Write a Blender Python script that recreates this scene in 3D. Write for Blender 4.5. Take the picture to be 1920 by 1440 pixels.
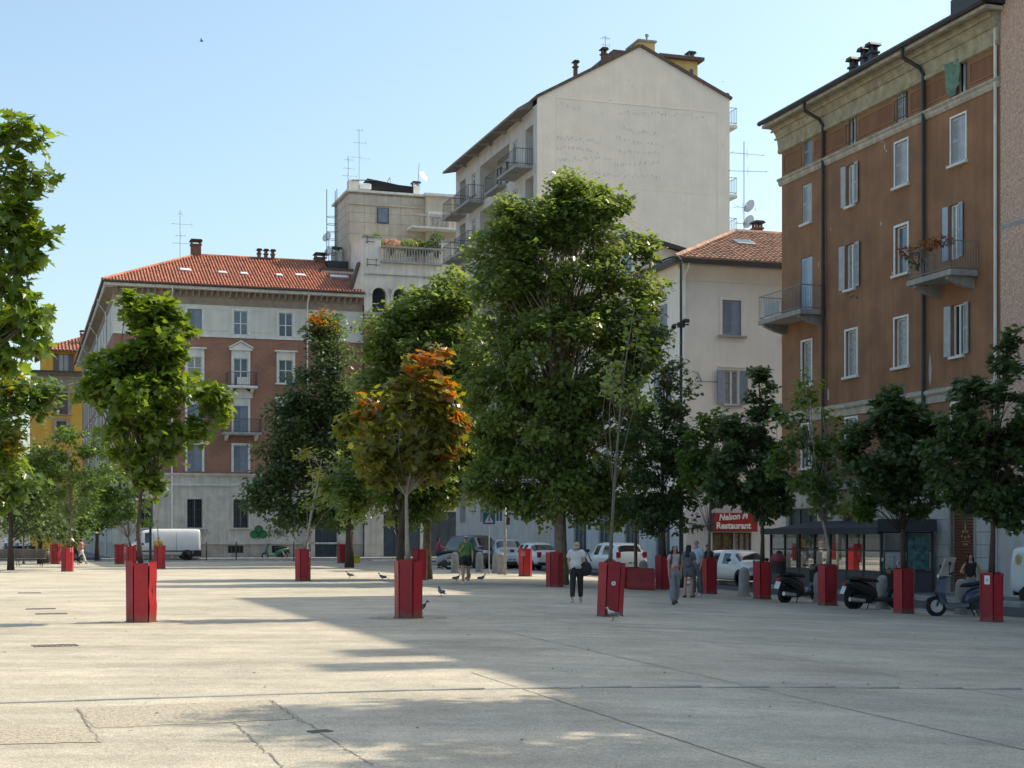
import bpy, bmesh, math, random
import numpy as np
from mathutils import Vector, Matrix
R = math.radians
random.seed(7); RNG = np.random.default_rng(7)
for o in list(bpy.data.objects): bpy.data.objects.remove(o)
SC = bpy.context.scene
COL = SC.collection

# ---------------------------------------------------------------- camera, sky, sun, exposure
F, CX, HY, CAMZ = 2880.0, 960.0, 1005.0, 1.73
cam_d = bpy.data.cameras.new('camera'); cam = bpy.data.objects.new('camera', cam_d); COL.objects.link(cam)
cam.location = (0, 0, CAMZ); cam.rotation_euler = (R(90), 0, 0)
cam_d.sensor_width = 36; cam_d.lens = 36 * F / 1920; cam_d.shift_y = (HY - 720) / 1920
cam_d.clip_end = 3000; cam_d.clip_start = 0.1
SC.camera = cam
SUN_EL, SUN_AZ = R(48.5), math.atan2(0.94, 0.345)      # azimuth from +Y towards +X
S = Vector((math.sin(SUN_AZ) * math.cos(SUN_EL), math.cos(SUN_AZ) * math.cos(SUN_EL), math.sin(SUN_EL)))
w = bpy.data.worlds.new('World'); SC.world = w; w.use_nodes = True
nt = w.node_tree; bg = nt.nodes['Background']
sky = nt.nodes.new('ShaderNodeTexSky'); sky.sky_type = 'NISHITA'; sky.sun_disc = False
sky.sun_elevation = SUN_EL; sky.sun_rotation = SUN_AZ
sky.air_density = 1.0; sky.dust_density = 3.0; sky.ozone_density = 1.0; sky.altitude = 100
tint = nt.nodes.new('ShaderNodeVectorMath'); tint.operation = 'MULTIPLY'; tint.inputs[1].default_value = (0.93, 0.985, 0.905)   # hazy summer air, warmer than the clean model sky
nt.links.new(sky.outputs[0], tint.inputs[0]); nt.links.new(tint.outputs[0], bg.inputs[0]); bg.inputs[1].default_value = 0.125
sd = bpy.data.lights.new('sun', 'SUN'); sun = bpy.data.objects.new('sun', sd); COL.objects.link(sun)
sd.energy = 2.35; sd.angle = R(0.53); sd.color = (1.0, 0.90, 0.70)
sun.rotation_euler = (-S).to_track_quat('-Z', 'Y').to_euler(); sun.location = (40, 20, 60)
SC.view_settings.view_transform = 'Standard'; SC.view_settings.look = 'None'
SC.view_settings.exposure = 1.08; SC.view_settings.gamma = 1
SC.cycles.use_denoising = True
SC.cycles.max_bounces = 8; SC.cycles.transparent_max_bounces = 12

# ---------------------------------------------------------------- pixel -> place helpers
TH = math.atan2(0.307, 0.952)
U = Vector((math.cos(TH), math.sin(TH), 0)); V = Vector((-math.sin(TH), math.cos(TH), 0))
def drop(x):
    t = min(1, max(0, (x + 2) / 16)); return 0.43 * t * t * (3 - 2 * t)
def gz(x): return -drop(x)
def P(px, py):                      # ground point seen at a pixel of the photograph
    d = 50.0
    for _ in range(60):
        d = (CAMZ + drop((px - CX) * d / F)) * F / (py - HY)
    x = (px - CX) * d / F
    return Vector((x, d, gz(x)))
def G(px, d):                       # ground point at depth d
    x = (px - CX) * d / F; return Vector((x, d, gz(x)))
def at(px, py, d): return Vector(((px - CX) * d / F, d, CAMZ + (HY - py) * d / F))
def onplane(O, d, px, py):          # (distance along a facade line, height) seen at a pixel
    k = (px - CX) / F
    s = (k * O.y - O.x) / (d.x - k * d.y); y = O.y + s * d.y
    return s, CAMZ + (HY - py) * y / F - O.z

# ---------------------------------------------------------------- materials
MATS = {}
def nodes(m): return m.node_tree.nodes, m.node_tree.links
def mat(name, col, rough=0.8, var=0.15, scale=3.0, bump=0.0, bscale=40.0, metal=0.0, spec=0.5, streak=0.0, stain=None, stain_amt=0.0, stain_scale=0.6, detail=6, coat=0.0):
    """base colour varied by noise; optional vertical streaks, large stains and fine relief"""
    if name in MATS: return MATS[name]
    m = bpy.data.materials.new(name); m.use_nodes = True; n, l = nodes(m); b = n['Principled BSDF']
    b.inputs['Roughness'].default_value = rough; b.inputs['Metallic'].default_value = metal
    b.inputs['Specular IOR Level'].default_value = spec; b.inputs['Coat Weight'].default_value = coat
    tc = n.new('ShaderNodeTexCoord'); out = None
    c4 = (*col, 1)
    if var > 0 or streak > 0 or stain:
        nz = n.new('ShaderNodeTexNoise'); nz.inputs['Scale'].default_value = scale; nz.inputs['Detail'].default_value = detail
        l.new(tc.outputs['Object'], nz.inputs['Vector'])
        rp = n.new('ShaderNodeMapRange'); rp.inputs[1].default_value = 0.3; rp.inputs[2].default_value = 0.7
        rp.inputs[3].default_value = 1 - var; rp.inputs[4].default_value = 1 + var
        l.new(nz.outputs['Fac'], rp.inputs[0])
        mul = n.new('ShaderNodeVectorMath'); mul.operation = 'SCALE'; mul.inputs[0].default_value = col
        l.new(rp.outputs[0], mul.inputs['Scale']); out = mul.outputs[0]
        if streak > 0:
            mp = n.new('ShaderNodeMapping'); mp.inputs['Scale'].default_value = (2.2, 2.2, 0.12)
            l.new(tc.outputs['Object'], mp.inputs[0])
            n2 = n.new('ShaderNodeTexNoise'); n2.inputs['Scale'].default_value = 1.6; n2.inputs['Detail'].default_value = 8; n2.inputs['Roughness'].default_value = 0.65
            l.new(mp.outputs[0], n2.inputs['Vector'])
            r2 = n.new('ShaderNodeMapRange'); r2.inputs[1].default_value = 0.35; r2.inputs[2].default_value = 0.68
            r2.inputs[3].default_value = 1 + streak * 0.5; r2.inputs[4].default_value = 1 - streak
            l.new(n2.outputs['Fac'], r2.inputs[0])
            m2 = n.new('ShaderNodeVectorMath'); m2.operation = 'SCALE'; l.new(out, m2.inputs[0]); l.new(r2.outputs[0], m2.inputs['Scale']); out = m2.outputs[0]
        if stain:
            n3 = n.new('ShaderNodeTexNoise'); n3.inputs['Scale'].default_value = stain_scale; n3.inputs['Detail'].default_value = 7; n3.inputs['Roughness'].default_value = 0.6
            l.new(tc.outputs['Object'], n3.inputs['Vector'])
            r3 = n.new('ShaderNodeMapRange'); r3.inputs[1].default_value = 0.5; r3.inputs[2].default_value = 0.72; r3.inputs[3].default_value = 0; r3.inputs[4].default_value = stain_amt
            l.new(n3.outputs['Fac'], r3.inputs[0])
            mx = n.new('ShaderNodeMix'); mx.data_type = 'RGBA'; l.new(r3.outputs[0], mx.inputs['Factor']); l.new(out, mx.inputs['A']); mx.inputs['B'].default_value = (*stain, 1); out = mx.outputs['Result']
        l.new(out, b.inputs['Base Color'])
    else: b.inputs['Base Color'].default_value = c4
    if bump > 0:
        nb = n.new('ShaderNodeTexNoise'); nb.inputs['Scale'].default_value = bscale; nb.inputs['Detail'].default_value = 5
        l.new(tc.outputs['Object'], nb.inputs['Vector'])
        bp = n.new('ShaderNodeBump'); bp.inputs['Strength'].default_value = bump; bp.inputs['Distance'].default_value = 0.02
        l.new(nb.outputs['Fac'], bp.inputs['Height']); l.new(bp.outputs[0], b.inputs['Normal'])
    MATS[name] = m; return m
def glass_mat(name, col=(0.02, 0.025, 0.03), rough=0.06):
    return mat(name, col, rough=rough, var=0, spec=0.8)
def clear_glass(name, refl=0.3, tint=(0.75, 0.8, 0.82)):
    m = bpy.data.materials.new(name); m.use_nodes = True; n, l = nodes(m); n.remove(n['Principled BSDF'])
    t = n.new('ShaderNodeBsdfTransparent'); t.inputs[0].default_value = (*tint, 1)
    g = n.new('ShaderNodeBsdfGlossy'); g.inputs['Roughness'].default_value = 0.02; g.inputs[0].default_value = (1, 1, 1, 1)
    x = n.new('ShaderNodeMixShader'); x.inputs[0].default_value = refl
    l.new(t.outputs[0], x.inputs[1]); l.new(g.outputs[0], x.inputs[2]); l.new(x.outputs[0], n['Material Output'].inputs[0])
    MATS[name] = m; return m
def brick_mat(name, c1, c2, mortar, bw, bh, msize, rough=0.85, var=0.2):
    m = bpy.data.materials.new(name); m.use_nodes = True; n, l = nodes(m); b = n['Principled BSDF']; b.inputs['Roughness'].default_value = rough
    tc = n.new('ShaderNodeTexCoord'); sp = n.new('ShaderNodeSeparateXYZ'); l.new(tc.outputs['Object'], sp.inputs[0])
    ad = n.new('ShaderNodeMath'); ad.operation = 'ADD'; l.new(sp.outputs[0], ad.inputs[0]); l.new(sp.outputs[1], ad.inputs[1])
    cb = n.new('ShaderNodeCombineXYZ'); l.new(ad.outputs[0], cb.inputs[0]); l.new(sp.outputs[2], cb.inputs[1])
    br = n.new('ShaderNodeTexBrick'); l.new(cb.outputs[0], br.inputs['Vector'])
    br.inputs['Color1'].default_value = (*c1, 1); br.inputs['Color2'].default_value = (*c2, 1); br.inputs['Mortar'].default_value = (*mortar, 1)
    br.inputs['Scale'].default_value = 1; br.inputs['Brick Width'].default_value = bw; br.inputs['Row Height'].default_value = bh; br.inputs['Mortar Size'].default_value = msize
    nz = n.new('ShaderNodeTexNoise'); nz.inputs['Scale'].default_value = 0.5; nz.inputs['Detail'].default_value = 7; l.new(tc.outputs['Object'], nz.inputs['Vector'])
    rp = n.new('ShaderNodeMapRange'); rp.inputs[1].default_value = .3; rp.inputs[2].default_value = .7; rp.inputs[3].default_value = 1 - var; rp.inputs[4].default_value = 1 + var
    l.new(nz.outputs['Fac'], rp.inputs[0]); mu = n.new('ShaderNodeVectorMath'); mu.operation = 'SCALE'
    l.new(br.outputs['Color'], mu.inputs[0]); l.new(rp.outputs[0], mu.inputs['Scale']); l.new(mu.outputs[0], b.inputs['Base Color'])
    bp = n.new('ShaderNodeBump'); bp.inputs['Strength'].default_value = .4; bp.inputs['Distance'].default_value = .01; bp.invert = True
    l.new(br.outputs['Fac'], bp.inputs['Height']); l.new(bp.outputs[0], b.inputs['Normal'])
    MATS[name] = m; return m
def leaf_mat(name, trans=0.45, rough=0.45):
    m = bpy.data.materials.new(name); m.use_nodes = True; n, l = nodes(m); b = n['Principled BSDF']
    at_ = n.new('ShaderNodeAttribute'); at_.attribute_name = 'tint'
    b.inputs['Roughness'].default_value = rough; b.inputs['Specular IOR Level'].default_value = 0.45
    l.new(at_.outputs['Color'], b.inputs['Base Color'])
    hs = n.new('ShaderNodeHueSaturation'); hs.inputs['Hue'].default_value = 0.475; hs.inputs['Saturation'].default_value = 1.15; hs.inputs['Value'].default_value = 2.6
    l.new(at_.outputs['Color'], hs.inputs['Color'])
    t = n.new('ShaderNodeBsdfTranslucent'); l.new(hs.outputs[0], t.inputs[0])
    x = n.new('ShaderNodeMixShader'); x.inputs[0].default_value = trans
    l.new(b.outputs[0], x.inputs[1]); l.new(t.outputs[0], x.inputs[2]); l.new(x.outputs[0], n['Material Output'].inputs[0])
    MATS[name] = m; return m

# ---------------------------------------------------------------- mesh builder and object helpers
class MB:
    def __init__(s, M=None): s.v = []; s.f = []; s.M = M or Matrix()
    def add(s, vs, fs):
        o = len(s.v); s.v += [tuple(s.M @ Vector(p)) for p in vs]; s.f += [tuple(i + o for i in f) for f in fs]; return s
    def box(s, x0, x1, y0, y1, z0, z1):
        return s.add([(x0,y0,z0),(x1,y0,z0),(x1,y1,z0),(x0,y1,z0),(x0,y0,z1),(x1,y0,z1),(x1,y1,z1),(x0,y1,z1)],
              [(0,3,2,1),(4,5,6,7),(0,1,5,4),(1,2,6,5),(2,3,7,6),(3,0,4,7)])
    def bevbox(s, x0, x1, y0, y1, z0, z1, b=0.02):
        # box with chamfered vertical and top edges
        def ring(i, z): return [(x0+i+b,y0+i,z),(x1-i-b,y0+i,z),(x1-i,y0+i+b,z),(x1-i,y1-i-b,z),(x1-i-b,y1-i,z),(x0+i+b,y1-i,z),(x0+i,y1-i-b,z),(x0+i,y0+i+b,z)]
        r = ring(0, z0) + ring(0, z1 - b) + ring(b, z1)
        fs = [tuple(range(7, -1, -1)), tuple(range(16, 24))]
        for k in (0, 8): fs += [(k+i, k+(i+1)%8, k+8+(i+1)%8, k+8+i) for i in range(8)]
        return s.add(r, fs)
    def prism(s, pts, axis, a, b):
        # polygon pts (2-tuples, counter-clockwise) swept along an axis from a to b
        def m(p, t): return {'x': (t, p[0], p[1]), 'y': (p[0], t, p[1]), 'z': (p[0], p[1], t)}[axis]
        n = len(pts); vs = [m(p, a) for p in pts] + [m(p, b) for p in pts]
        fs = [tuple(range(n)), tuple(range(2*n-1, n-1, -1))] + [(i, i+n, (i+1)%n+n, (i+1)%n) for i in range(n)]
        return s.add(vs, fs)
    def tube(s, pts, rad, n=6, cap=True):
        pts = [Vector(p) for p in pts]; rad = rad if isinstance(rad, (list, tuple)) else [rad]*len(pts)
        vs = []; fs = []
        for i, p in enumerate(pts):
            d = (pts[min(i+1, len(pts)-1)] - pts[max(i-1, 0)])
            d = d.normalized() if d.length > 1e-9 else Vector((0,0,1))
            a = Vector((0,0,1)) if abs(d.z) < 0.9 else Vector((1,0,0))
            e1 = d.cross(a).normalized(); e2 = d.cross(e1)
            vs += [tuple(p + rad[i]*(math.cos(2*math.pi*k/n)*e1 + math.sin(2*math.pi*k/n)*e2)) for k in range(n)]
        for i in range(len(pts)-1):
            fs += [(i*n+k, i*n+(k+1)%n, (i+1)*n+(k+1)%n, (i+1)*n+k) for k in range(n)]
        if cap: fs += [tuple(range(n-1, -1, -1)), tuple(range((len(pts)-1)*n, len(pts)*n))]
        return s.add(vs, fs)
    def lathe(s, prof, n=16, c=(0,0,0), axis='z'):
        # prof: list of (radius, height)
        vs = []; fs = []
        for r, z in prof:
            for k in range(n):
                a = 2*math.pi*k/n; x, y = r*math.cos(a), r*math.sin(a)
                p = {'z': (x, y, z), 'y': (x, z, y), 'x': (z, x, y)}[axis]
                vs.append((p[0]+c[0], p[1]+c[1], p[2]+c[2]))
        for i in range(len(prof)-1):
            fs += [(i*n+k, i*n+(k+1)%n, (i+1)*n+(k+1)%n, (i+1)*n+k) for k in range(n)]
        if prof[0][0] > 1e-6: fs.append(tuple(range(n-1, -1, -1)))
        if prof[-1][0] > 1e-6: fs.append(tuple(range((len(prof)-1)*n, len(prof)*n)))
        return s.add(vs, fs)
    def ball(s, c, r, n=10, m=6):
        rx, ry, rz = r if isinstance(r, (tuple, list)) else (r, r, r)
        vs = [(c[0], c[1], c[2]-rz)]; fs = []
        for i in range(1, m):
            t = math.pi*i/m
            vs += [(c[0]+rx*math.sin(t)*math.cos(2*math.pi*k/n), c[1]+ry*math.sin(t)*math.sin(2*math.pi*k/n), c[2]-rz*math.cos(t)) for k in range(n)]
        vs.append((c[0], c[1], c[2]+rz)); L = len(vs)-1
        fs += [(0, 1+(k+1)%n, 1+k) for k in range(n)]
        for i in range(m-2): fs += [(1+i*n+k, 1+i*n+(k+1)%n, 1+(i+1)*n+(k+1)%n, 1+(i+1)*n+k) for k in range(n)]
        fs += [(L, 1+(m-2)*n+k, 1+(m-2)*n+(k+1)%n) for k in range(n)]
        return s.add(vs, fs)
    def mesh(s, name, m, smooth=False):
        me = bpy.data.meshes.new(name); me.from_pydata(s.v, [], s.f)
        bm = bmesh.new(); bm.from_mesh(me); bmesh.ops.recalc_face_normals(bm, faces=bm.faces); bm.to_mesh(me); bm.free()
        if smooth: me.polygons.foreach_set('use_smooth', [True]*len(me.polygons))
        me.materials.append(MATS[m] if isinstance(m, str) else m); return me
    def build(s, name, m, parent=None, smooth=False): return link(name, s.mesh(name, m, smooth), parent)
def link(name, me, parent=None, loc=None, rz=0):
    o = bpy.data.objects.new(name, me); COL.objects.link(o)
    if parent: o.parent = parent
    if loc is not None: o.location = loc
    if rz: o.rotation_euler = (0, 0, rz)
    return o
def tag(o, label=None, cat=None, group=None, kind=None):
    if label: o['label'] = label
    if cat: o['category'] = cat
    if group: o['group'] = group
    if kind: o['kind'] = kind
    return o
def thing(name, label, cat, loc, rz=0, group=None):
    o = bpy.data.objects.new(name, None); COL.objects.link(o); o.location = loc; o.rotation_euler = (0, 0, rz); o.empty_display_size = .3
    return tag(o, label, cat, group)
def copy_tree(o, parent=None):
    c = o.copy(); COL.objects.link(c); c.parent = parent
    for ch in o.children: copy_tree(ch, c)
    return c
def smooth_by_angle(me, ang=40):
    me.polygons.foreach_set('use_smooth', [True]*len(me.polygons)); me.set_sharp_from_angle(angle=R(ang))
# ---------------------------------------------------------------- the setting: ground, road, plaza, pavements
def plaza_mat():
    m = bpy.data.materials.new('plaza_aggregate'); m.use_nodes = True; n, l = nodes(m); b = n['Principled BSDF']
    b.inputs['Roughness'].default_value = .86; b.inputs['Specular IOR Level'].default_value = .35
    tc = n.new('ShaderNodeTexCoord')
    def noise(sc, det=6, ro=.55, src=None):
        t = n.new('ShaderNodeTexNoise'); t.inputs['Scale'].default_value = sc; t.inputs['Detail'].default_value = det; t.inputs['Roughness'].default_value = ro
        l.new(src or tc.outputs['Object'], t.inputs['Vector']); return t.outputs['Fac']
    def rng(f, a, b_, c, d):
        r = n.new('ShaderNodeMapRange'); r.inputs[1].default_value = a; r.inputs[2].default_value = b_; r.inputs[3].default_value = c; r.inputs[4].default_value = d
        l.new(f, r.inputs[0]); return r.outputs[0]
    def mul(a, f):
        s = n.new('ShaderNodeVectorMath'); s.operation = 'SCALE'
        if isinstance(a, tuple): s.inputs[0].default_value = a
        else: l.new(a, s.inputs[0])
        l.new(f, s.inputs['Scale']); return s.outputs[0]
    c = mul((.50, .445, .355), rng(noise(.35, 8, .62), .3, .7, .76, 1.16))
    c = mul(c, rng(noise(2.2, 8, .68), .32, .70, .88, 1.10))
    mp = n.new('ShaderNodeMapping'); mp.inputs['Rotation'].default_value = (0, 0, -TH); mp.inputs['Scale'].default_value = (.18, 1.3, 1); l.new(tc.outputs['Object'], mp.inputs[0])
    c = mul(c, rng(noise(1.1, 9, .66, mp.outputs[0]), .36, .68, .86, 1.10))       # wear streaks
    vo = n.new('ShaderNodeTexVoronoi'); vo.inputs['Scale'].default_value = 75; l.new(tc.outputs['Object'], vo.inputs['Vector'])
    sp = n.new('ShaderNodeSeparateColor'); l.new(vo.outputs['Color'], sp.inputs[0])
    c = mul(c, rng(sp.outputs[0], 0, 1, .72, 1.26))                               # stones of the aggregate
    v2 = n.new('ShaderNodeTexVoronoi'); v2.inputs['Scale'].default_value = 26; l.new(tc.outputs['Object'], v2.inputs['Vector'])
    s2 = n.new('ShaderNodeSeparateColor'); l.new(v2.outputs['Color'], s2.inputs[0]); c = mul(c, rng(s2.outputs[1], 0, 1, .93, 1.07))
    c = mul(c, rng(noise(160, 3), .3, .7, .84, 1.14))
    dk = rng(noise(.9, 9, .7), .58, .74, 0, .5)                                  # old spills
    mx = n.new('ShaderNodeMix'); mx.data_type = 'RGBA'; l.new(dk, mx.inputs['Factor']); l.new(c, mx.inputs['A']); mx.inputs['B'].default_value = (.19, .175, .155, 1)
    v3 = n.new('ShaderNodeTexVoronoi'); v3.inputs['Scale'].default_value = 1.5; l.new(tc.outputs['Object'], v3.inputs['Vector'])
    m2 = n.new('ShaderNodeMix'); m2.data_type = 'RGBA'; l.new(rng(v3.outputs['Distance'], .03, .055, .6, 0), m2.inputs['Factor']); l.new(mx.outputs['Result'], m2.inputs['A']); m2.inputs['B'].default_value = (.14, .13, .12, 1)   # old chewing gum
    l.new(m2.outputs['Result'], b.inputs['Base Color'])
    bp = n.new('ShaderNodeBump'); bp.inputs['Strength'].default_value = .55; bp.inputs['Distance'].default_value = .006
    l.new(vo.outputs['Distance'], bp.inputs['Height'])
    b2 = n.new('ShaderNodeBump'); b2.inputs['Strength'].default_value = .35; b2.inputs['Distance'].default_value = .03
    l.new(noise(3, 6), b2.inputs['Height']); l.new(bp.outputs[0], b2.inputs['Normal']); l.new(b2.outputs[0], b.inputs['Normal'])
    MATS['plaza'] = m
plaza_mat()
mat('asphalt', (.075, .075, .078), .9, .25, 1.5, .5, 90, stain=(.14, .135, .13), stain_amt=.5)
mat('kerb', (.36, .35, .33), .85, .2, 2.5, .3, 30)
mat('pavement', (.20, .195, .19), .88, .2, 1.2, .3, 60)
mat('joint', (.32, .285, .235), .95, .35, 6, .4, 40)
mat('crack', (.25, .22, .18), .95, .3, 9)
mat('patch', (.42, .365, .285), .95, .42, 24, 1.0, 50, stain=(.52, .47, .38), stain_amt=.6, stain_scale=9)
mat('iron', (.18, .165, .145), .6, .3, 8, .3, 30, metal=.5)

XS = [-900, -300, -100, -60, -40, -20, -8] + [-4 + i for i in range(20)] + [18, 25, 40, 100, 300, 900]
def sheet(name, m, x0, x1, y0, y1, off, cuts=(), parent=None, kind='structure'):
    """a ground sheet that follows the fall of the square; cuts: (point, outward normal)"""
    bm = bmesh.new(); xs = [x0] + [x for x in XS if x0 < x < x1] + [x1]
    prev = None
    for x in xs:
        a = bm.verts.new((x, y0, gz(x) + off)); b = bm.verts.new((x, y1, gz(x) + off))
        if prev: bm.faces.new((prev[0], a, b, prev[1]))
        prev = (a, b)
    for p, nn in cuts:
        bmesh.ops.bisect_plane(bm, geom=bm.verts[:] + bm.edges[:] + bm.faces[:], plane_co=p, plane_no=nn, clear_outer=True)
    me = bpy.data.meshes.new(name); bm.to_mesh(me); bm.free(); me.materials.append(MATS[m])
    o = link(name, me, parent)
    if kind: tag(o, kind=kind)
    return o
ground = sheet('ground', 'asphalt', -900, 900, -300, 1500, -.02)
PB_R = Vector((13.6, 38.3, 0))                      # a point of the square's right-hand kerb line (runs along V)
PB_F = Vector((-24, 103, 0))                        # a point of its far kerb line (runs along U)
plaza = sheet('plaza', 'plaza', -300, 60, -60, 150, 0, [(PB_R, U), (PB_F, V)])
BLK = Vector((11.7, 66.6, 0))                       # a point of the street front of the houses on the right
LBO = Vector((-29.05, 112, 0))                      # left corner of the brick palazzo
def raised(name, O, d, s0, s1, w0, w1, h, m='pavement'):
    """a raised pavement strip along a line, w measured to the left of d"""
    nn = Vector((-d.y, d.x, 0)); mb = MB(); n = max(1, int((s1 - s0) / 3))
    for i in range(n):
        a, b = s0 + (s1 - s0) * i / n, s0 + (s1 - s0) * (i + 1) / n
        q = [O + d * a + nn * w0, O + d * b + nn * w0, O + d * b + nn * w1, O + d * a + nn * w1]
        vs = [(p.x, p.y, gz(p.x) - .3) for p in q] + [(p.x, p.y, gz(p.x) + h) for p in q]
        mb.add(vs, [(4, 5, 6, 7), (0, 1, 5, 4), (2, 3, 7, 6)] + ([(3, 0, 4, 7)] if i == 0 else []) + ([(1, 2, 6, 5)] if i == n-1 else []))
    return tag(mb.build(name, m), kind='structure')
raised('pavement', BLK, V, -62, 46, -.05, 2.3, .13)
raised('pavement', LBO, U, -1, 25, -3.4, -.05, .13)
raised('pavement', LBO, V, 3, 60, .05, 2.4, .13)
# kerb stones, each its own piece
kmesh = MB().bevbox(-.49, .49, -.09, .09, -.25, .0, .02).mesh('kerb_stone', 'kerb')
def kerbs(O, d, s0, s1, parent, h, L=1.0):
    a = math.atan2(d.y, d.x)
    for i in range(int((s1 - s0) / L)):
        p = O + d * (s0 + (i + .5) * L)
        link('kerb_stone', kmesh, parent, (p.x, p.y, gz(p.x) + h + random.uniform(-.004, .004)), a + random.uniform(-.004, .004))
kerbs(PB_R + U * .1, V, -12, 73, ground, .035)
kerbs(PB_F + V * .1, U, -32, 15.5, ground, .08)
kerbs(BLK - U * 2.4, V, -20, 30, ground, .14)
kerbs(LBO - V * 3.5, U, -1, 25, ground, .14)
# slab joints of the square, the stone strip across it, patches and cracks
def line_strip(name, p, q, w, m, off, seg=14, jit=.0, parent=None):
    mb = MB(); d = (q - p).normalized(); nn = Vector((-d.y, d.x, 0)); vs = []; 
    for i in range(seg + 1):
        c = p.lerp(q, i / seg) + nn * random.uniform(-jit, jit); ww = w * random.uniform(.6, 1.3)
        for s in (-1, 1):
            e = c + nn * s * ww / 2; vs.append((e.x, e.y, gz(e.x) + off))
    mb.add(vs, [(2*i, 2*i+2, 2*i+3, 2*i+1) for i in range(seg)])
    return mb.build(name, m, parent)
JO = P(960, 1291)
for k, (a, b) in zip((-3, -2, -1, 0, 1, 2), ((-5, 45), (-4, 9.5), (-5.4, -.6), (-6.5, 2.0), (-6.5, 10.5), (-6, 30))):
    o = JO + U * (.1 + 2.95 * k); j = .02 if k in (-1,) else .008
    line_strip('slab_joint', o + V * a, o + V * b, .018, 'joint' if k not in (0, 1) else 'crack', .004, 60, j, plaza)
for k, (a, b) in {4.1: (-9, -1), 8.0: (-30, 9), 12.5: (-40, 12), 21: (-40, 14), 30: (-40, 12)}.items():
    line_strip('slab_joint', JO + V * k + U * a, JO + V * k + U * b, .022, 'joint', .004, 40, .01, plaza)
smesh = MB().bevbox(-.445, .445, -.035, .035, -.05, .012, .006).mesh('joint_stone', 'kerb')
for i in range(-16, 17):
    p = JO + U * (i * .9 + .12)
    link('joint_stone', smesh, plaza, (p.x, p.y, gz(p.x) + random.uniform(-.002, .003)), TH + random.uniform(-.008, .008))
line_strip('strip_gap', JO - U * 15 - V * .05, JO + U * 15 - V * .05, .025, 'crack', .004, 60, .004, plaza)
def poly_patch(name, pix, m, off):
    pts = [P(*q) for q in pix]; vs = []
    n = len(pts)
    for i in range(n):                                # ragged outline
        a, b = pts[i], pts[(i + 1) % n]; k = max(2, int((b - a).length / .12))
        for j in range(k):
            c = a.lerp(b, j / k) + Vector((random.uniform(-.03, .03), random.uniform(-.03, .03), 0)); vs.append((c.x, c.y, gz(c.x) + off))
    return MB().add(vs, [tuple(range(len(vs)))]).build(name, m, plaza)
poly_patch('repair_patch', [(142, 1328), (505, 1313), (556, 1349), (180, 1366)], 'patch', .004)
poly_patch('repair_patch', [(-60, 1362), (172, 1366), (188, 1392), (-60, 1398)], 'patch', .005)
a, b = P(440, 1356), P(535, 1445); line_strip('crack', a, b, .016, 'crack', .006, 40, .022, plaza)
a, b = P(505, 1313), P(562, 1352); line_strip('crack', a, b, .014, 'crack', .007, 26, .014, plaza)
a, b = P(142, 1328), P(186, 1392); line_strip('crack', a, b, .015, 'crack', .007, 26, .018, plaza)
a, b = P(180, 1367), P(440, 1356); line_strip('crack', a, b, .012, 'crack', .007, 40, .012, plaza)
# iron drain grates let into the paving
gr = MB(); gr.box(-.34, .34, -.2, -.17, -.02, .008); gr.box(-.34, .34, .17, .2, -.02, .008)
for i in range(9): gr.box(-.33 + i*.08, -.33 + i*.08 + .035, -.17, .17, -.02, .006)
gmesh = gr.mesh('drain_grate', 'iron')
for px, py, rz, lab in ((103, 1211, .1, 'oblong iron drain grate in the sunlit paving nearest the camera on the left'), (76, 1142, 0, 'nearer of two thin iron drain slots left of the front left planter'),
                        (96, 1151, 0, 'iron drain slot lying closest to the front left red planter'), (55, 1112, 0, 'small far iron drain grate at the left edge of the sunlit paving'),
                        (600, 1372, .3, 'small iron cover in the foreground near the cracked patch')):
    p = P(px, py); o = link('drain_grate', gmesh, None, (p.x, p.y, p.z + .003), TH + rz); tag(o, lab, 'drain', 'iron drain grates in the paving')
    if px in (600,): o.scale = (.3, .3, 1)
# fallen leaves and specks of litter
vs = []; fs = []
for i in range(220):
    y = random.uniform(11, 60) ** 1; x = random.uniform(-.36, .36) * y; a = random.uniform(0, 6.3); s = random.uniform(.012, .03)
    c = Vector((x, y, gz(x) + .008)); e = Vector((math.cos(a), math.sin(a), 0)) * s; g = Vector((-math.sin(a), math.cos(a), 0)) * s * .5
    k = len(vs); vs += [c - e, c - g + Vector((0, 0, .012)), c + e, c + g + Vector((0, 0, .01))]; fs.append((k, k+1, k+2, k+3))
mat('litter', (.36, .27, .12), .8, .5, 3)
tag(MB().add(vs, fs).build('fallen_leaves', 'litter'), 'small dry fallen leaves scattered over the paving', 'leaves', kind='stuff')
# ---------------------------------------------------------------- building kit
mat('pane', (.022, .028, .034), .07, 0, spec=.8)
mat('pane_curtain', (.30, .30, .29), .25, .3, 7, spec=.6)
mat('pane_blue', (.10, .14, .18), .1, .3, 2, spec=.8)
mat('white_frame', (0.744, 0.744, 0.720), .55, .1, 5)
mat('shutter_blue', (.20, .24, .29), .6, .12, 4)
mat('shutter_slate', (.22, .255, .30), .55, .1, 4)
mat('shutter_pale', (.40, .42, .44), .6, .14, 4)
mat('trim_pale', (0.696, 0.684, 0.636), .8, .12, 2, .15, 30, streak=.12)
mat('rail', (.07, .07, .075), .55, .2, 9)
mat('concrete', (.33, .32, .30), .88, .2, 1.5, .3, 30, streak=.25)
mat('gutter', (.035, .033, .033), .5, .2, 4)
mat('zinc', (.34, .35, .35), .5, .15, 4, metal=.4)
mat('dark_metal', (.03, .03, .032), .5, .2, 8)
mat('soffit', (.20, .175, .15), .8, .15, 3)
mat('tile_red', (.44, .155, .085), .85, .38, 2.2, .3, 40, stain=(.24, .10, .07), stain_amt=.55, stain_scale=1.4)
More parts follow.
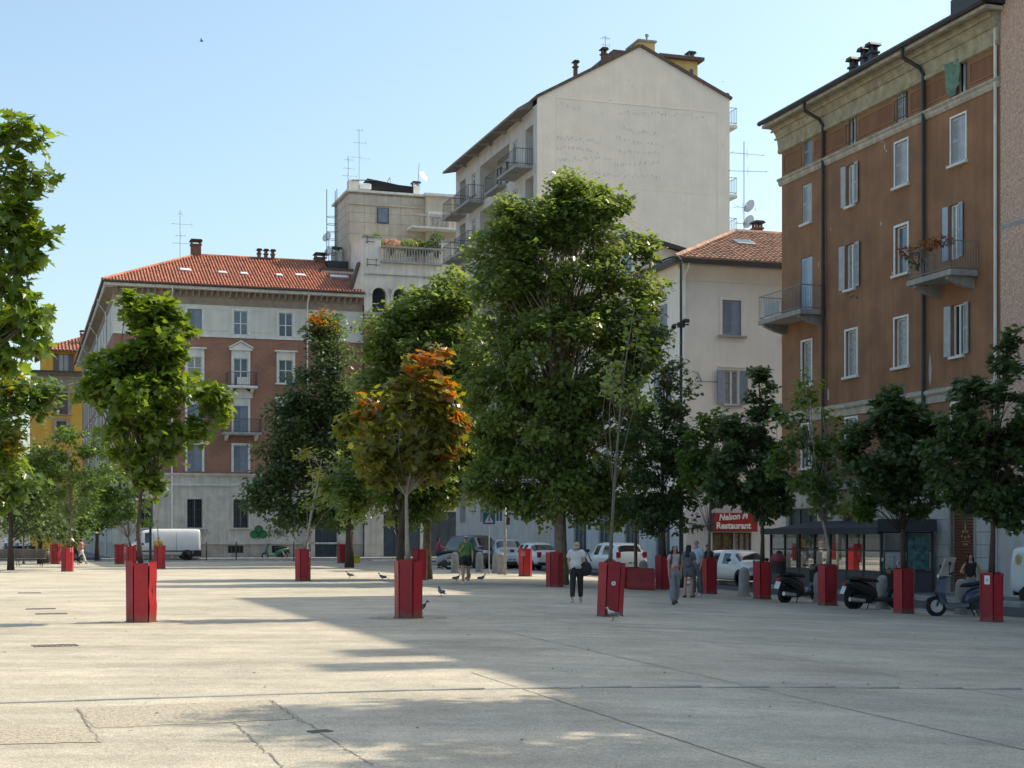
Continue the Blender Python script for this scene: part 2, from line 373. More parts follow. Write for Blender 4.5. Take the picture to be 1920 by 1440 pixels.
mat('tile_brown', (.36, .215, .15), .88, .4, 3.0, .3, 40, stain=(.19, .125, .095), stain_amt=.6, stain_scale=1.8)
mat('tile_dark', (.12, .085, .07), .9, .3, 3, .3, 40)

def face(rz, O=(0, 0, 0)): return Matrix.Translation(Vector(O)) @ Matrix.Rotation(rz, 4, 'Z')
def wall(root, M, s0, s1, z0, z1, holes, m, name='wall', depth=.2, kind=None):
    """one wall plane with real openings and reveals; holes: (s0, s1, z0, z1)"""
    mb = MB(M); hs = [(max(a, s0), min(b, s1), max(c, z0), min(d, z1)) for a, b, c, d in holes if b > s0 and a < s1 and d > z0 and c < z1]
    xs = sorted({s0, s1, *[h[0] for h in hs], *[h[1] for h in hs]}); zs = sorted({z0, z1, *[h[2] for h in hs], *[h[3] for h in hs]})
    for i in range(len(xs)-1):
        for j in range(len(zs)-1):
            cx, cz = (xs[i]+xs[i+1])/2, (zs[j]+zs[j+1])/2
            if any(h[0] < cx < h[1] and h[2] < cz < h[3] for h in hs): continue
            mb.add([(xs[i],0,zs[j]),(xs[i+1],0,zs[j]),(xs[i+1],0,zs[j+1]),(xs[i],0,zs[j+1])], [(0,1,2,3)])
    for a, b, c, d in hs:
        mb.add([(a,0,c),(b,0,c),(b,0,d),(a,0,d),(a,depth,c),(b,depth,c),(b,depth,d),(a,depth,d)],
               [(0,4,5,1),(1,5,6,2),(2,6,7,3),(3,7,4,0)])
    me = bpy.data.meshes.new(name); me.from_pydata(mb.v, [], mb.f); me.materials.append(MATS[m])
    return link(name, me, root)
WC = {}
def cached(key, fn):
    if key not in WC: WC[key] = fn()
    return WC[key]
def louvre(w, h, m, t=.035):
    """one louvred shutter leaf, hinge edge at x=0"""
    mb = MB(); b = .055
    mb.box(0, b, 0, t, 0, h); mb.box(w-b, w, 0, t, 0, h); mb.box(b, w-b, 0, t, 0, .1); mb.box(b, w-b, 0, t, h-.1, h); mb.box(b, w-b, 0, t, h*.5-.04, h*.5+.04)
    n = int(h / .075)
    for i in range(n):
        z = .1 + (h-.2) * (i+.5) / n
        if abs(z - h/2) < .06: continue
        mb.add([(b, .004, z-.02), (w-b, .004, z-.02), (w-b, t-.004, z+.03), (b, t-.004, z+.03)], [(0, 1, 2, 3)])
    mb.add([(b, t-.002, .1), (w-b, t-.002, .1), (w-b, t-.002, h-.1), (b, t-.002, h-.1)], [(0, 1, 2, 3)])
    return mb.mesh('shutter', m)
def panel_leaf(w, h, m, t=.035):
    mb = MB(); mb.box(0, w, .008, t, 0, h); b = .07
    mb.box(0, b, 0, t+.001, 0, h); mb.box(w-b, w, 0, t+.001, 0, h)
    for z in (0, h*.48, h-.1): mb.box(b, w-b, 0, t+.001, z, z+.1)
    return mb.mesh('shutter', m)
def frame_mesh(w, h, m, mull=1, y=.1, transom=0):
    b = .06; mb = MB()
    mb.box(-w/2, -w/2+b, y, y+.06, 0, h); mb.box(w/2-b, w/2, y, y+.06, 0, h); mb.box(-w/2+b, w/2-b, y, y+.06, 0, b); mb.box(-w/2+b, w/2-b, y, y+.06, h-b, h)
    for k in range(mull):
        x = -w/2 + w*(k+1)/(mull+1); mb.box(x-.04, x+.04, y-.01, y+.06, b, h-b)
    if transom: mb.box(-w/2+b, w/2-b, y, y+.055, h*transom-.03, h*transom+.03)
    return mb.mesh('window', m)
def win(root, M, rz, s, z, w, h, style='glass', frame='white_frame', pane='pane', shut='shutter_blue', trim=None, tw=.16, td=.05, sill='trim_pale', lintel=None, lm='trim_pale', mull=1, transom=0, leaf=None, name='window', open_l=True, open_r=True, sillw=.12):
    rk = (round(w, 2), round(h, 2)); w, h = rk
    p = M @ Vector((s, 0, z))
    def rot(): return math.atan2(M[1][0], M[0][0])
    o = link(name, cached(('fr', rk, frame, mull, transom), lambda: frame_mesh(w, h, frame, mull, transom=transom)), root, p, rot())
    def pn():
        m = MB(); m.add([(-w/2+.03, .14, .03), (w/2-.03, .14, .03), (w/2-.03, .14, h-.03), (-w/2+.03, .14, h-.03)], [(0,1,2,3)]); return m.mesh('pane', pane)
    link('pane', cached(('pane', rk, pane), pn), o)
    lf = leaf or louvre; lw = w/2 - .012
    me = cached((lf.__name__, round(lw, 3), h, shut), lambda: lf(lw, h - .03, shut)) if style in ('shut', 'open', 'half', 'ajar') else None
    if style in ('shut', 'half'):
        link('shutter', me, o, (-w/2 + .005, .03, .015))
        if style == 'shut': link('shutter', me, o, (w/2 - .005, .065, .015), math.pi)
    if style == 'ajar':
        c = link('shutter', me, o, (-w/2 + .005, .03, .015), -R(60)); c = link('shutter', me, o, (w/2 - .005, .03, .015), R(240))
    if style == 'open':
        if open_l: link('shutter', me, o, (-w/2 - .03, -.02, .015), math.pi + R(8))
        if open_r: link('shutter', me, o, (w/2 + .03, -.055, .015), -R(8))
    if trim:
        def tm():
            m = MB(); m.box(-w/2-tw, -w/2, -td, .02, 0, h+tw); m.box(w/2, w/2+tw, -td, .02, 0, h+tw); m.box(-w/2, w/2, -td, .02, h, h+tw); return m.mesh('surround', trim)
        link('surround', cached(('tr', rk, trim, tw, td), tm), o)
    if sill:
        e = (tw if trim else .0) + sillw
        link('sill', cached(('si', rk, sill, e), lambda: MB().bevbox(-w/2-e, w/2+e, -.14, .1, -.1, -.002, .02).mesh('sill', sill)), o)
    if lintel:
        e = tw + .16
        def lt():
            m = MB(); t = h + tw
            m.box(-w/2-tw, w/2+tw, -.06, .0, t, t+.42); m.box(-w/2-e, w/2+e, -.22, 0, t+.42, t+.54)
            a = w/2 + e
            if lintel == 'tri':
                m.prism([(-a, t+.54), (a, t+.54), (0, t+1.02)], 'y', -.16, 0)
                m.add([(-a-.04, -.26, t+.56), (0, -.26, t+1.06), (0, 0, t+1.06), (-a-.04, 0, t+.56), (-a-.04, -.26, t+.66), (0, -.26, t+1.17), (0, 0, t+1.17), (-a-.04, 0, t+.66)], [(0,1,5,4),(4,5,6,7),(0,3,2,1),(0,4,7,3)])
                m.add([(a+.04, -.26, t+.56), (0, -.26, t+1.06), (0, 0, t+1.06), (a+.04, 0, t+.56), (a+.04, -.26, t+.66), (0, -.26, t+1.17), (0, 0, t+1.17), (a+.04, 0, t+.66)], [(0,4,5,1),(4,7,6,5),(0,1,2,3),(0,3,7,4)])
            if lintel == 'seg':
                n = 10; A = [(-a + 2*a*i/n, t+.54+.5*math.sin(math.pi*i/n)) for i in range(n+1)]
                m.prism([(-a, t+.5)] + [(a, t+.5)] + A[::-1][1:-1], 'y', -.14, 0)
                for i in range(n):
                    (x0, z0), (x1, z1) = A[i], A[i+1]
                    m.add([(x0, -.26, z0), (x1, -.26, z1), (x1, 0, z1), (x0, 0, z0), (x0, -.26, z0+.1), (x1, -.26, z1+.1), (x1, 0, z1+.1), (x0, 0, z0+.1)], [(0,1,5,4),(4,5,6,7),(0,3,2,1)])
            return m.mesh('lintel', lm)
        link('lintel', cached(('li', rk, lintel, lm, tw), lt), o)
    return o
def railing(mb, pts, h, gap=.12, r=.008, top=.02):
    for a, b in zip(pts[:-1], pts[1:]):
        a, b = Vector(a), Vector(b); n = max(1, int((b-a).length / gap))
        for z in (.08, h): mb.tube([a + Vector((0,0,z)), b + Vector((0,0,z))], top, 4)
        for i in range(n+1):
            p = a.lerp(b, i/n); mb.tube([p + Vector((0,0,.05)), p + Vector((0,0,h))], r if 0 < i < n else r*1.8, 4)
def balcony(root, M, s, z, w, d, h=1.0, slab='concrete', th=.16, rail='rail', brackets=False, solid=None, gap=.12):
    o = link('balcony', cached(('bs', round(w,2), round(d,2), slab, th), lambda: MB().bevbox(-w/2, w/2, -d, 0, -th, 0, .03).mesh('balcony', slab)), root, M @ Vector((s, 0, z)), math.atan2(M[1][0], M[0][0]))
    mb = MB(); e = .05
    railing(mb, [(-w/2+e, -.02, 0), (-w/2+e, -d+e, 0), (w/2-e, -d+e, 0), (w/2-e, -.02, 0)], h, gap); link('railing', mb.mesh('railing', rail), o)
    if solid: link('screen', MB().box(-w/2+e+.02, w/2-e-.02, -d+e+.03, -d+e+.045, .1, h-.06).mesh('screen', solid), o)
    if brackets:
        bm_ = cached(('bk', round(d, 2)), lambda: MB().prism([(0, -th), (-d*.9, -th), (-d*.9, -th-.1), (-d*.45, -th-.3), (0, -th-.42)], 'x', -.11, .11).mesh('bracket', slab))
        for q in (-w/2+.35, w/2-.35): link('bracket', bm_, o, (q, 0, 0))
    return o
def tiled(root, A, B, C, D, m, pitch=.24, rad=.075, seg=.42, base='tile_dark', name='roof_tiles', lift=.02, step=1.0):
    """rows of curved tiles on a slope; A,B eave corners, C,D upper corners (C above B); joined because each tile is only a few pixels"""
    A, B, C, D = map(Vector, (A, B, C, D)); ex = (B - A).normalized(); L = (B - A).length
    nrm = ex.cross(D - A).normalized(); nrm = -nrm if nrm.z < 0 else nrm
    up = nrm.cross(ex); up = -up if up.z < 0 else up
    H = max((D - A).dot(up), (C - A).dot(up)); a = (D - A).dot(ex); b = (C - A).dot(ex)
    slab = MB().add([A - nrm*.12, B - nrm*.12, C - nrm*.12, D - nrm*.12, A, B, C, D], [(4,5,6,7), (3,2,1,0), (0,1,5,4), (1,2,6,5), (2,3,7,6), (3,0,4,7)])
    r = slab.build('roof', base, root)
    vs, fs = [], []; n = int(L / pitch)
    for i in range(n):
        e = (i + .5) * pitch; h = H
        h0 = 0
        if e < a: h = min(h, H * e / a)
        if e > b: h = min(h, H * (L - e) / max(1e-6, L - b))
        if a < 0: pass
        k = max(1, int(h / seg))
        for j in range(k):
            z0, z1 = h * j / k, h * (j+1) / k + (.03 if j < k-1 else 0); jit = random.uniform(-.012, .012)
            o = len(vs)
            for (hh, rr, ll) in ((z0, rad*1.08, .03*step), (z1, rad*(1.08-.22*step), .0)):
                c = A + ex*(e + jit) + up*hh + nrm*(lift + ll)
                for t in (0, 60, 120, 180): vs.append(c + ex*math.cos(R(t))*rr + nrm*math.sin(R(t))*rr)
            fs += [(o+q, o+q+1, o+q+5, o+q+4) for q in range(3)] + [(o, o+1, o+2, o+3)]
    t = MB().add(vs, fs).build(name, m, r); tag(t, kind='stuff'); return r
def antenna(root, p, h, arms, name='antenna', r=.02):
    mb = MB(); p = Vector(p); mb.tube([p, p + Vector((0,0,h))], r, 5)
    for z, L, n in arms:
        a = random.uniform(-.25, .25); d = Vector((math.cos(a), math.sin(a), 0)); c = p + Vector((0,0,z)); s = Vector((-d.y, d.x, 0))
        mb.tube([c - d*L*.4, c + d*L*.6], r*.7, 4)
        for i in range(n):
            q = c + d*(L*(-.38 + .95*i/max(1, n-1))); e = .12 + .2*(1 - i/max(1, n)); k = Vector((0,0,1)) if (i % 2 and n < 5) else s
            mb.tube([q - k*e, q + k*e], r*.45, 4)
    return mb.build(name, 'zinc', root)
def dish(root, p, r, az, el=20, name='satellite_dish', m='white_frame'):
    M = Matrix.Translation(Vector(p)) @ Matrix.Rotation(az, 4, 'Z') @ Matrix.Rotation(R(90 - el), 4, 'X')
    mb = MB(M); mb.lathe([(0, 0), (r*.5, .04*r*4*.25), (r*.85, .045*r*3), (r, .06*r*3), (r*.98, .06*r*3+.02), (r*.5, .05*r+.03), (0, .02)], 14)
    mb.tube([(0, -r*.9, .1*r), (0, -.1, r*.9)], .015, 4); mb.ball((0, -.1, r*.9), .05, 6, 4); mb.tube([(0, 0, 0), (0, .25, -.25)], .03, 5)
    return mb.build(name, m, root, True)
def chimney(root, x, y, z, w, h, m='tile_dark', cap='dark_metal', d=None, pots=1, name='chimney'):
    d = d or w; mb = MB(); mb.box(x-w/2, x+w/2, y-d/2, y+d/2, z-1.2, z+h); mb.box(x-w/2-.06, x+w/2+.06, y-d/2-.06, y+d/2+.06, z+h, z+h+.08)
    for sx in (-1, 1):
        for sy in (-1, 1): mb.box(x+sx*(w/2-.06)-.05, x+sx*(w/2-.06)+.05, y+sy*(d/2-.06)-.05, y+sy*(d/2-.06)+.05, z+h+.08, z+h+.32)
    o = mb.build(name, m, root)
    MB().prism([(x-w/2-.12, z+h+.32), (x+w/2+.12, z+h+.32), (x+w/2+.02, z+h+.44), (x-w/2-.02, z+h+.44)], 'y', y-d/2-.12, y+d/2+.12).build('chimney_cap', cap, o)
    return o
# ---------------------------------------------------------------- 1. brick palazzo with white attic floor (far left)
brick_mat('brick_far', (.36, .155, .09), (.27, .11, .07), (.27, .19, .14), .26, .075, .012)
mat('plaster_grey', (0.670, 0.650, 0.580), .85, .1, 1.2, .12, 30, streak=.10, stain=(.36, .36, .34), stain_amt=.4)
mat('stone_grey', (0.536, 0.501, 0.445), .85, .14, 1.6, .2, 25, streak=.18, stain=(.25, .245, .235), stain_amt=.55)
mat('stone_base', (0.415, 0.384, 0.333), .88, .2, 1.6, .3, 25, streak=.2, stain=(.2, .19, .18), stain_amt=.5)
mat('frieze', (.30, .235, .175), .85, .2, 2, .2, 25)
MATS['graffiti'] = mat('graffiti_green', (.02, .16, .05), .7, .35, 6)
mat('graffiti_dark', (.008, .05, .015), .7, .3, 6)
mat('graffiti_line', (.16, .22, .17), .8, .2, 6)
mat('door_glass', (.05, .07, .085), .12, .2, 3, spec=.7)
LB = thing('brick_palazzo', 'brick palazzo with white attic floor and red tiled hip roof behind the white van', 'building', (LBO.x, LBO.y, 0), TH)
I4 = Matrix()
LL = onplane(LBO, U, 681, 800)[0]
def lp(px, py): return onplane(LBO, U, px, py)
zE = lp(400, 546)[1]; zF = lp(450, 574)[1]; zW = lp(450, 631)[1]; zS = lp(420, 888)[1]; zS2 = lp(420, 912)[1]; zP = lp(420, 1017)[1]
cols = [272, 365, 451.5, 536, 621]
sc_ = [lp(c, 700)[0] for c in cols]; ww = 27 / 25.0
rows = [(lp(451, 628)[1], lp(451, 583)[1]), (lp(451, 725)[1], lp(451, 672)[1]), (lp(451, 812)[1], lp(451, 761)[1]), (lp(445, 885)[1], lp(445, 835)[1]), (lp(442, 990)[1], lp(442, 936)[1])]
holes = []; W_ = []
for r, (z0, z1) in enumerate(rows):
    for c, s in enumerate(sc_):
        if r == 4 and c == 4: continue
        w_ = ww * (1.04 if r == 4 else .98)
        z0_ = z0 + (.35 if r == 1 and c != 2 else 0)
        holes.append((s-w_/2, s+w_/2, z0_, z1)); W_.append((r, c, s, z0_, w_, z1-z0_))
ds = lp(611, 1010)[0]; dz1 = lp(611, 955)[1]; holes.append((ds-.85, ds+.85, .14, dz1))
vents = [(lp(c, 1030)[0], lp(c, 1037)[1], lp(c, 1023)[1]) for c in (442, 524)]
for s, a, b in vents: holes.append((s-.58, s+.58, a, b))
wall(LB, I4, 0, LL, zW, zE, holes, 'plaster_grey', 'attic_wall'); wall(LB, I4, 0, LL, zS, zW, holes, 'brick_far', 'brick_wall')
wall(LB, I4, 0, LL, zP, zS, holes, 'stone_grey', 'ground_floor_wall'); wall(LB, I4, 0, LL, 0, zP, holes, 'stone_base', 'plinth')
MB().box(-.08, LL, -.1, -.001, zP-.14, zP).build('plinth_moulding', 'stone_grey', LB)
MB().prism([(0, zS2), (-.1, zS2), (-.1, zS2+.12), (-.05, zS2+.2), (-.05, zS-.3), (-.22, zS-.12), (-.22, zS), (0, zS)], 'x', -.1, LL).build('string_course', 'stone_grey', LB)
MB().box(-.05, LL, -.07, -.001, zW-.12, zW+.05).build('string_course', 'trim_pale', LB)
MB().box(-.06, LL, -.05, -.001, zF, zE).build('frieze', 'frieze', LB)
bk = MB().prism([(0, -.5), (-.12, -.48), (-.3, -.15), (-.52, -.1), (-.52, 0), (0, 0)], 'x', -.07, .07).mesh('bracket', 'frieze')
n = int(LL / .46)
for i in range(n): link('bracket', bk, LB, (.2 + i * (LL-.3) / n, -.05, zE + .0))
MB().prism([(0, zE), (-.62, zE), (-.7, zE+.1), (-.7, zE+.22), (0, zE+.22)], 'x', -.72, LL).build('eave', 'trim_pale', LB)
MB().tube([(-.85, -.8, zE+.27), (LL, -.8, zE+.27)], .085, 6).build('gutter', 'gutter', LB)
for r, c, s, z, w_, h_ in W_:
    kw = dict(trim='trim_pale', tw=.17, td=.05, shut='shutter_blue', sill=None)
    if r == 0: win(LB, I4, 0, s, z, w_, h_, 'shut' if c in (0, 1, 4) else 'glass', pane='pane_blue', transom=.48, **kw)
    elif r == 1: win(LB, I4, 0, s, z, w_, h_, 'glass', pane='pane_curtain' if c == 1 else 'pane_blue', transom=.55, lintel='tri' if c == 2 else 'flat', **{**kw, 'sill': 'trim_pale' if c != 2 else None})
    elif r == 2: win(LB, I4, 0, s, z, w_, h_, 'shut', lintel='seg' if c == 2 else 'flat', **kw)
    elif r == 3: win(LB, I4, 0, s, z, w_, h_, 'shut', **kw)
    else:
        o = win(LB, I4, 0, s, z, w_, h_, 'glass', pane='pane', frame='shutter_blue', **{**kw, 'sill': 'stone_grey', 'trim': 'stone_grey'})
        def grm():
            m = MB()
            for i in range(7): m.tube([(-w_/2 + w_*(i+.5)/7, .05, .02), (-w_/2 + w_*(i+.5)/7, .05, h_-.02)], .014, 4)
            for k in range(4): m.tube([(-w_/2, .05, h_*(k+.5)/4), (w_/2, .05, h_*(k+.5)/4)], .012, 4)
            return m.mesh('grille', 'rail')
        link('grille', cached(('lbgr', round(w_, 2)), grm), o)
balcony(LB, I4, sc_[2], rows[1][0], 2.25, .95, 1.0, 'trim_pale', .16, 'rail', True)
balcony(LB, I4, sc_[2], rows[2][0], 2.9, .95, 1.0, 'concrete', .18, 'rail', True)
ac = MB().bevbox(-.45, .45, -.3, 0, 0, .62, .03).build('air_conditioner', 'white_frame', LB); ac.location = (sc_[2]+.1, -.45, rows[1][0]+.03)
d_ = win(LB, I4, 0, ds, .14, 1.7, dz1-.14, 'glass', frame='rail', pane='door_glass', mull=2, trim='stone_grey', tw=.3, td=.1, sill=None, transom=.72, name='door')
for s, a, b in vents: win(LB, I4, 0, s, a, 1.16, b-a, 'glass', frame='rail', pane='pane', mull=3, sill=None, name='basement_window')
for px in (322, 576):
    s = lp(px, 600)[0]; MB().tube([(s, -.75, zE+.2), (s, -.7, zE-.1), (s, -.12, zE-.75), (s, -.12, .15)], .06, 6).build('downpipe', 'trim_pale', LB)
# pilaster panels drawn in relief on the attic floor
for a, b in zip(sc_[:-1], sc_[1:]):
    m = MB(); x0, x1 = a + .95, b - .95; z0, z1 = zW+.35, zF-.3
    for q in ((x0, x1, z0, z0+.05), (x0, x1, z1-.05, z1), (x0, x0+.05, z0, z1), (x1-.05, x1, z0, z1)): m.box(q[0], q[1], -.025, 0, q[2], q[3])
    m.build('relief_panel', 'plaster_grey', LB)
# graffiti: green clover and a row of letters
cs, cz = lp(485, 1000); m = MB()
for dx, dz in ((0, .30), (-.33, -.08), (.33, -.08)):
    m.add([(cs+dx+.30*math.cos(t*math.pi/9), -.012 - .001*abs(dx), cz+dz+.28*math.sin(t*math.pi/9)) for t in range(18)], [tuple(range(18))])
m.box(cs-.06, cs+.06, -.016, -.011, cz-.42, cz+.1); g1 = m.build('graffiti_clover', 'graffiti', LB)
m = MB()
for dx, dz in ((0, .30), (-.33, -.08), (.33, -.08)):
    for t in range(18):
        a0, a1 = t*math.pi/9, (t+1)*math.pi/9
        m.tube([(cs+dx+.30*math.cos(a0), -.02, cz+dz+.28*math.sin(a0)), (cs+dx+.30*math.cos(a1), -.02, cz+dz+.28*math.sin(a1))], .022, 4)
m.build('outline', 'graffiti_dark', g1)
def strokes(root, M, polys, r, m, name):
    mb = MB(M)
    for pl in polys: mb.tube(pl, r, 4)
    return mb.build(name, m, root)
ls, lz = lp(503, 1006); LH = .62
glyph = {'A': [[(0, 0), (.2, 1), (.4, 0)]], 'M': [[(0, 0), (.1, 1), (.25, .4), (.4, 1), (.5, 0)]], 'I': [[(.1, 0), (.1, 1)]], 'O': [[(.2, 0), (.02, .4), (.2, .9), (.4, .5), (.2, 0)]],
         'C': [[(.4, .9), (.1, .8), (0, .4), (.15, .05), (.4, .1)]], 'W': [[(0, 1), (.1, 0), (.25, .6), (.38, 0), (.5, 1)]], 'D': [[(.05, 0), (.05, 1), (.4, .6), (.35, .15), (.05, 0)]], 'L': [[(.05, 1), (.05, 0), (.4, .05)]]}
for x, ch in enumerate('AMWLIO'):
    strokes(LB, I4, [[(ls + x*.44 + a*LH, -.012, lz + b*LH + .02*math.sin(x*4)) for a, b in st] for st in glyph[ch]], .022, 'graffiti_dark', 'graffiti_letter')
ls, lz = lp(372, 1006); strokes(LB, I4, [[(ls, -.012, lz+.4), (ls+.2, -.012, lz), (ls+.3, -.012, lz+.45), (ls+.45, -.012, lz+.1)], [(ls+.5, -.012, lz), (ls+.65, -.012, lz+.5), (ls+.85, -.012, lz+.1)]], .02, 'graffiti_line', 'graffiti_scrawl')
# long left flank
SIDE = face(-math.pi/2)                                # local x runs towards the camera, wall faces left
FL = 56
hs = []; sw = []
for i in range(11):
    s = -3.2 - i*4.7
    for r, (z0, z1) in enumerate(rows): hs.append((s-.55, s+.55, z0, z1)); sw.append((r, s, z0, z1-z0))
wall(LB, SIDE, -FL, 0, zW, zE, hs, 'plaster_grey', 'attic_wall'); wall(LB, SIDE, -FL, 0, zS, zW, hs, 'brick_far', 'brick_wall'); wall(LB, SIDE, -FL, 0, zP, zS, hs, 'stone_grey', 'ground_floor_wall'); wall(LB, SIDE, -FL, 0, 0, zP, hs, 'stone_base', 'plinth')
for r, s, z, h_ in sw: win(LB, SIDE, 0, s, z, 1.1, h_, 'shut', trim='trim_pale', tw=.17, td=.06, sill=None, lintel='flat' if r in (1, 2) else None)
m = MB(SIDE); m.prism([(0, zE), (-.62, zE), (-.7, zE+.1), (-.7, zE+.22), (0, zE+.22)], 'x', -FL, -.001); m.build('eave', 'trim_pale', LB)
m = MB(SIDE); m.box(-FL, 0, -.05, 0, zF, zE-.01); m.build('frieze', 'frieze', LB)
m = MB(SIDE); m.box(-FL, 0, -.2, 0, zS2, zS-.01); m.build('string_course', 'stone_grey', LB)
for i in range(40): link('bracket', bk, LB, SIDE @ Vector((-.5 - i*.9, -.05, zE)), -math.pi/2)
MB(SIDE).tube([(-FL, -.8, zE+.27), (.85, -.8, zE+.27)], .085, 6).build('gutter', 'gutter', LB)
for q in (-8, -22, -38): MB(SIDE).tube([(q, -.75, zE+.2), (q, -.7, zE-.1), (q, -.12, zE-.9), (q, -.12, .15)], .06, 6).build('downpipe', 'trim_pale', LB)
# roof: hip over the front wing, ridge parallel to the front
zr = zE + .3; RX = 6.6; RD = 6.6; RH = 3.45; OV = .85
tiled(LB, (-OV, -OV, zr), (LL-.02, -OV, zr), (LL-.02, RD, zr+RH), (RX, RD, zr+RH), 'tile_red', .235, .08, .5, step=.35)
tiled(LB, (-OV, 2*RD+OV, zr), (-OV, -OV, zr), (RX, RD, zr+RH-.01), (RX, RD+.02, zr+RH-.01), 'tile_red', .235, .08, .5, step=.35)
tiled(LB, (-OV, FL, zr), (-OV, 2*RD-1, zr), (5.2, 2*RD-1, zr+2.8), (5.2, FL, zr+2.8), 'tile_red', .3, .1, .9)
MB().add([(RX, RD, zr+RH), (LL+3, RD, zr+RH), (LL+3, 2*RD+OV, zr), (-OV, 2*RD+OV, zr)], [(0, 1, 2, 3)]).build('roof', 'tile_dark', LB)
wall(LB, face(0, (0, 13.4, 0)), 0, LL, 0, zE, [], 'plaster_grey', 'rear_wall')
MB().tube([(-OV, -OV, zr+.06), (RX, RD, zr+RH+.06), (LL-.02, RD, zr+RH+.06)], .13, 6).build('ridge_tiles', 'tile_red', LB)
rn = Vector((0, -RH, RD+OV)).normalized()
def on_roof(px, py):
    """local point of the front slope seen at a pixel (slope through the eave line)"""
    o = Vector((0, 0, CAMZ)); d = Vector(((px-CX)/F, 1, (HY-py)/F)); Mi = Matrix.Rotation(-TH, 4, 'Z') @ Matrix.Translation((-LBO.x, -LBO.y, 0))
    o = Mi @ o; d = Mi.to_3x3() @ d; p0 = Vector((0, -OV, zr)); t = (p0 - o).dot(rn) / d.dot(rn); return o + d*t
sl = math.atan2(RH, RD+OV)
for px, py, w_, h_ in ((347, 509, .85, .55), (417, 514, .7, .5), (457, 516, .6, .5), (523, 519, .55, .5), (563, 519, .85, .5), (636, 522, 1.5, .7)):
    p = on_roof(px, py); o = link('skylight', cached(('sky', w_, h_), lambda: MB().bevbox(-w_/2, w_/2, -h_/2, h_/2, 0, .2, .04).mesh('skylight', 'zinc')), LB, p); o.rotation_euler = (sl, 0, 0)
    link('pane', cached(('skyp', w_, h_), lambda: MB().add([(-w_/2+.07, -h_/2+.07, .204), (w_/2-.07, -h_/2+.07, .204), (w_/2-.07, h_/2-.07, .204), (-w_/2+.07, h_/2-.07, .204)], [(0, 1, 2, 3)]).mesh('pane', 'white_frame')), o)
mat('chimney_brick', (.17, .085, .06), .9, .3, 5, .4, 20)
for px, py, w_, h_ in ((370, 487, .75, .8),): 
    p = on_roof(px, py); chimney(LB, p.x, RD, zr+RH, w_, h_, 'chimney_brick')
for px in (486, 498.5, 511): p = on_roof(px, 488); chimney(LB, p.x, RD-.2, zr+RH, .26, .35, 'chimney_brick')
p = on_roof(610, 495); chimney(LB, p.x-.4, RD, zr+RH, .8, .3, 'chimney_brick'); chimney(LB, p.x+1.0, RD+.4, zr+RH, .7, .9, 'plaster_grey')
p = on_roof(342, 487); antenna(LB, (p.x, RD+.5, zr+RH-.6), 4.2, ((3.9, .3, 2), (3.1, 1.6, 2), (2.2, .8, 3), (1.6, 1.4, 2)))
p = on_roof(608, 480); dish(LB, (p.x-.1, RD+.2, zr+RH+2.1), .42, R(-50)); dish(LB, (p.x, RD+.1, zr+RH+.9), .4, R(-50)); MB().tube([(p.x+.05, RD+.3, zr+RH-.5), (p.x+.05, RD+.3, zr+RH+2.2)], .03, 5).build('dish_mast', 'zinc', LB)

# ---------------------------------------------------------------- 2. white house with arched loggia and roof terrace
mat('plaster_white', (0.750, 0.702, 0.617), .85, .1, 1.0, .12, 30, streak=.16, stain=(.37, .35, .32), stain_amt=.45)
mat('panel_cream', (.54, .47, .38), .8, .1, 1.6, .1, 30, streak=.1)
mat('balustrade', (.36, .36, .345), .85, .2, 2.5, .25, 25, streak=.2)
mat('awning_dark', (.012, .012, .014), .9, .3, 4)
TBO = LBO + U * (LL + .02) - V * .3
TB = thing('loggia_house', 'white plastered house with arched loggia windows, roof terrace and cream panelled penthouse', 'building', (TBO.x, TBO.y, 0), TH)
def tp(px, py): return onplane(TBO, U, px, py)
TL = 8.6
zb = tp(690, 596)[1]; zc = tp(690, 588)[1]; zt = tp(720, 493)[1]; ztop = tp(710, 446)[1]
arches = [tp(c, 560)[0] for c in (711, 750.5, 788, 826)]; aw = tp(724, 560)[0] - tp(698, 560)[0]; az0 = tp(700, 588)[1]; azs = tp(700, 552)[1]
hl = [(s-aw/2, s+aw/2, az0+.05, azs + aw/2) for s in arches]
lowh = []; lw_ = []
for r, (z0, z1) in enumerate(rows[1:4]):
    for s in (1.3, 3.2, 5.1, 7.0): lowh.append((s-.5, s+.5, z0, z1)); lw_.append((s, z0, z1-z0))
wall(TB, I4, 0, TL, zS, zb, lowh, 'brick_far', 'brick_wall'); wall(TB, I4, 0, TL, zb, zt+.02, hl, 'plaster_white', 'loggia_wall', .35)
gh = [(1.5, 4.4, .14, 3.6), (5.2, 7.6, .14, 3.6)]
wall(TB, I4, 0, TL, 0, zS, gh, 'stone_grey', 'ground_floor_wall')
for a, b, c, d in gh: win(TB, I4, 0, (a+b)/2, c, b-a, d-c, 'glass', frame='rail', pane='door_glass', mull=2, sill=None, name='shop_window', transom=.8)
for s, z, h_ in lw_: win(TB, I4, 0, s, z, 1.0, h_, 'shut', trim='trim_pale', sill='trim_pale', lintel='flat')
MB().box(-.12, TL, -.28, -.001, zc-.1, zc+.12).build('loggia_sill', 'balustrade', TB)
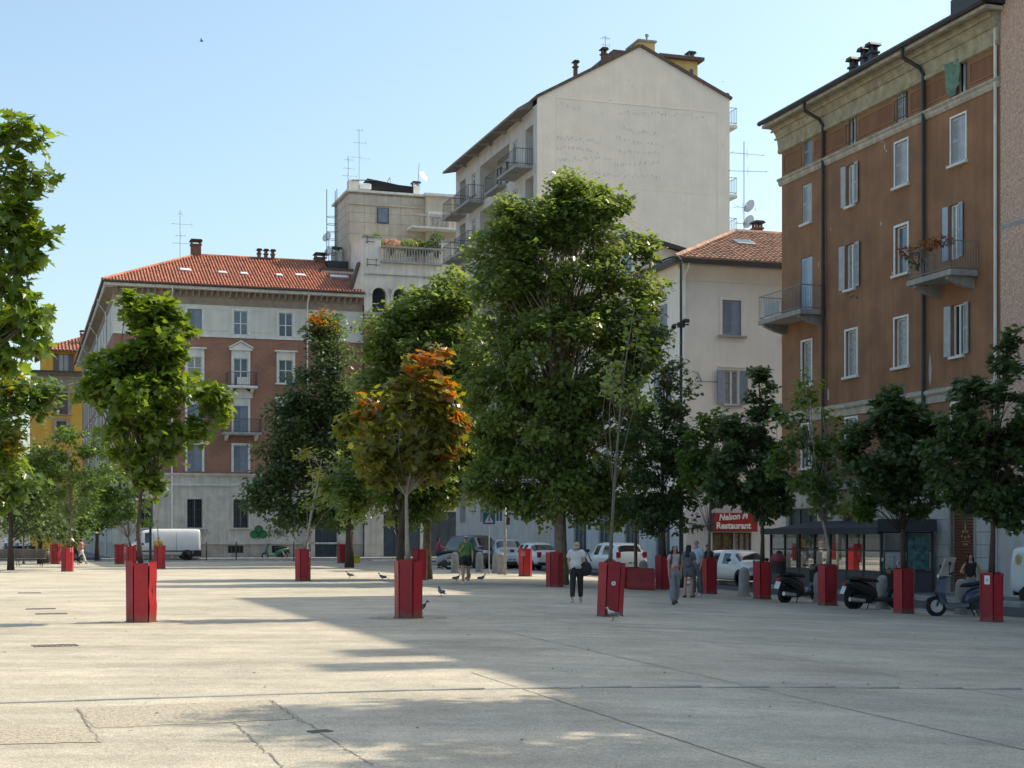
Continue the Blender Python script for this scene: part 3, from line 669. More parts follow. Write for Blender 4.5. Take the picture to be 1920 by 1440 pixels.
for s in arches:
    # spandrels turn the square opening into a round arch; an archivolt stands proud of it
    z1 = azs + aw/2; m = MB(); n = 12; r = aw/2
    for k in range(n):
        a0, a1 = math.pi*k/n, math.pi*(k+1)/n
        p0, p1 = (s + r*math.cos(a0), azs + r*math.sin(a0)), (s + r*math.cos(a1), azs + r*math.sin(a1))
        m.add([(p0[0], -.003, p0[1]), (p1[0], -.003, p1[1]), (p1[0], -.003, z1+.002), (p0[0], -.003, z1+.002), (p0[0], .3, p0[1]), (p1[0], .3, p1[1])], [(0, 1, 2, 3), (0, 4, 5, 1)])
    m.build('spandrel', 'plaster_white', TB)
    m = MB()
    for k in range(n):
        a0, a1 = math.pi*k/n, math.pi*(k+1)/n; q = []
        for a in (a0, a1):
            for rr in (r+.0, r+.2): q.append((s + rr*math.cos(a), azs + rr*math.sin(a)))
        m.add([(q[0][0], -.09, q[0][1]), (q[1][0], -.09, q[1][1]), (q[3][0], -.09, q[3][1]), (q[2][0], -.09, q[2][1]), (q[0][0], 0, q[0][1]), (q[1][0], 0, q[1][1]), (q[3][0], 0, q[3][1]), (q[2][0], 0, q[2][1])], [(0, 1, 2, 3), (0, 3, 7, 4), (1, 5, 6, 2)])
    m.build('archivolt', 'plaster_white', TB)
    w_ = link('window', MB().box(s-aw/2-.02, s+aw/2+.02, .3, .34, az0, z1+.05).mesh('window', 'dark_metal'), TB)
    link('pane', MB().box(s-aw/2+.05, s+aw/2-.05, .26, .295, az0+.9, z1-.03).mesh('pane', 'pane'), w_)
for s0, s1 in zip(arches[:-1], arches[1:]):
    c = (s0+s1)/2
    for dx in (-.1, .1): MB().lathe([(.1, az0), (.1, az0+.12), (.065, az0+.18), (.06, azs-.2), (.095, azs-.1), (.1, azs)], 8, (c+dx, -.03, 0)).build('column', 'plaster_white', TB)
    MB().lathe([(.0, 0), (.15, .01), (.15, .05), (0, .06)], 10, (c, -.08, azs+.35), 'y').build('roundel', 'balustrade', TB)
MB().box(.02, TL, -.1, -.001, zt-.95, zt-.88).build('string_course', 'balustrade', TB)
# terrace parapets, balustrade with separate balusters
bx0, bx1 = tp(717, 480)[0], tp(825, 480)[0]; zb0, zb1 = tp(770, 492)[1], tp(770, 464)[1]
wall(TB, I4, 0, bx0-.1, zt, ztop, [], 'plaster_white', 'parapet'); wall(TB, I4, bx1+.1, TL, zt, tp(850, 455)[1], [], 'plaster_white', 'parapet')
MB().box(-.1, bx0-.05, -.12, .35, ztop, ztop+.12).build('coping', 'balustrade', TB); MB().box(bx1+.05, TL, -.12, .35, tp(850, 455)[1], tp(850, 455)[1]+.12).build('coping', 'balustrade', TB)
MB().box(bx0-.15, bx1+.15, -.3, .1, zb0-.15, zb0).build('balustrade_base', 'balustrade', TB); MB().box(bx0-.15, bx1+.15, -.3, .06, zb1-.14, zb1).build('balustrade_rail', 'balustrade', TB)
bal = MB().lathe([(.07, 0), (.07, .06), (.045, .1), (.075, (zb1-zb0)*.35), (.04, (zb1-zb0)*.7), (.06, zb1-zb0-.18), (.06, zb1-zb0-.14)], 8).mesh('baluster', 'balustrade', True)
nb_ = 21
for i in range(nb_): link('baluster', bal, TB, (bx0 + (bx1-bx0)*(i+.5)/nb_, -.14, zb0))
MB().add([(0, 0, zt), (TL, 0, zt), (TL, 9, zt), (0, 9, zt)], [(0, 1, 2, 3)]).build('terrace_floor', 'concrete', TB)
# left flank above the neighbour's roof, sloping parapet with a coping
e0 = ztop; m = MB(); m.add([(0, 0, zE-.5), (0, 9, zE-.5), (0, 9, e0+1.0), (0, 2.4, e0), (0, 0, e0)], [(0, 1, 2, 3, 4)]); m.build('flank_wall', 'plaster_white', TB)
MB().prism([(-.9, zE+.5), (-.35, zE+2.4), (-.05, zE+4.0), (0, zE+4.0), (0, zE+.5)], 'y', -.02, .5).build('buttress', 'plaster_white', TB)
MB().add([(-1.15, -.12, zE+.55), (-.45, -.12, zE+2.75), (-.45, .7, zE+2.75), (-1.15, .7, zE+.55), (-1.0, -.12, zE+.4), (-.3, -.12, zE+2.6), (-.3, .7, zE+2.6), (-1.0, .7, zE+.4)], [(0, 1, 2, 3), (4, 7, 6, 5), (0, 4, 5, 1), (2, 6, 7, 3), (0, 3, 7, 4), (1, 5, 6, 2)]).build('coping', 'tile_dark', TB)
for z in (zt+1.5, zt-.25): 
    MB().tube([(.1, -.35, z), (1.15 if z < zt else .75, -.35, z+.0)], .035, 4).tube([(.1, -.35, z+.38), (1.0 if z < zt else .75, -.35, z+.38)], .03, 4).tube([(.15, -.35, z-.15), (.15, -.35, z+.5)], .03, 4).tube([(.85, -.35, z-.15), (.85, -.35, z+.5)] if z < zt else [(.15, -.3, z), (.15, 0, z)], .03, 4).build('wall_bracket', 'rail', TB)
wall(TB, face(math.pi/2, (TL, 0, 0)), 0, 12, 0, zt, [], 'plaster_white', 'flank_wall'); wall(TB, face(0, (0, 12, 0)), 0, TL, 0, zt, [], 'plaster_white', 'rear_wall')
# penthouse set back behind the terrace, faced with separate panels
PY = 5.0
def pp(px, py):
    o = TBO + V * PY; s, z = onplane(o, U, px, py); return s, z
p0 = pp(655, 400)[0]; p1 = TL + 1.5; pz0 = zt; pz1 = pp(700, 362)[1]; PD = 6
MB().box(p0, p1, PY+.03, PY+PD, pz0, pz1-.02).build('penthouse_wall', 'concrete', TB)
pxs = [655, 683, 707, 729, 752, 774, 796]; pzs = [pp(700, y)[1] for y in (455, 418, 402.5, 381, 365)]; pzs[0] = max(pzs[0], pz0+.0)
pws, pwz = pp(717, 404)
for i in range(len(pxs)-1):
    a, b = pp(pxs[i], 400)[0], pp(pxs[i+1], 400)[0]
    zl = [pz0, pp(700, 440)[1], pp(700, 418)[1], pp(700, 400)[1], pp(700, 382)[1], pp(700, 366)[1]]
    for z0, z1 in zip(zl[:-1], zl[1:]):
        if i == 2 and z0 < pwz < z1+.3 and z1 > pwz-.2: 
            pass
        MB().bevbox(a+.012, b-.012, PY-.0, PY+.03, z0+.012, z1-.012, .008).build('cladding_panel', 'panel_cream', TB)
for k in range(4):
    for z0, z1 in zip(zl[:-1], zl[1:]):
        MB().bevbox(p0-.03, p0, PY+.03+k*1.45, PY+1.44+k*1.45, z0+.012, z1-.012, .008).build('cladding_panel', 'panel_cream', TB)
x0, z0 = pp(707, 418); x1, z1 = pp(728, 391)
o = link('window', MB().box(x0, x1, PY-.09, PY-.005, z0, z1).mesh('window', 'rail'), TB); link('pane', MB().box(x0+.07, x1-.07, PY-.1, PY-.088, z0+.08, z1-.06).mesh('pane', 'pane_blue'), o)
MB().box(p0-.25, p1, PY-.25, PY+PD, pz1-.02, pz1+.14).build('cornice', 'trim_pale', TB)
MB().box(p0-.1, p1, PY-.12, PY-.002, pp(700, 384)[1]-.06, pp(700, 384)[1]+.06).build('string_course', 'panel_cream', TB)
# right-hand wing with the little balustraded balcony
r0, r1 = pp(796, 400)[0], p1; rz0 = pp(830, 432)[1]
MB().box(r0, r1, PY-.6, PY-.004, pz0, pp(830, 372)[1]).build('penthouse_wing', 'panel_cream', TB)
MB().box(r0-.2, r1, PY-.9, PY, pp(830, 372)[1], pp(830, 368)[1]).build('cornice', 'trim_pale', TB)
o = link('window', MB().box(r0+.15, r0+1.9, PY-.66, PY-.6, rz0, rz0+1.35).mesh('window', 'trim_pale'), TB); link('pane', MB().box(r0+.25, r0+1.8, PY-.68, PY-.658, rz0+.1, rz0+1.1).mesh('pane', 'pane_curtain'), o)
q0 = pp(762, 430)[0]
MB().box(q0, r1, PY-1.7, PY-.02, rz0-.25, rz0-.08).build('balcony_slab', 'trim_pale', TB); MB().box(q0, r1, PY-1.7, PY-1.5, rz0+.72, rz0+.85).build('balustrade_rail', 'panel_cream', TB)
b2 = MB().lathe([(.06, 0), (.05, .1), (.09, .3), (.05, .6), (.07, .8)], 8).mesh('baluster', 'panel_cream', True)
for i in range(15): link('baluster', b2, TB, (q0 + .1 + i * (r1 - q0) / 15, PY-1.6, rz0-.08))
# clutter on the roof
pt = pz1 + .14
MB().box(p0+.1, p0+.9, PY+.6, PY+1.4, pt, pt+.95).build('chimney', 'plaster_white', TB)
MB().bevbox(p0+.95, p0+1.9, PY+.5, PY+1.1, pt+.3, pt+.72, .05).build('roof_box', 'white_frame', TB)
m = MB(); m.prism([(p0+1.6, pt+1.15), (p0+1.9, pt+.6), (p0+5.4, pt+.1), (p0+5.4, pt+.75), (p0+4.2, pt+.8), (p0+2.8, pt+1.0)], 'y', PY+.6, PY+2.2); m.build('rolled_awning', 'awning_dark', TB)
MB().tube([(p0+.3, PY+.5, pt+.9), (p0+2.2, PY+.5, pt+1.0)], .04, 5).tube([(p0+5.3, PY+.6, pt), (p0+5.3, PY+.6, pt+1.0)], .05, 5).build('awning_frame', 'dark_metal', TB)
chimney(TB, p0+5.65, PY+.9, pt, .55, .75, 'plaster_white')
dish(TB, (p0+6.15, PY+.6, pt+1.6), .45, R(35), 25); MB().tube([(p0+5.8, PY+.8, pt+.6), (p0+5.9, PY+.7, pt+2.7)], .025, 5).build('dish_mast', 'zinc', TB)
antenna(TB, (p0+.1, PY+.9, pt), 2.9, ((2.6, .7, 4), (1.9, .9, 5), (1.3, 1.2, 4))); antenna(TB, (p0+1.05, PY+1.2, pt), 5.2, ((5.1, .5, 2), (4.1, 1.0, 2), (2.9, 1.6, 3)))
MB().tube([(p0+3.6, PY+2, pt), (p0+3.6, PY+2, pt+1.4), (p0+3.8, PY+2, pt+1.7), (p0+3.85, PY+2, pt)], .03, 4).build('vent_pipe', 'zinc', TB)
# ladder cage on the left
lx = p0 - .9; m = MB()
for y in (PY+.5, PY+1.2): m.tube([(lx, y, pz0+.6), (lx, y, pt+.1)], .03, 4)
m.tube([(lx-.75, PY+.85, pz0+1.1), (lx-.75, PY+.85, pt+.1)], .03, 4)
for i in range(13): z = pz0 + .9 + i*.34; m.tube([(lx, PY+.5, z), (lx, PY+1.2, z)], .02, 4)
for i in range(6): z = pz0 + 1.5 + i*.6; m.tube([(lx, PY+.5, z), (lx-.6, PY+.6, z), (lx-.75, PY+.85, z), (lx-.6, PY+1.1, z), (lx, PY+1.2, z)], .02, 4)
m.build('ladder_cage', 'rail', TB)
m = MB(); m.box(lx-.8, p0-.04, PY+.2, PY+1.8, pz0+.15, pz0+.9); m.build('stair_box', 'dark_metal', TB)
MB().box(p0-2.4, p0+.3, PY-1.0, PY+3, zE+2.3, pz0-.1).build('stair_tower', 'plaster_white', TB); MB().box(p0-2.5, p0+.3, PY-1.1, PY+3, pz0-.1, pz0+.1).build('coping', 'tile_dark', TB)

# ---------------------------------------------------------------- 3. tall house with the blank gable wall
mat('gable', (.85, .735, .61), .88, .06, .9, .12, 25, streak=.05, stain=(.74, .64, .53), stain_amt=.5, stain_scale=.25)
mat('gable_patch', (.84, .735, .615), .88, .06, .9, .1, 25, streak=.04, stain=(.74, .65, .55), stain_amt=.4, stain_scale=.3)
mat('facade_grey', (0.562, 0.533, 0.494), .85, .12, 1.0, .12, 30, streak=.08)
mat('yellow_paint', (.62, .44, .17), .8, .1, 2, streak=.08)
CBO = G(1008, 93.5); CBO.z = 0
CB = thing('gable_house', 'tall beige house with blank gable wall and receding balconied front, behind the big plane tree', 'building', CBO, TH)
def cp(px, py): return onplane(CBO, U, px, py)
CW = cp(1368, 300)[0]; zl_ = cp(1008, 183)[1]; zr_ = cp(1368, 186)[1]; ax, az_ = cp(1200, 88); CLs = onplane(CBO, V, 856, 400)[0]; CLEN = CLs + .15
m = MB(); m.add([(0, 0, -.5), (CW, 0, -.5), (CW, 0, zr_), (ax, 0, az_), (0, 0, zl_)], [(0, 1, 2, 3, 4)]); m.build('gable_wall', 'gable', CB)
x0, z0 = cp(1043, 184); x1, z1 = cp(1345, 200); m = MB(); m.box(x0, x1, -.012, -.001, cp(1200, 900)[1], min(z0, z1)); m.build('render_patch', 'gable_patch', CB)
MB().box(x0-.05, x1+.05, -.03, 0, min(z0, z1), min(z0, z1)+.05).build('render_ledge', 'gable_patch', CB)
MB().box(x1, x1+.05, -.025, 0, 12, min(z0, z1)).build('render_ledge', 'gable', CB)
zz = cp(1150, 352)[1]; MB().box(x0+4.2, x1, -.02, 0, zz, zz+.05).build('render_ledge', 'gable', CB)
m = MB(); mat('dent', (.62, .56, .49), .9, .3, 5)           # rows of old anchor holes in the render
for (xa, ya, xb, yb, n) in ((1052, 192, 1085, 205, 9), (1160, 212, 1220, 214, 12), (1225, 212, 1320, 220, 20), (1165, 242, 1235, 253, 16), (1045, 256, 1125, 268, 20), (1155, 258, 1200, 270, 10), (1045, 276, 1120, 284, 16), (1160, 284, 1235, 286, 16), (1045, 300, 1145, 296, 22), (1155, 308, 1235, 305, 18), (1110, 325, 1235, 332, 26), (1190, 266, 1235, 272, 8)):
    for i in range(n):
        s, z = cp(xa + (xb-xa)*i/(n-1) + random.uniform(-2, 2), ya + (yb-ya)*i/(n-1) + random.uniform(-3, 3)); m.box(s-.03, s+.03, -.018, -.012, z-.07, z+random.uniform(.0, .12))
tag(m.build('anchor_holes', 'dent', CB), kind='stuff')
m = MB()
for i in range(70):
    s, z = cp(random.uniform(1020, 1360), random.uniform(150, 470)); m.box(s-.03, s+.03, -.016, -.002, z-.03, z+.03)
tag(m.build('plaster_chips', 'dent', CB), kind='stuff')
wall(CB, face(0, (0, CLEN, 0)), 0, CW, 0, zl_, [], 'facade_grey', 'rear_wall')
# roof
def slope(A, B, C, D, m, name='roof', t=.18):
    A, B, C, D = map(Vector, (A, B, C, D)); nn = (B-A).cross(D-A).normalized(); nn = -nn if nn.z < 0 else nn
    return MB().add([A, B, C, D, A+nn*t, B+nn*t, C+nn*t, D+nn*t], [(3, 2, 1, 0), (4, 5, 6, 7), (0, 1, 5, 4), (1, 2, 6, 5), (2, 3, 7, 6), (3, 0, 4, 7)]).build(name, m, CB)
kl = (az_ - zl_) / ax
slope((-.0, -.12, zl_), (-.0, CLEN, zl_), (ax, CLEN, az_), (ax, -.12, az_), 'tile_dark'); slope((CW+.1, CLEN, zr_-.05), (CW+.1, -.12, zr_-.05), (ax, -.12, az_), (ax, CLEN, az_), 'tile_dark')
# deep projecting eave over the balconied front (faces left)
CF = face(-math.pi/2); e = 1.0
m = MB(); m.add([(-e, .9, zl_-e*kl*.5-.35), (0, .9, zl_-.42), (0, CLEN, zl_-.42), (-e, CLEN, zl_-e*kl*.5-.35), (-e, .9, zl_-e*kl*.5-.2), (0, .9, zl_+.16), (0, CLEN, zl_+.16), (-e, CLEN, zl_-e*kl*.5-.2)], [(3, 2, 1, 0), (4, 5, 6, 7), (0, 1, 5, 4), (1, 2, 6, 5), (2, 3, 7, 6), (3, 0, 4, 7)]); m.build('eave', 'soffit', CB)
for i in range(1, 6): MB().box(-e+.03, -.02, i*3.1, i*3.1+.05, zl_-e*kl*.5-.42, zl_-.44).build('eave_batten', 'concrete', CB)
MB().box(-.03, .55, -.025, .0, -.5, zl_-.1).build('corner_pilaster', 'gable', CB)
# balconied front: openings placed in local s (0 = near corner, negative = away)
def fs_(px): return -onplane(CBO, V, px, 400)[0]
A0, A1 = fs_(985), fs_(1000); B0, B1 = fs_(900), fs_(955); C0, C1 = fs_(862), fs_(873); W1, W2 = fs_(966), fs_(888)
ztopf = -CLs; sh = 3.12; ztf = zl_ - .5
hs = []; wn = []
for k in range(8):
    zf = ztf - 3.05 - k*sh - .35
    for a, b in ((A0, A1), (B0, B1), (C0, C1)): hs.append((a, b, zf, zf+2.5))
    for s in (W1, W2): hs.append((s-.5, s+.5, zf+.85, zf+2.35)); wn.append((s, zf+.85))
wall(CB, CF, -CLEN, 0, 0, zl_-.35, hs, 'facade_grey', 'front_wall', 1.1)
MB(CF).box(-CLEN, -.02, 1.08, 1.1, 0, zl_-.6).build('loggia_back_wall', 'facade_grey', CB)
for s, z in wn: win(CB, CF, 0, s, z, 1.0, 1.5, 'shut' if random.random() < .4 else 'glass', frame='white_frame', shut='shutter_pale', pane='pane', sill='concrete', transom=.8)
for k in range(8):
    zf = ztf - 3.05 - k*sh - .35
    for a, b, bal_ in ((A0, A1, 1), (B0, B1, 2), (C0, C1, 3)):
        Mi = CF @ Matrix.Translation((0, .92, 0)); nwin = 1 if b-a < 3 else 3
        for i in range(nwin): 
            s = a + (b-a)*(i+.5)/nwin; win(CB, Mi, 0, s, zf+.02, min(1.5, (b-a)/nwin*.8), 2.3, 'glass', frame='white_frame', pane='pane' if (i+k) % 2 else 'pane_blue', sill=None, name='balcony_door')
    if k < 6:
        balcony(CB, CF, fs_(981), zf, abs(fs_(998)-fs_(963)), 1.15, 1.0, 'concrete', .2, 'rail', gap=.14)
        balcony(CB, CF, (fs_(949)+fs_(924))/2, zf, abs(fs_(949)-fs_(924)), .6, 1.0, 'concrete', .2, 'rail', gap=.14)
        balcony(CB, CF, (fs_(908)+fs_(880))/2, zf, abs(fs_(908)-fs_(880)), 1.15, 1.0, 'concrete', .2, 'rail', gap=.14)
        balcony(CB, CF, (fs_(874)+fs_(858))/2, zf, abs(fs_(874)-fs_(858)), 1.15, 1.0, 'concrete', .2, 'rail', gap=.14)
# balconies showing past the right-hand edge
CR = face(math.pi/2, (CW, 0, 0))
wall(CB, CR, 0, CLEN, 0, zr_, [], 'facade_grey', 'rear_wall')
for py in (235, 366, 442): balcony(CB, CR, 1.6, cp(1375, py)[1]+.1, 3.0, .62, 1.05, 'trim_pale', .22, 'rail', gap=.14)
# chimneys, yellow roof rooms, antennas
def rp(px, py, yy): 
    o = CBO + V*yy; return onplane(o, U, px, py)
for px, py, w_, h_ in ((1079, 134, .22, .6), (1132, 112, .3, .75), (966, 204, .15, .25)):
    if px < 1008: continue
    s, z = rp(px, py, 3); chimney(CB, s, 3, z-h_*.2, w_, h_*.6, 'chimney_brick')
s, z = rp(1355, 185, 1); chimney(CB, s, 1.0, z-.5, .45, .35, 'concrete')
s0, z0 = rp(1198, 95, 4); s1, z1 = rp(1228, 79, 4); MB().box(s0, s1, 4, 6, z0-2, z1-.05).build('roof_room', 'yellow_paint', CB); MB().box(s0-.1, s1+.1, 3.9, 6.1, z1-.05, z1+.08).build('roof_room_top', 'concrete', CB)
s, z = rp(1213, 79, 5); MB().lathe([(.08, z-.2), (.08, z+.35), (.14, z+.4), (.14, z+.5), (0, z+.56)], 8, (s, 5, 0)).build('vent_pipe', 'zinc', CB)
s0, z0 = rp(1240, 150, 9); s1, z1 = rp(1308, 116, 9); MB().box(s0, s1, 9, 15, z0-3, z1).build('roof_room', 'yellow_paint', CB)
MB().box(s0-.3, s1+.35, 8.6, 15, z1, z1+.22).build('roof_room_top', 'tile_dark', CB); s, z = rp(1301, 112, 9); chimney(CB, s, 9.6, z, .45, .25, 'concrete')
s, zz = rp(1296, 137, 9); o = link('window', MB().box(s-.12, s+.12, 8.94, 9.0, zz-.2, zz+.25).mesh('window', 'pane'), CB)
s0, z0 = rp(1150, 98, 8); s1, _ = rp(1190, 95, 8); MB().prism([(s0-.8, z0-.6), (s1+1, z0-.6), (s1+1, z0+.2), (s0, z0+.2)], 'y', 8, 12).build('roof_dormer', 'tile_dark', CB)
s, z = rp(1135, 104, 6); antenna(CB, (s, 6, z-.6), 1.9, ((1.75, .6, 5), (1.3, .5, 2)))
# ---------------------------------------------------------------- 4. pale pink corner house with the restaurant
mat('plaster_pink', (.80, .73, .645), .86, .07, 1.0, .12, 30, streak=.05, stain=(.43, .39, .355), stain_amt=.4, stain_scale=.5)
mat('shop_wall', (0.584, 0.581, 0.577), .8, .1, 1.5, .1, 30, streak=.07)
mat('sign_red', (.30, .012, .016), .55, .15, 4)
mat('sign_brown', (.10, .045, .03), .7, .2, 4)
mat('sign_text', (.78, .74, .72), .6, .05, 4)
mat('shop_panel', (.17, .15, .075), .6, .5, 4)
PBO = G(1281, 75); PBO.z = 0
PB = thing('pink_house', 'pale pink corner house with grey shutters and brown tiled roof beside the brown house', 'building', PBO, TH)
def kp(px, py): return onplane(PBO, U, px, py)
PWd = 15.5; PDp = 20; zE2 = kp(1370, 500)[1]
tops = [(1353, 1390, 562, 629)]; lows = [(1357, 1386, 694, 759)]
def rect(f, x0, x1, y0, y1):
    a, _ = f(x0, y0); b, _ = f(x1, y0); c = (x0+x1)/2; z0 = f(c, y1)[1]; z1 = f(c, y0)[1]; return (a, b, z0, z1)
h1 = rect(kp, 1354, 1390, 563, 629); h2 = rect(kp, 1358, 1386, 694, 759)
h3 = (h1[0], h1[1], h2[2]-3.4, h2[3]-3.4); sh1 = rect(kp, 1336, 1376, 998, 1062); sh1 = (sh1[0], sh1[1], .9, sh1[3]); sh2 = rect(kp, 1377, 1409, 998, 1062); sh2 = (sh2[0], sh2[1], .3, sh2[3])
zg = 4.05
more = [(a+q, b+q, c, d) for q in (3.4, 6.8) for a, b, c, d in (h1, h2, h3)]
wall(PB, I4, 0, PWd, zg, zE2, [h1, h2, h3] + more, 'plaster_pink'); wall(PB, I4, 0, PWd, -.6, zg, [sh1, sh2], 'shop_wall', 'ground_floor_wall')
def W(root, M, h, style, **k): return win(root, M, 0, (h[0]+h[1])/2, h[2], h[1]-h[0], h[3]-h[2], style, **k)
W(PB, I4, h1, 'shut', shut='shutter_slate', trim='plaster_pink', tw=.14, td=.03, sill='concrete')
W(PB, I4, h2, 'open', shut='shutter_slate', leaf=panel_leaf, pane='pane_curtain', frame='white_frame', sill='concrete'); W(PB, I4, h3, 'shut', shut='shutter_slate', sill='concrete')
for h in more: W(PB, I4, h, 'shut', shut='shutter_slate', sill='concrete')
MB().box(h2[0]-.3, h2[1]+.3, -.06, -.001, h2[3]+.12, h2[3]+.2).build('drip_moulding', 'plaster_pink', PB)
W(PB, I4, sh1, 'glass', frame='sign_brown', pane='shop_panel', mull=1, sill='sign_brown', name='shop_window')
o = W(PB, I4, sh2, 'glass', frame='sign_brown', pane='pane_curtain', mull=2, sill=None, name='shop_door')
MB().box(-.02, PWd, -.12, -.001, zg-.12, zg+.1).build('string_course', 'plaster_pink', PB)
MB().prism([(0, zE2-.8), (-.06, zE2-.8), (-.06, zE2-.6), (-.1, zE2-.45), (-.3, zE2-.1), (-.3, zE2), (0, zE2)], 'x', -.1, PWd).build('cornice', 'plaster_pink', PB)
PF = face(-math.pi/2)
sd_h = []
for i in range(5):
    s = -2.4 - i*3.9
    for h in (h1, h2, h3): sd_h.append((s-.48, s+.48, h[2], h[3]))
gsd = [(-3.4, -1.6, .15, 3.0), (-7.6, -5.6, .15, 3.2), (-11.5, -9.4, .15, 3.2), (-15.5, -13.4, .15, 3.2), (-19, -17.2, .15, 3.2)]
wall(PB, PF, -PDp, 0, zg, zE2, sd_h, 'plaster_pink'); wall(PB, PF, -PDp, 0, -.6, zg, gsd, 'shop_wall', 'ground_floor_wall')
for h in sd_h: W(PB, PF, h, 'shut' if random.random() < .6 else 'open', shut='shutter_slate', sill='concrete')
for h in gsd: W(PB, PF, h, 'glass', frame='shutter_blue', pane='door_glass', mull=2, sill=None, name='shop_window', transom=.82)
MB(PF).prism([(0, zE2-.8), (-.06, zE2-.8), (-.06, zE2-.6), (-.1, zE2-.45), (-.3, zE2-.1), (-.3, zE2), (0, zE2)], 'x', -PDp, -.001).build('cornice', 'plaster_pink', PB)
MB(PF).box(-PDp, -.001, -.12, -.001, zg-.12, zg+.09).build('string_course', 'plaster_pink', PB)
wall(PB, face(math.pi/2, (PWd, 0, 0)), 0, PDp, -.6, zE2, [], 'plaster_pink', 'flank_wall')
# roof, hipped at the corner
OV2 = .75; r0 = zE2 + .12; rr = 5.4; rh = 2.75
tiled(PB, (-OV2, -OV2, r0), (PWd, -OV2, r0), (PWd, rr, r0+rh), (rr, rr, r0+rh), 'tile_brown', .27, .105, .36, 'tile_brown')
tiled(PB, (-OV2, PDp-.4, r0), (-OV2, -OV2, r0), (rr, rr, r0+rh-.01), (rr, PDp-.4, r0+rh-.01), 'tile_brown', .3, .105, .5, 'tile_brown')
MB().tube([(-OV2, -OV2, r0+.08), (rr, rr, r0+rh+.08), (PWd, rr, r0+rh+.08)], .13, 6).build('ridge_tiles', 'tile_brown', PB)
MB().box(-OV2-.08, PWd, -OV2-.1, -OV2+.06, r0-.2, r0+.02).build('gutter', 'gutter', PB); MB().box(-OV2-.1, -OV2+.06, -OV2+.06, PDp-.5, r0-.2, r0+.02).build('gutter', 'gutter', PB)
MB().add([(-OV2, -OV2+.06, r0-.14), (PWd, -OV2+.06, r0-.14), (PWd, 0, r0-.14), (0, 0, r0-.14), (0, PDp, r0-.14), (-OV2, PDp, r0-.14)], [(0, 1, 2, 3), (0, 3, 4, 5)]).build('soffit', 'soffit', PB)
sl2 = math.atan2(rh, rr+OV2)
s, z = kp(1421, 474); o = MB().bevbox(-.5, .5, -.35, .35, 0, .16, .03).build('skylight', 'zinc', PB); o.location = (s+.5, 2.6, r0 + (2.6+OV2)*math.tan(sl2)+.08); o.rotation_euler = (sl2, 0, 0)
MB().add([(-.42, -.28, .163), (.42, -.28, .163), (.42, .28, .163), (-.42, .28, .163)], [(0, 1, 2, 3)]).build('pane', 'pane', o)
# dormer on the left slope
dy = 5.2; m = MB(); m.prism([(-.35, r0), (2.4, r0), (2.4, r0+1.42), (-.35, r0+2.05)], 'y', dy, dy+2.2); dm = m.build('dormer', 'plaster_pink', PB)
MB().add([(-.85, dy-.3, r0+2.15), (2.9, dy-.3, r0+1.35), (2.9, dy+2.5, r0+1.35), (-.85, dy+2.5, r0+2.15), (-.85, dy-.3, r0+2.4), (2.9, dy-.3, r0+1.55), (2.9, dy+2.5, r0+1.55), (-.85, dy+2.5, r0+2.4)], [(0, 3, 2, 1), (4, 5, 6, 7), (0, 1, 5, 4), (1, 2, 6, 5), (2, 3, 7, 6), (3, 0, 4, 7)]).build('dormer_roof', 'gutter', dm)
MB().box(-.38, -.34, dy+.6, dy+1.6, r0+.5, r0+1.7).build('dormer_window', 'pane', dm)
m = MB(); m.prism([(-.35, r0), (2.4, r0), (2.4, r0+1.42), (-.35, r0+2.05)], 'y', dy+6, dy+8.2); dm = m.build('dormer', 'plaster_pink', PB)
MB().add([(-.85, dy+5.7, r0+2.15), (2.9, dy+5.7, r0+1.35), (2.9, dy+8.5, r0+1.35), (-.85, dy+8.5, r0+2.15), (-.85, dy+5.7, r0+2.4), (2.9, dy+5.7, r0+1.55), (2.9, dy+8.5, r0+1.55), (-.85, dy+8.5, r0+2.4)], [(0, 3, 2, 1), (4, 5, 6, 7), (0, 1, 5, 4), (1, 2, 6, 5), (2, 3, 7, 6), (3, 0, 4, 7)]).build('dormer_roof', 'gutter', dm)
MB().tube([(.0, -OV2, r0-.1), (.05, -.5, r0-.45), (.05, -.1, r0-.7), (.05, -.1, 0)], .05, 6).build('downpipe', 'trim_pale', PB)
# fixed lines and brackets on the wall
s, z = kp(1306, 715); MB().tube([(s, -.05, z), (s+1.1, -.05, z), (s+1.1, -.02, z)], .015, 4).tube([(s, -.05, z+.45), (s+.25, -.05, z+.02)], .025, 4).build('cable', 'rail', PB)
# restaurant sign
sg = rect(kp, 1329, 1411, 962, 995); cx = (sg[0]+sg[1])/2
SG = MB().box(sg[0], sg[1], -.55, -.1, sg[2], sg[3]).build('restaurant_sign', 'sign_red', PB)
MB().box(sg[0]-.02, sg[1]+.02, -.57, -.09, sg[2]-.05, sg[2]).box(sg[0]-.02, sg[0]+.03, -.565, -.09, sg[2], sg[3]).build('sign_edge', 'sign_brown', SG)
def text(root, body, loc, size, m, rot=(R(90), 0, 0), bold=.0, shear=0, align='CENTER', ext=.004, name='lettering', sx=1):
    c = bpy.data.curves.new('txt', 'FONT'); c.body = body; c.size = size; c.extrude = ext; c.offset = bold; c.shear = shear; c.align_x = align; c.resolution_u = 3
    o = bpy.data.objects.new('txt', c); COL.objects.link(o); dg = bpy.context.evaluated_depsgraph_get(); me = bpy.data.meshes.new_from_object(o.evaluated_get(dg))
    bpy.data.objects.remove(o); me.materials.clear(); me.materials.append(MATS[m]); q = link(name, me, root, loc); q.rotation_euler = rot; q.scale = (sx, 1, 1); return q
h_ = sg[3]-sg[2]
text(SG, 'Nelson M', (sg[0]+.28, -.556, sg[2]+h_*.57), h_*.5, 'sign_text', rot=(R(90), R(-4), 0), bold=.014, shear=.25, align='LEFT', sx=.9)
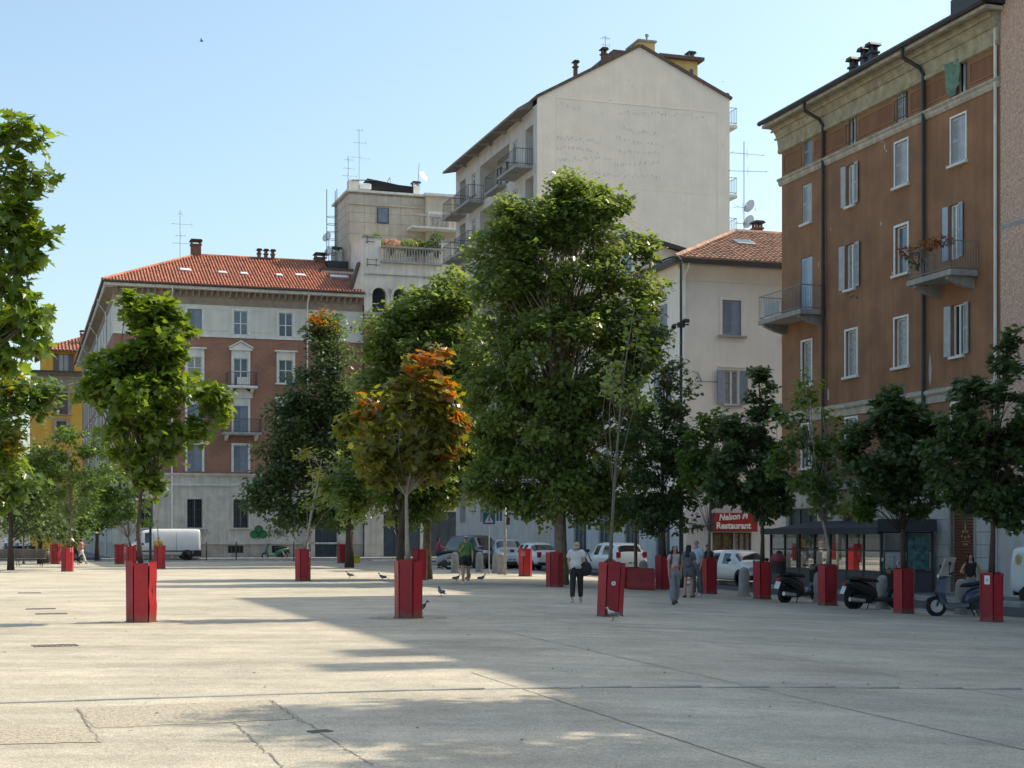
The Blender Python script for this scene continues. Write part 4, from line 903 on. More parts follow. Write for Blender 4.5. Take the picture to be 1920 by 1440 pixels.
text(SG, 'Restaurant', (sg[0]+.14, -.556, sg[2]+h_*.12), h_*.5, 'sign_text', bold=.016, align='LEFT', sx=.98)
# aerial mast on the ridge
am, amz = onplane(PBO + V*11, U, 1395, 445)
antenna(PB, (am, 11, amz-.9), 6.4, ((5.7, 2.1, 3), (4.7, 2.3, 3), (2.6, 1.4, 4), (1.7, 1.2, 3)), r=.025); dish(PB, (am+.3, 10.8, amz+1.75), .4, R(-70)); dish(PB, (am+.25, 10.8, amz+.85), .42, R(-70))
chimney(PB, rr+1.6, rr+.5, r0+rh, .45, .35, 'chimney_brick'); chimney(PB, rr+4.4, rr+.4, r0+rh, .4, .4, 'chimney_brick')

# ---------------------------------------------------------------- 5. brown rendered house on the right
mat('render_brown', (.285, .145, .075), .88, .2, .8, .3, 16, streak=.16, stain=(.19, .10, .06), stain_amt=.75, stain_scale=.55, detail=10)
mat('render_panel', (0.229, 0.105, 0.054), .88, .16, .9, .2, 22, streak=.2)
mat('cornice_ochre', (.38, .325, .22), .85, .22, 3, .3, 20, streak=.2, stain=(.2, .16, .11), stain_amt=.5, stain_scale=2)
mat('string_pale', (.46, .415, .34), .85, .16, 3, .25, 20, streak=.28)
mat('peel', (.45, .41, .35), .9, .2, 4)
mat('stone_panel', (0.514, 0.493, 0.462), .8, .12, 1.5, .2, 25, streak=.12)
mat('roller_rust', (.17, .068, .034), .6, .25, 3, .2, 20)
mat('gold', (.42, .30, .10), .5, .2, 4)
mat('cloth_green', (.16, .27, .20), .9, .2, 6, .3, 12)
mat('rail_grey', (.24, .245, .25), .6, .2, 8)
BR = TH - math.pi/2
BBo = Vector((BLK.x, BLK.y, 0))
BB = thing('brown_house', 'brown rendered five storey house with dark downpipes and flowered balcony on the right', 'building', BBo, BR)
def bp(px, py): return onplane(BBo, -V, px, py)
BL = bp(1876, 400)[0]; ze = bp(1467, 262)[1]; zcv = bp(1600, 219)[1]; zs1 = bp(1467, 336)[1]; zs1b = bp(1467, 349)[1]; zs2 = bp(1467, 778)[1]; zs2b = bp(1467, 797)[1]
print('brown: length %.2f eave %.2f strings %.2f %.2f' % (BL, ze, zs1, zs2))
att = [(1507, 1523, 258, 307), (1591, 1606, 219, 270), (1682, 1702, 165, 225), (1794, 1813, 108, 176)]
r4 = [(1504, 1522, 347, 420), (1588, 1603, 309, 388), (1679, 1702, 265, 346), (1784, 1811, 214, 302)]
r3 = [(1502, 1523, 482, 588), (1586, 1604, 459, 541), (1679, 1702, 422, 514), (1780, 1798, 383, 486)]
r2 = [(1504, 1522, 641, 716), (1586, 1607, 618, 706), (1678, 1702, 596, 689), (1785, 1807, 570, 670)]
H = lambda L: [rect(bp, *q) for q in L]
A_, R4, R3, R2 = H(att), H(r4), H(r3), H(r2)
R1 = [(a, b, c-3.55, d-3.55) for a, b, c, d in R2]
# level the rows: one sill and one head height each
def level(L, z0=None, z1=None):
    z0 = z0 if z0 is not None else sum(q[2] for q in L)/len(L); z1 = z1 if z1 is not None else sum(q[3] for q in L)/len(L); return [(a, b, z0, z1) for a, b, _, _ in L]
A_, R4, R2 = level(A_), level(R4), level(R2); R1 = [(a, b, c-3.5, d-3.5) for a, b, c, d in R2]; R3 = [R3[0], *level(R3[1:3]), R3[3]]
roll1 = rect(bp, 1583, 1618, 940, 1060); roll2 = rect(bp, 1783, 1828, 945, 1060)
roll1 = (roll1[0], roll1[1], -.25, 3.05); roll2 = (roll2[0], roll2[1], -.25, 3.25)
shopL = rect(bp, 1478, 1532, 950, 1060); shopL = (shopL[0], shopL[1], .2, 2.9)
allh = A_ + R4 + R3 + R2 + R1 + [roll1, roll2, shopL]
zgb = 3.95
wall(BB, I4, 0, BL, zs1, ze, allh, 'render_brown', 'attic_wall'); wall(BB, I4, 0, BL, zs2, zs1, allh, 'render_brown'); wall(BB, I4, 0, BL, zgb, zs2, allh, 'render_brown', 'first_floor_wall'); wall(BB, I4, 0, BL, -.8, zgb, allh, 'stone_base', 'ground_floor_wall')
wall(BB, face(-math.pi/2), -12, 0, -.8, ze+.6, [], 'render_brown', 'flank_wall'); wall(BB, face(math.pi/2, (BL, 0, 0)), 0, 12, -.8, ze+.6, [], 'render_brown', 'flank_wall'); wall(BB, face(0, (0, 12, 0)), 0, BL, -.8, ze+.6, [], 'render_brown', 'rear_wall')
MB().prism([(0, zs1b), (-.05, zs1b), (-.12, zs1b+.1), (-.12, zs1-.12), (-.2, zs1-.05), (-.2, zs1), (0, zs1+.06)], 'x', -.12, BL).build('string_course', 'string_pale', BB)
MB().prism([(0, zs2b), (-.06, zs2b), (-.06, zs2-.2), (-.16, zs2-.1), (-.16, zs2), (0, zs2+.08)], 'x', -.08, BL).build('string_course', 'string_pale', BB)
# coved cornice, projecting eave, gutter
cv = [(0, zcv)] + [(-.08 - .46*(1-math.cos(t*math.pi/12)), zcv + .12 + (ze-zcv+.35)*math.sin(t*math.pi/12)) for t in range(7)] + [(0, ze+.55)]
MB().prism(cv, 'x', -.2, BL).build('coved_cornice', 'cornice_ochre', BB)
MB().prism([(0, zcv-.06), (-.14, zcv-.02), (-.14, zcv+.12), (0, zcv+.12)], 'x', -.13, BL).build('cornice_moulding', 'cornice_ochre', BB)
for t in (2.2, 4.2): 
    y = -.08 - .46*(1-math.cos(t*math.pi/12)); z = zcv + .12 + (ze-zcv+.35)*math.sin(t*math.pi/12); MB().tube([(-.3, y-.02, z), (BL, y-.02, z)], .05, 6).build('cornice_moulding', 'cornice_ochre', BB)
MB().box(-.4, BL+.2, -.76, 0, ze+.52, ze+.64).build('eave', 'string_pale', BB)
MB().add([(-.5, -.88, ze+.645), (BL+.3, -.88, ze+.645), (BL+.3, 6, ze+3.0), (-.5, 6, ze+3.0), (-.5, -.88, ze+.82), (BL+.3, -.88, ze+.82), (BL+.3, 6, ze+3.2), (-.5, 6, ze+3.2)], [(3, 2, 1, 0), (4, 5, 6, 7), (0, 1, 5, 4), (2, 3, 7, 6), (0, 4, 7, 3), (1, 2, 6, 5)]).build('roof', 'gutter', BB)
MB().add([(-.5, 6, ze+3.2), (BL+.3, 6, ze+3.2), (BL+.3, 12.6, ze+.8), (-.5, 12.6, ze+.8)], [(0, 1, 2, 3)]).build('roof', 'tile_dark', BB)
MB().tube([(-.45, -.88, ze+.72), (BL+.3, -.88, ze+.72)], .1, 6).build('gutter', 'gutter', BB)
MB().bevbox(BL-1.5, BL+.3, -.98, 1, ze+.7, ze+1.3, .05).build('parapet_block', 'gutter', BB)
for px in (1601, 1622, 1637): 
    s, z = onplane(BBo + U*2.2, -V, px, 140); chimney(BB, s, 2.2, ze+1.9, .3, .9 if px > 1610 else .75, 'dark_metal')
for px, tp_ in ((1548, 225), (1737, 105)):
    s = bp(px, 500)[0]; MB().tube([(s-.3, -.82, ze+.62), (s-.3, -.82, ze+.3), (s-.05, -.25, ze-.1), (s, -.13, ze-.35), (s, -.13, 3.2)], .075, 7).build('downpipe', 'gutter', BB)
# framed panels of the attic floor
ap = [0] + [q for h in A_ for q in (h[0], h[1])] + [BL]
for a, b in zip(ap[0::2], ap[1::2]):
    for x0, x1 in ([(a+.25, b-.25)] if b-a < 3.2 else [(a+.25, (a+b)/2-.25), ((a+b)/2+.25, b-.25)]):
        if x1-x0 < .35: continue
        m = MB(); z0, z1 = zs1+.28, zcv-.25
        m.box(x0, x1, -.012, 0, z0, z1); o = m.build('wall_panel', 'render_panel', BB)
        m = MB()
        for q in ((x0-.06, x1+.06, z0-.06, z0), (x0-.06, x1+.06, z1, z1+.06), (x0-.06, x0, z0, z1), (x1, x1+.06, z0, z1)): m.box(q[0], q[1], -.035, 0, q[2], q[3])
        m.build('panel_frame', 'render_brown', o)
k = dict(frame='white_frame', sill='trim_pale', sillw=.08)
W(BB, I4, A_[0], 'shut', shut='shutter_blue', **{**k, 'sill': None}); 
for i in (1, 2, 3):
    o = W(BB, I4, A_[i], 'half' if i == 2 else 'glass', pane='pane', shut='shutter_pale', **{**k, 'sill': None})
    if i < 3: m = MB(); w_ = A_[i][1]-A_[i][0]; railing(m, [(-w_/2, -.1, 0), (w_/2, -.1, 0)], .8, .12); m.build('railing', 'rail', o)
W(BB, I4, R4[0], 'shut', shut='shutter_pale', **k); W(BB, I4, R4[1], 'open', shut='shutter_pale', pane='pane_curtain', **k); W(BB, I4, R4[2], 'shut', shut='shutter_pale', trim='white_frame', tw=.07, td=.03, **k); W(BB, I4, R4[3], 'shut', shut='shutter_pale', trim='white_frame', tw=.07, td=.03, **k)
mat('shutter_sky', (.36, .45, .55), .6, .1, 4)
W(BB, I4, R3[0], 'shut', shut='shutter_sky', **{**k, 'sill': None}); W(BB, I4, R3[1], 'open', shut='shutter_pale', pane='pane_curtain', **k); W(BB, I4, R3[2], 'glass', pane='pane_blue', trim='white_frame', tw=.09, td=.03, mull=0, **k); W(BB, I4, R3[3], 'open', shut='shutter_sky', pane='pane_curtain', **{**k, 'sill': None})
W(BB, I4, R2[0], 'glass', pane='pane_curtain', trim='white_frame', tw=.08, td=.03, mull=0, **k); W(BB, I4, R2[1], 'glass', pane='pane_curtain', trim='white_frame', tw=.08, td=.03, mull=0, **k); W(BB, I4, R2[2], 'glass', pane='pane_curtain', trim='white_frame', tw=.08, td=.03, mull=0, **k); W(BB, I4, R2[3], 'open', shut='shutter_pale', pane='pane', **k)
for h in R1: W(BB, I4, h, 'glass', pane='pane_blue', trim='white_frame', tw=.08, td=.03, **k)
W(BB, I4, shopL, 'glass', frame='rail', pane='door_glass', mull=2, sill=None, name='shop_window')
for (a, b, c, d) in (roll1, roll2):
    o = link('roller_shutter', MB().box(a, b, .15, .2, c, d).mesh('roller_shutter', 'roller_rust'), BB)
    sl_ = cached(('slat', round(b-a, 2)), lambda: MB().prism([(0, 0), (-.03, .03), (-.03, .07), (0, .1)], 'x', -(b-a)/2+.01, (b-a)/2-.01).mesh('slat', 'roller_rust'))
    for i in range(int((d-c)/.11)): link('slat', sl_, o, ((a+b)/2, .15, c+.02+i*.11))
    MB().box(a-.12, a, -.06, .1, -.6, d+.1).box(b, b+.12, -.06, .1, -.6, d+.1).box(a-.12, b+.12, -.065, .1, d, d+.12).build('door_surround', 'stone_base', BB)
# gold emblem painted on the second roller shutter
cx, cz = (roll2[0]+roll2[1])/2, 1.72; m = MB()
m.tube([(cx, .1, cz+.1), (cx, .1, cz+.5)], .02, 4); m.add([(cx-.06, .105, cz+.28), (cx, .105, cz+.5), (cx+.06, .105, cz+.28), (cx, .105, cz+.2)], [(0, 1, 2, 3)])
for dx, dz in ((-.2, 0), (.2, 0), (-.13, .17), (.13, .17), (0, -.05)): m.lathe([(.06, -.005), (.06, .005)], 8, (cx+dx, .105, cz+dz), 'y')
m.box(cx-.25, cx+.25, .1, .11, cz-.2, cz-.17); m.box(cx-.14, cx+.14, .1, .11, cz-.32, cz-.25); m.build('emblem', 'gold', BB)
# stone facing slabs of the ground floor, each a piece
segs = [(0, shopL[0]-.1), (shopL[1]+.1, roll1[0]-.13), (roll1[1]+.13, roll2[0]-.13), (roll2[1]+.13, BL)]
for a, b in segs:
    if b-a < .2: continue
    n = max(1, round((b-a)/1.5))
    for j in range(7):
        z0 = .55 + j*.44
        for i in range(n):
            if z0+.44 > zgb-.1: continue
            x0, x1 = a+(b-a)*i/n, a+(b-a)*(i+1)/n; link('facing_slab', MB().bevbox(x0+.008, x1-.008, -.045+random.uniform(-.004, .004), -.001, z0+.01, z0+.432, .008).mesh('facing_slab', 'stone_panel'), BB)
for a, b in segs:
    if b-a > .05: MB().box(a, b, -.06, -.001, -.8, .54).build('plinth', 'stone_base', BB)
# first-floor ledge with a railing above the shops
s0, s1 = bp(1560, 930)[0], bp(1660, 930)[0]; zl3 = 3.75
balcony(BB, I4, (s0+s1)/2, zl3, s1-s0, 1.0, .85, 'concrete', .2, 'rail')
# balconies
q = R3[0]; o = balcony(BB, I4, (q[0]+q[1])/2-.35, q[2]-.05, bp(1535, 600)[0]-bp(1466, 600)[0]+.55, 1.15, 1.0, 'concrete', .2, 'rail_grey', True)
MB().box(-1.35, -.1, -1.06, -1.04, .12, .62).build('reed_screen', 'shutter_pale', o)
bq = (R3[3][0]+R3[3][1])/2; bz = bp(1780, 522)[1]; bw = bp(1829, 530)[0]-bp(1745, 530)[0]
balcony(BB, I4, bq+.1, bz, bw, 1.15, 1.0, 'concrete', .2, 'rail_grey', True, None, .1)
# patches where the render has come off
m = MB()
for px, py, a, b in ((1659, 275, .05, .16), (1655, 265, .12, .03), (1662, 283, .06, .05), (1652, 420, .06, .09), (1558, 430, .03, .08), (1673, 512, .05, .07), (1553, 740, .09, .32), (1744, 695, .1, .55), (1535, 495, .03, .13)):
    s, z = bp(px, py); k_ = [(s + a*random.uniform(.6, 1.3)*math.cos(t*math.pi/4), -.006, z + b*random.uniform(.6, 1.3)*math.sin(t*math.pi/4)) for t in range(8)]; m.add(k_, [tuple(range(8))])
tag(m.build('bare_patch', 'peel', BB), kind='stuff')
for px, py in ((1596, 557), (1601, 555), (1607, 558)):
    s, z = bp(px, py); MB().lathe([(.05, 0), (.05, .03), (.03, .03)], 8, (s, -.02, z), 'y').build('vent_hole', 'dark_metal', BB)
# green cloth hung out of the attic window
s0, z1 = bp(1779, 118); s1, z0 = bp(1805, 183); m = MB(); n = 12; vs = []
for i in range(n+1):
    for j in range(6):
        t = i/n; y = -.16 - .07*math.sin(t*17 + j*.5) - .04*math.sin(t*7); zz = bp(1790, 118)[1] + (bp(1790, 185)[1]-bp(1790, 118)[1])*j/5 * (.82+.18*math.sin(t*4+.5))
        vs.append((s0 + (s1-s0)*t*(1-.15*j/5) + .04*j, y, zz))
m.add(vs, [(i*6+j, (i+1)*6+j, (i+1)*6+j+1, i*6+j+1) for i in range(n) for j in range(5)])
me = m.mesh('hanging_cloth', 'cloth_green', True); o = link('hanging_cloth', me); o.matrix_world = Matrix.Translation(BBo) @ Matrix.Rotation(BR, 4, 'Z'); tag(o, 'green cloth hung out to dry from the attic window of the brown house', 'cloth')
sm = o.modifiers.new('thick', 'SOLIDIFY'); sm.thickness = .012

# ---------------------------------------------------------------- 6. modern brick house at the right edge
mat('brick_pink', (.60, .41, .32), .85, .28, 9, .2, 40, stain=(.46, .29, .22), stain_amt=.5, stain_scale=6)
mat('mortar', (.46, .40, .35), .9, .15, 6)
MO = BBo - V * (BL + .004)
MH = thing('brick_block', 'tall modern pinkish brick block at the right edge next to the brown house', 'building', MO, BR)
MT = 28.6; ML = 46; hs = []
for k_ in range(8):
    for i in range(12): hs.append((3.2 + i*3.5, 4.7 + i*3.5, 4.6 + k_*3.0, 6.2 + k_*3.0))
wall(MH, I4, 0, ML, -.8, MT, hs, 'mortar', 'wall')
for h in hs: win(MH, I4, 0, (h[0]+h[1])/2, h[2], 1.5, 1.6, 'glass', frame='rail', pane='pane', sill='concrete')
wall(MH, face(-math.pi/2), -14, 0, -.8, MT, [], 'mortar', 'flank_wall')
wall(MH, face(math.pi/2, (ML, 0, 0)), 0, 14, -.8, MT, [], 'mortar', 'flank_wall'); wall(MH, face(0, (0, 14, 0)), 0, ML, -.8, MT, [], 'mortar', 'rear_wall')
MB().box(-.1, ML+.1, -.25, 14.1, MT, MT+.3).build('roof', 'concrete', MH)
def roof_piece(px, py, w_, extra):
    q = P(px, py); sh_ = Vector((S.x, S.y, 0)).normalized(); t = ((BBo - q).dot(U) - q.z*0) / sh_.dot(U); r_ = q + sh_*t; s_ = (r_ - MO).dot(-V)
    hgt = t*math.tan(SUN_EL); MB().box(s_-w_/2, s_+w_/2, .05, 1.1, MT+.3, hgt + .4).box(s_-w_/2-.1, s_+w_/2+.1, 0, 1.2, hgt+.4, hgt+.55).build('chimney', 'concrete', MH)
roof_piece(700, 1224, 1.3, 0); roof_piece(655, 1251, 1.1, 0)
rnd = random.Random(3); vs, fs = [], []                    # courses of bricks as relief, over the part the street shows
for j in range(int((MT-3.2)/.0745)):
    z = 3.2 + j*.0745
    if abs((z - 3.2) % 8.9) < .16: continue
    off = (j % 2) * .13
    for i in range(14):
        a = off + i*.26 + .006; b = a + .248; d = -.012 - rnd.uniform(0, .006)
        if any(h[0] < b and h[1] > a and h[2] < z+.07 and h[3] > z for h in hs[:12]) or a > 3.0: continue
        q = len(vs); vs += [(a, 0, z), (b, 0, z), (b, 0, z+.062), (a, 0, z+.062), (a, d, z), (b, d, z), (b, d, z+.062), (a, d, z+.062)]
        fs += [(q+4, q+5, q+6, q+7), (q, q+1, q+5, q+4), (q+1, q+2, q+6, q+5), (q+2, q+3, q+7, q+6), (q+3, q, q+4, q+7)]
tag(MB().add(vs, fs).build('brick_courses', 'brick_pink', MH), kind='stuff')
MB().box(.02, ML, -.06, 0, -.8, 3.15).build('ground_floor_facing', 'stone_panel', MH)
for z in (12.1, 21.0): MB().box(0, ML, -.03, 0, z-.06, z+.08).build('band', 'concrete', MH)
MB().tube([(-.16, -.1, 0), (-.16, -.1, ze+.4)], .06, 6).build('downpipe', 'trim_pale', MH)

# ---------------------------------------------------------------- 7. ochre house far left
mat('ochre', (.60, .33, .05), .85, .1, 1.5, .1, 20, streak=.1)
mat('shutter_dark', (.10, .07, .065), .6, .2, 4)
YBO = G(58, 172); YBO.z = 0
YB = thing('ochre_house', 'ochre yellow house with low red roof far behind the left trees', 'building', YBO, TH)
def yp(px, py): return onplane(YBO, U, px, py)
YL = 17; z3 = yp(100, 655)[1]; z2 = yp(100, 700)[1]; hs = [rect(yp, 108, 127, 737, 777), rect(yp, 106, 124, 790, 825)]
hs += [(a, b, c-3.8*i, d-3.8*i) for i in (1, 2, 3) for a, b, c, d in hs[1:2]]; hs += [(a+4, b+4, c, d) for a, b, c, d in hs]
wall(YB, I4, 0, YL, 0, z2-1.9, hs, 'ochre'); wall(YB, I4, 0, YL, z2-1.9, z2, hs, 'frieze', 'frieze')
for h in hs: W(YB, I4, h, 'shut', shut='shutter_dark', trim='frieze', tw=.4, td=.06, sill='frieze')
MB().prism([(0, z2-.3), (-.7, z2), (-.7, z2+.18), (0, z2+.18)], 'x', -.7, YL).build('cornice', 'frieze', YB)
MB().box(-.8, YL, -.85, -.68, z2+.05, z2+.25).build('gutter', 'gutter', YB)
a0, a1 = yp(78, 660)[0], YL
wall(YB, face(0, (0, 1.5, 0)), a0, a1, z2, z3+.1, [(yp(99, 680)[0]+.1, yp(140, 680)[0], z2+.35, z3-.3)], 'ochre', 'attic_wall')
wall(YB, face(-math.pi/2, (a0, 1.5, 0)), -10, 0, z2, z3+.1, [], 'ochre', 'attic_wall'); wall(YB, face(-math.pi/2), -14, 0, 0, z2, [], 'ochre', 'side_wall')
h = (yp(99, 680)[0]+.1, yp(140, 680)[0], z2+.35, z3-.3); W(YB, face(0, (0, 1.5, 0)), h, 'glass', frame='shutter_dark', pane='pane_curtain', mull=3, sill=None); 
for s in (h[0]+.3, h[1]-.3): MB().box(s-.3, s+.3, 1.42, 1.49, h[2], h[3]).build('shutter', 'shutter_dark', YB)
tiled(YB, (a0-.6, .9, z3), (a1, .9, z3), (a1, 8, z3+2.7), (a0+5.4, 8, z3+2.7), 'tile_red', .4, .13, .9)
tiled(YB, (a0-.6, 14, z3), (a0-.6, .9, z3), (a0+5.4, 8, z3+2.69), (a0+5.4, 8.1, z3+2.69), 'tile_red', .4, .13, .9)
MB().add([(0, 0, z2+.02), (YL, 0, z2+.02), (YL, 12, z2+.02), (0, 12, z2+.02)], [(0, 1, 2, 3)]).build('terrace_floor', 'tile_dark', YB)
s, _ = yp(160, 640); chimney(YB, s, 4, z3+1.4, .8, .9, 'chimney_brick')
# ---------------------------------------------------------------- trees
leaf_mat('leaf', .42, .32)
mat('bark_grey', (.15, .13, .105), .9, .3, 12, .6, 30)
mat('bark_dark', (.075, .055, .042), .9, .3, 12, .6, 30)
mat('bark_plane', (.20, .165, .115), .9, .4, 5, .5, 20, stain=(.10, .075, .05), stain_amt=.8, stain_scale=4)
mat('bark_pale', (.30, .27, .22), .85, .25, 9, .4, 30)
def leaf_template(kind):
    """vertices (x across, y along, z fold) and faces of one leaf of unit length, base at the origin"""
    if kind == 'maple':
        h = [(0, 0), (.16, .02), (.42, -.02), (.30, .20), (.55, .34), (.30, .46), (.28, .70), (.13, .64), (0, 1.0)]
        vs = [(x, y, .18*abs(x)) for x, y in h] + [(-x, y, .18*abs(x)) for x, y in h[1:-1]]
        return np.array(vs, float), [tuple(range(9)), (0, 8, 15, 14, 13, 12, 11, 10, 9)]
    if kind == 'star':                          # cheaper lobed leaf for trees farther off
        vs = [(0, 0, 0), (.45, .12, .08), (.24, .42, .05), (.30, .72, .07), (0, 1, 0), (-.30, .72, .07), (-.24, .42, .05), (-.45, .12, .08)]
        return np.array(vs, float), [(0, 1, 2, 4), (2, 3, 4), (0, 4, 6, 7), (4, 5, 6)]
    vs = [(0, 0, 0), (.33, .45, .07), (0, 1, -.02), (-.33, .45, .07)]
    return np.array(vs, float), [(0, 1, 2), (0, 2, 3)]
def leaf_arrays(centers, outward, size, rng, droop=.35):
    n = len(centers)
    nrm = outward*.45 + np.array([0, 0, .75]) + rng.normal(0, .48, (n, 3)); nrm /= np.linalg.norm(nrm, axis=1)[:, None] + 1e-9
    ax = outward*.7 + rng.normal(0, .7, (n, 3)) - np.array([0, 0, droop]); ax -= (ax*nrm).sum(1)[:, None]*nrm; ax /= np.linalg.norm(ax, axis=1)[:, None] + 1e-9
    sd_ = np.cross(nrm, ax); return nrm, ax, sd_, size * rng.uniform(.5, 1.35, n)
def leaf_mesh(name, C, N, A, B, SZ, tint, kind):
    T, faces = leaf_template(kind); n = len(C); k = len(T)
    V_ = C[:, None, :] + SZ[:, None, None]*(T[None, :, 0, None]*B[:, None, :] + T[None, :, 1, None]*A[:, None, :] + T[None, :, 2, None]*N[:, None, :])
    me = bpy.data.meshes.new(name); me.vertices.add(n*k); me.vertices.foreach_set('co', V_.reshape(-1).astype(np.float32))
    loops = np.concatenate([np.array(f) for f in faces]); cnt = np.array([len(f) for f in faces]); L = len(loops)
    li = (np.arange(n)[:, None]*k + loops[None, :]).reshape(-1); st = (np.arange(n)[:, None]*L + np.concatenate([[0], np.cumsum(cnt)[:-1]])[None, :]).reshape(-1)
    me.loops.add(n*L); me.loops.foreach_set('vertex_index', li.astype(np.int32)); me.polygons.add(n*len(faces))
    me.polygons.foreach_set('loop_start', st.astype(np.int32)); me.polygons.foreach_set('loop_total', np.tile(cnt, n).astype(np.int32)); me.update(calc_edges=True)
    at_ = me.attributes.new('tint', 'FLOAT_COLOR', 'POINT'); c = np.ones((n, k, 4), np.float32); c[:, :, :3] = tint[:, None, :]; at_.data.foreach_set('color', c.reshape(-1))
    me.materials.append(MATS['leaf']); return me
PAL = {'maple': ((0.073, 0.128, 0.022), (0.128, 0.189, 0.032)), 'dark': ((.044, .078, .030), (.082, .120, .044)), 'olive': ((.085, .105, .020), (.150, .150, .030)), 'plane': ((.075, .125, .030), (.160, .205, .060)),
       'mid': ((0.049, 0.098, 0.022), (0.091, 0.146, 0.032)), 'yellow': ((.16, .185, .03), (.24, .225, .04)), 'orange': ((.28, .12, .025), (.34, .19, .035)), 'rust': ((.20, .085, .03), (.27, .125, .035)), 'pale': ((0.134, 0.183, 0.061), (0.195, 0.232, 0.085)), 'dry': ((0.305, 0.207, 0.122), (0.415, 0.293, 0.195))}
def tree(name, label, base, D, trunk, blobs, n, size, kind='simple', pal='mid', bark='bark_grey', r0=.07, group=None, cat='tree', per=14, spread=.28, seed=1, limbs=10, depth=.9, tip=.012, parts=0, droop=.35, shell=.45, fat=1.0, boughs=0, bough_r=0):
    """trunk: pixel path at depth D from the ground up; blobs: (px, py, rx, ry[, palette[, depth offset]]) in photo pixels, turned into metres at depth D"""
    rng = np.random.default_rng(seed); rnd = random.Random(seed); k = D / F
    root = thing(name, label, cat, base, 0, group); bz = Vector(base)
    tp_ = [bz - Vector((0, 0, .05)) if False else bz] + [at(x, y, D + (base[1]-D if i == 0 else 0)) for i, (x, y) in enumerate(trunk)]
    tl = [p - bz for p in tp_]; m = MB(); L = len(tl)
    rad = [max(tip, r0*(1 - .78*i/(L-1))) for i in range(L)]; rad[0] *= 1.25; m.tube(tl, rad, 8)
    E = []
    for b in blobs:
        c = np.array(at(b[0], b[1], D)) - np.array(bz); rx, rz = b[2]*k*fat, b[3]*k*fat; ry = (rx*.6+rz*.4)*depth; c[1] += (b[5] if len(b) > 5 else rng.uniform(-.35, .35)*ry); E.append((c, np.array([rx, ry, rz]), b[4] if len(b) > 4 and b[4] else pal))
    vol = np.array([e[1].prod()**.72 for e in E]); vol /= vol.sum(); mean = sum(e[0]*v for e, v in zip(E, vol))
    ncl = max(1, n//per); C, O, TN, cl = [], [], [], []
    nb = boughs or max(2*len(E), ncl//6); BC = []
    for e in list(range(len(E)))*2 + list(rng.choice(len(E), max(0, nb - 2*len(E)), p=vol)):
        c, r, pl = E[e]; d = rng.normal(size=3); d /= np.linalg.norm(d); BC.append((c + d*r*(rng.uniform(shell, .95)**.6 - (.12 if not boughs else 0)), d, e))
    nb = len(BC); br = bough_r or spread*1.25
    for ci in range(ncl):
        bi = ci % nb if ci < nb else int(rng.integers(nb)); bc, d, e = BC[bi]; c, r, pl = E[e]; pl = pl if pl not in ('orange', 'rust') or rng.uniform() < .42 else ('yellow' if rng.uniform() < .45 else pal); jv = rng.normal(size=3); jv *= br * rng.uniform(.1, 1)**.5 / np.linalg.norm(jv); cc = bc + jv*np.array([1, 1, .7]); cl.append((cc, bi))
        mloc = max(3, int(per * rng.uniform(.5, 1.5))); sp = spread * rng.uniform(.6, 1.2); pv = rng.normal(size=(mloc, 3)); pv *= sp * rng.uniform(.05, 1, (mloc, 1))**.5 / np.linalg.norm(pv, axis=1)[:, None]; pts = cc + pv * np.array([1, 1, .7]); C.append(pts)
        o = (cc - mean)/ (np.linalg.norm(cc-mean)+1e-6) * .6 + d*.4 + np.array([0, 0, .1]); O.append(np.tile(o, (mloc, 1))); lo, hi = PAL[pl]; tcl = rng.uniform(0, 1); t = np.clip(tcl*.6 + rng.uniform(0, .4, mloc), 0, 1)[:, None]
        TN.append(np.array(lo)*(1-t) + np.array(hi)*t)
    C, O, TN = np.concatenate(C), np.concatenate(O), np.concatenate(TN)
    keep = C[:, 2] > .8; C, O, TN = C[keep], O[keep], TN[keep]
    for bc, cb in cl: m.tube([BC[cb][0], (BC[cb][0]*.5 + bc*.5) + np.array([0, 0, .03]), bc], [.011, .008, .004], 3, False)      # twigs
    for i in range(nb):                                     # limbs run from the trunk out to the boughs
        t = Vector(BC[i][0]); lo_ = min(max(0.35 * L, 1), L-1); j = rnd.uniform(lo_, L-1.001); a = tl[int(j)].lerp(tl[int(j)+1], j-int(j))
        if a.z > t.z: a = tl[max(1, int(lo_))]
        mid = a.lerp(t, .5) + Vector((rnd.uniform(-.1, .1), rnd.uniform(-.1, .1), .12)) * (t-a).length; rr = max(.012, rad[int(j)]*(.42 if i < limbs else .2)); m.tube([a, mid, t], [rr, rr*.6, max(.009, rr*.25)], 5)
    m.build('trunk', bark, root, True)
    N, A, B, SZ = leaf_arrays(C, O, size, rng, droop)
    if parts:                                               # the leaves that show largest become parts of their own
        sel = np.argsort(-SZ)[:parts]; mask = np.ones(len(C), bool); mask[sel] = False
        cr = link('crown', leaf_mesh('crown', C[mask], N[mask], A[mask], B[mask], SZ[mask], TN[mask], kind), root)
        shared = [leaf_mesh('leaf', np.zeros((1, 3)), np.array([[0, 0, 1.]]), np.array([[0, 1., 0]]), np.array([[1., 0, 0]]), np.array([1.]), np.array([[(lo_+hi_)/2*f for lo_, hi_ in zip(*PAL[pal])]]), kind) for f in (.8, 1, 1.25)]
        for i in sel:
            o = link('leaf', shared[int(i) % 3], cr); Mx = Matrix(((B[i][0], A[i][0], N[i][0], C[i][0]), (B[i][1], A[i][1], N[i][1], C[i][1]), (B[i][2], A[i][2], N[i][2], C[i][2]), (0, 0, 0, 1))); o.matrix_local = Mx @ Matrix.Scale(SZ[i], 4)
    else: cr = link('crown', leaf_mesh('crown', C, N, A, B, SZ, TN, kind), root)
    tag(cr, kind='stuff'); return root

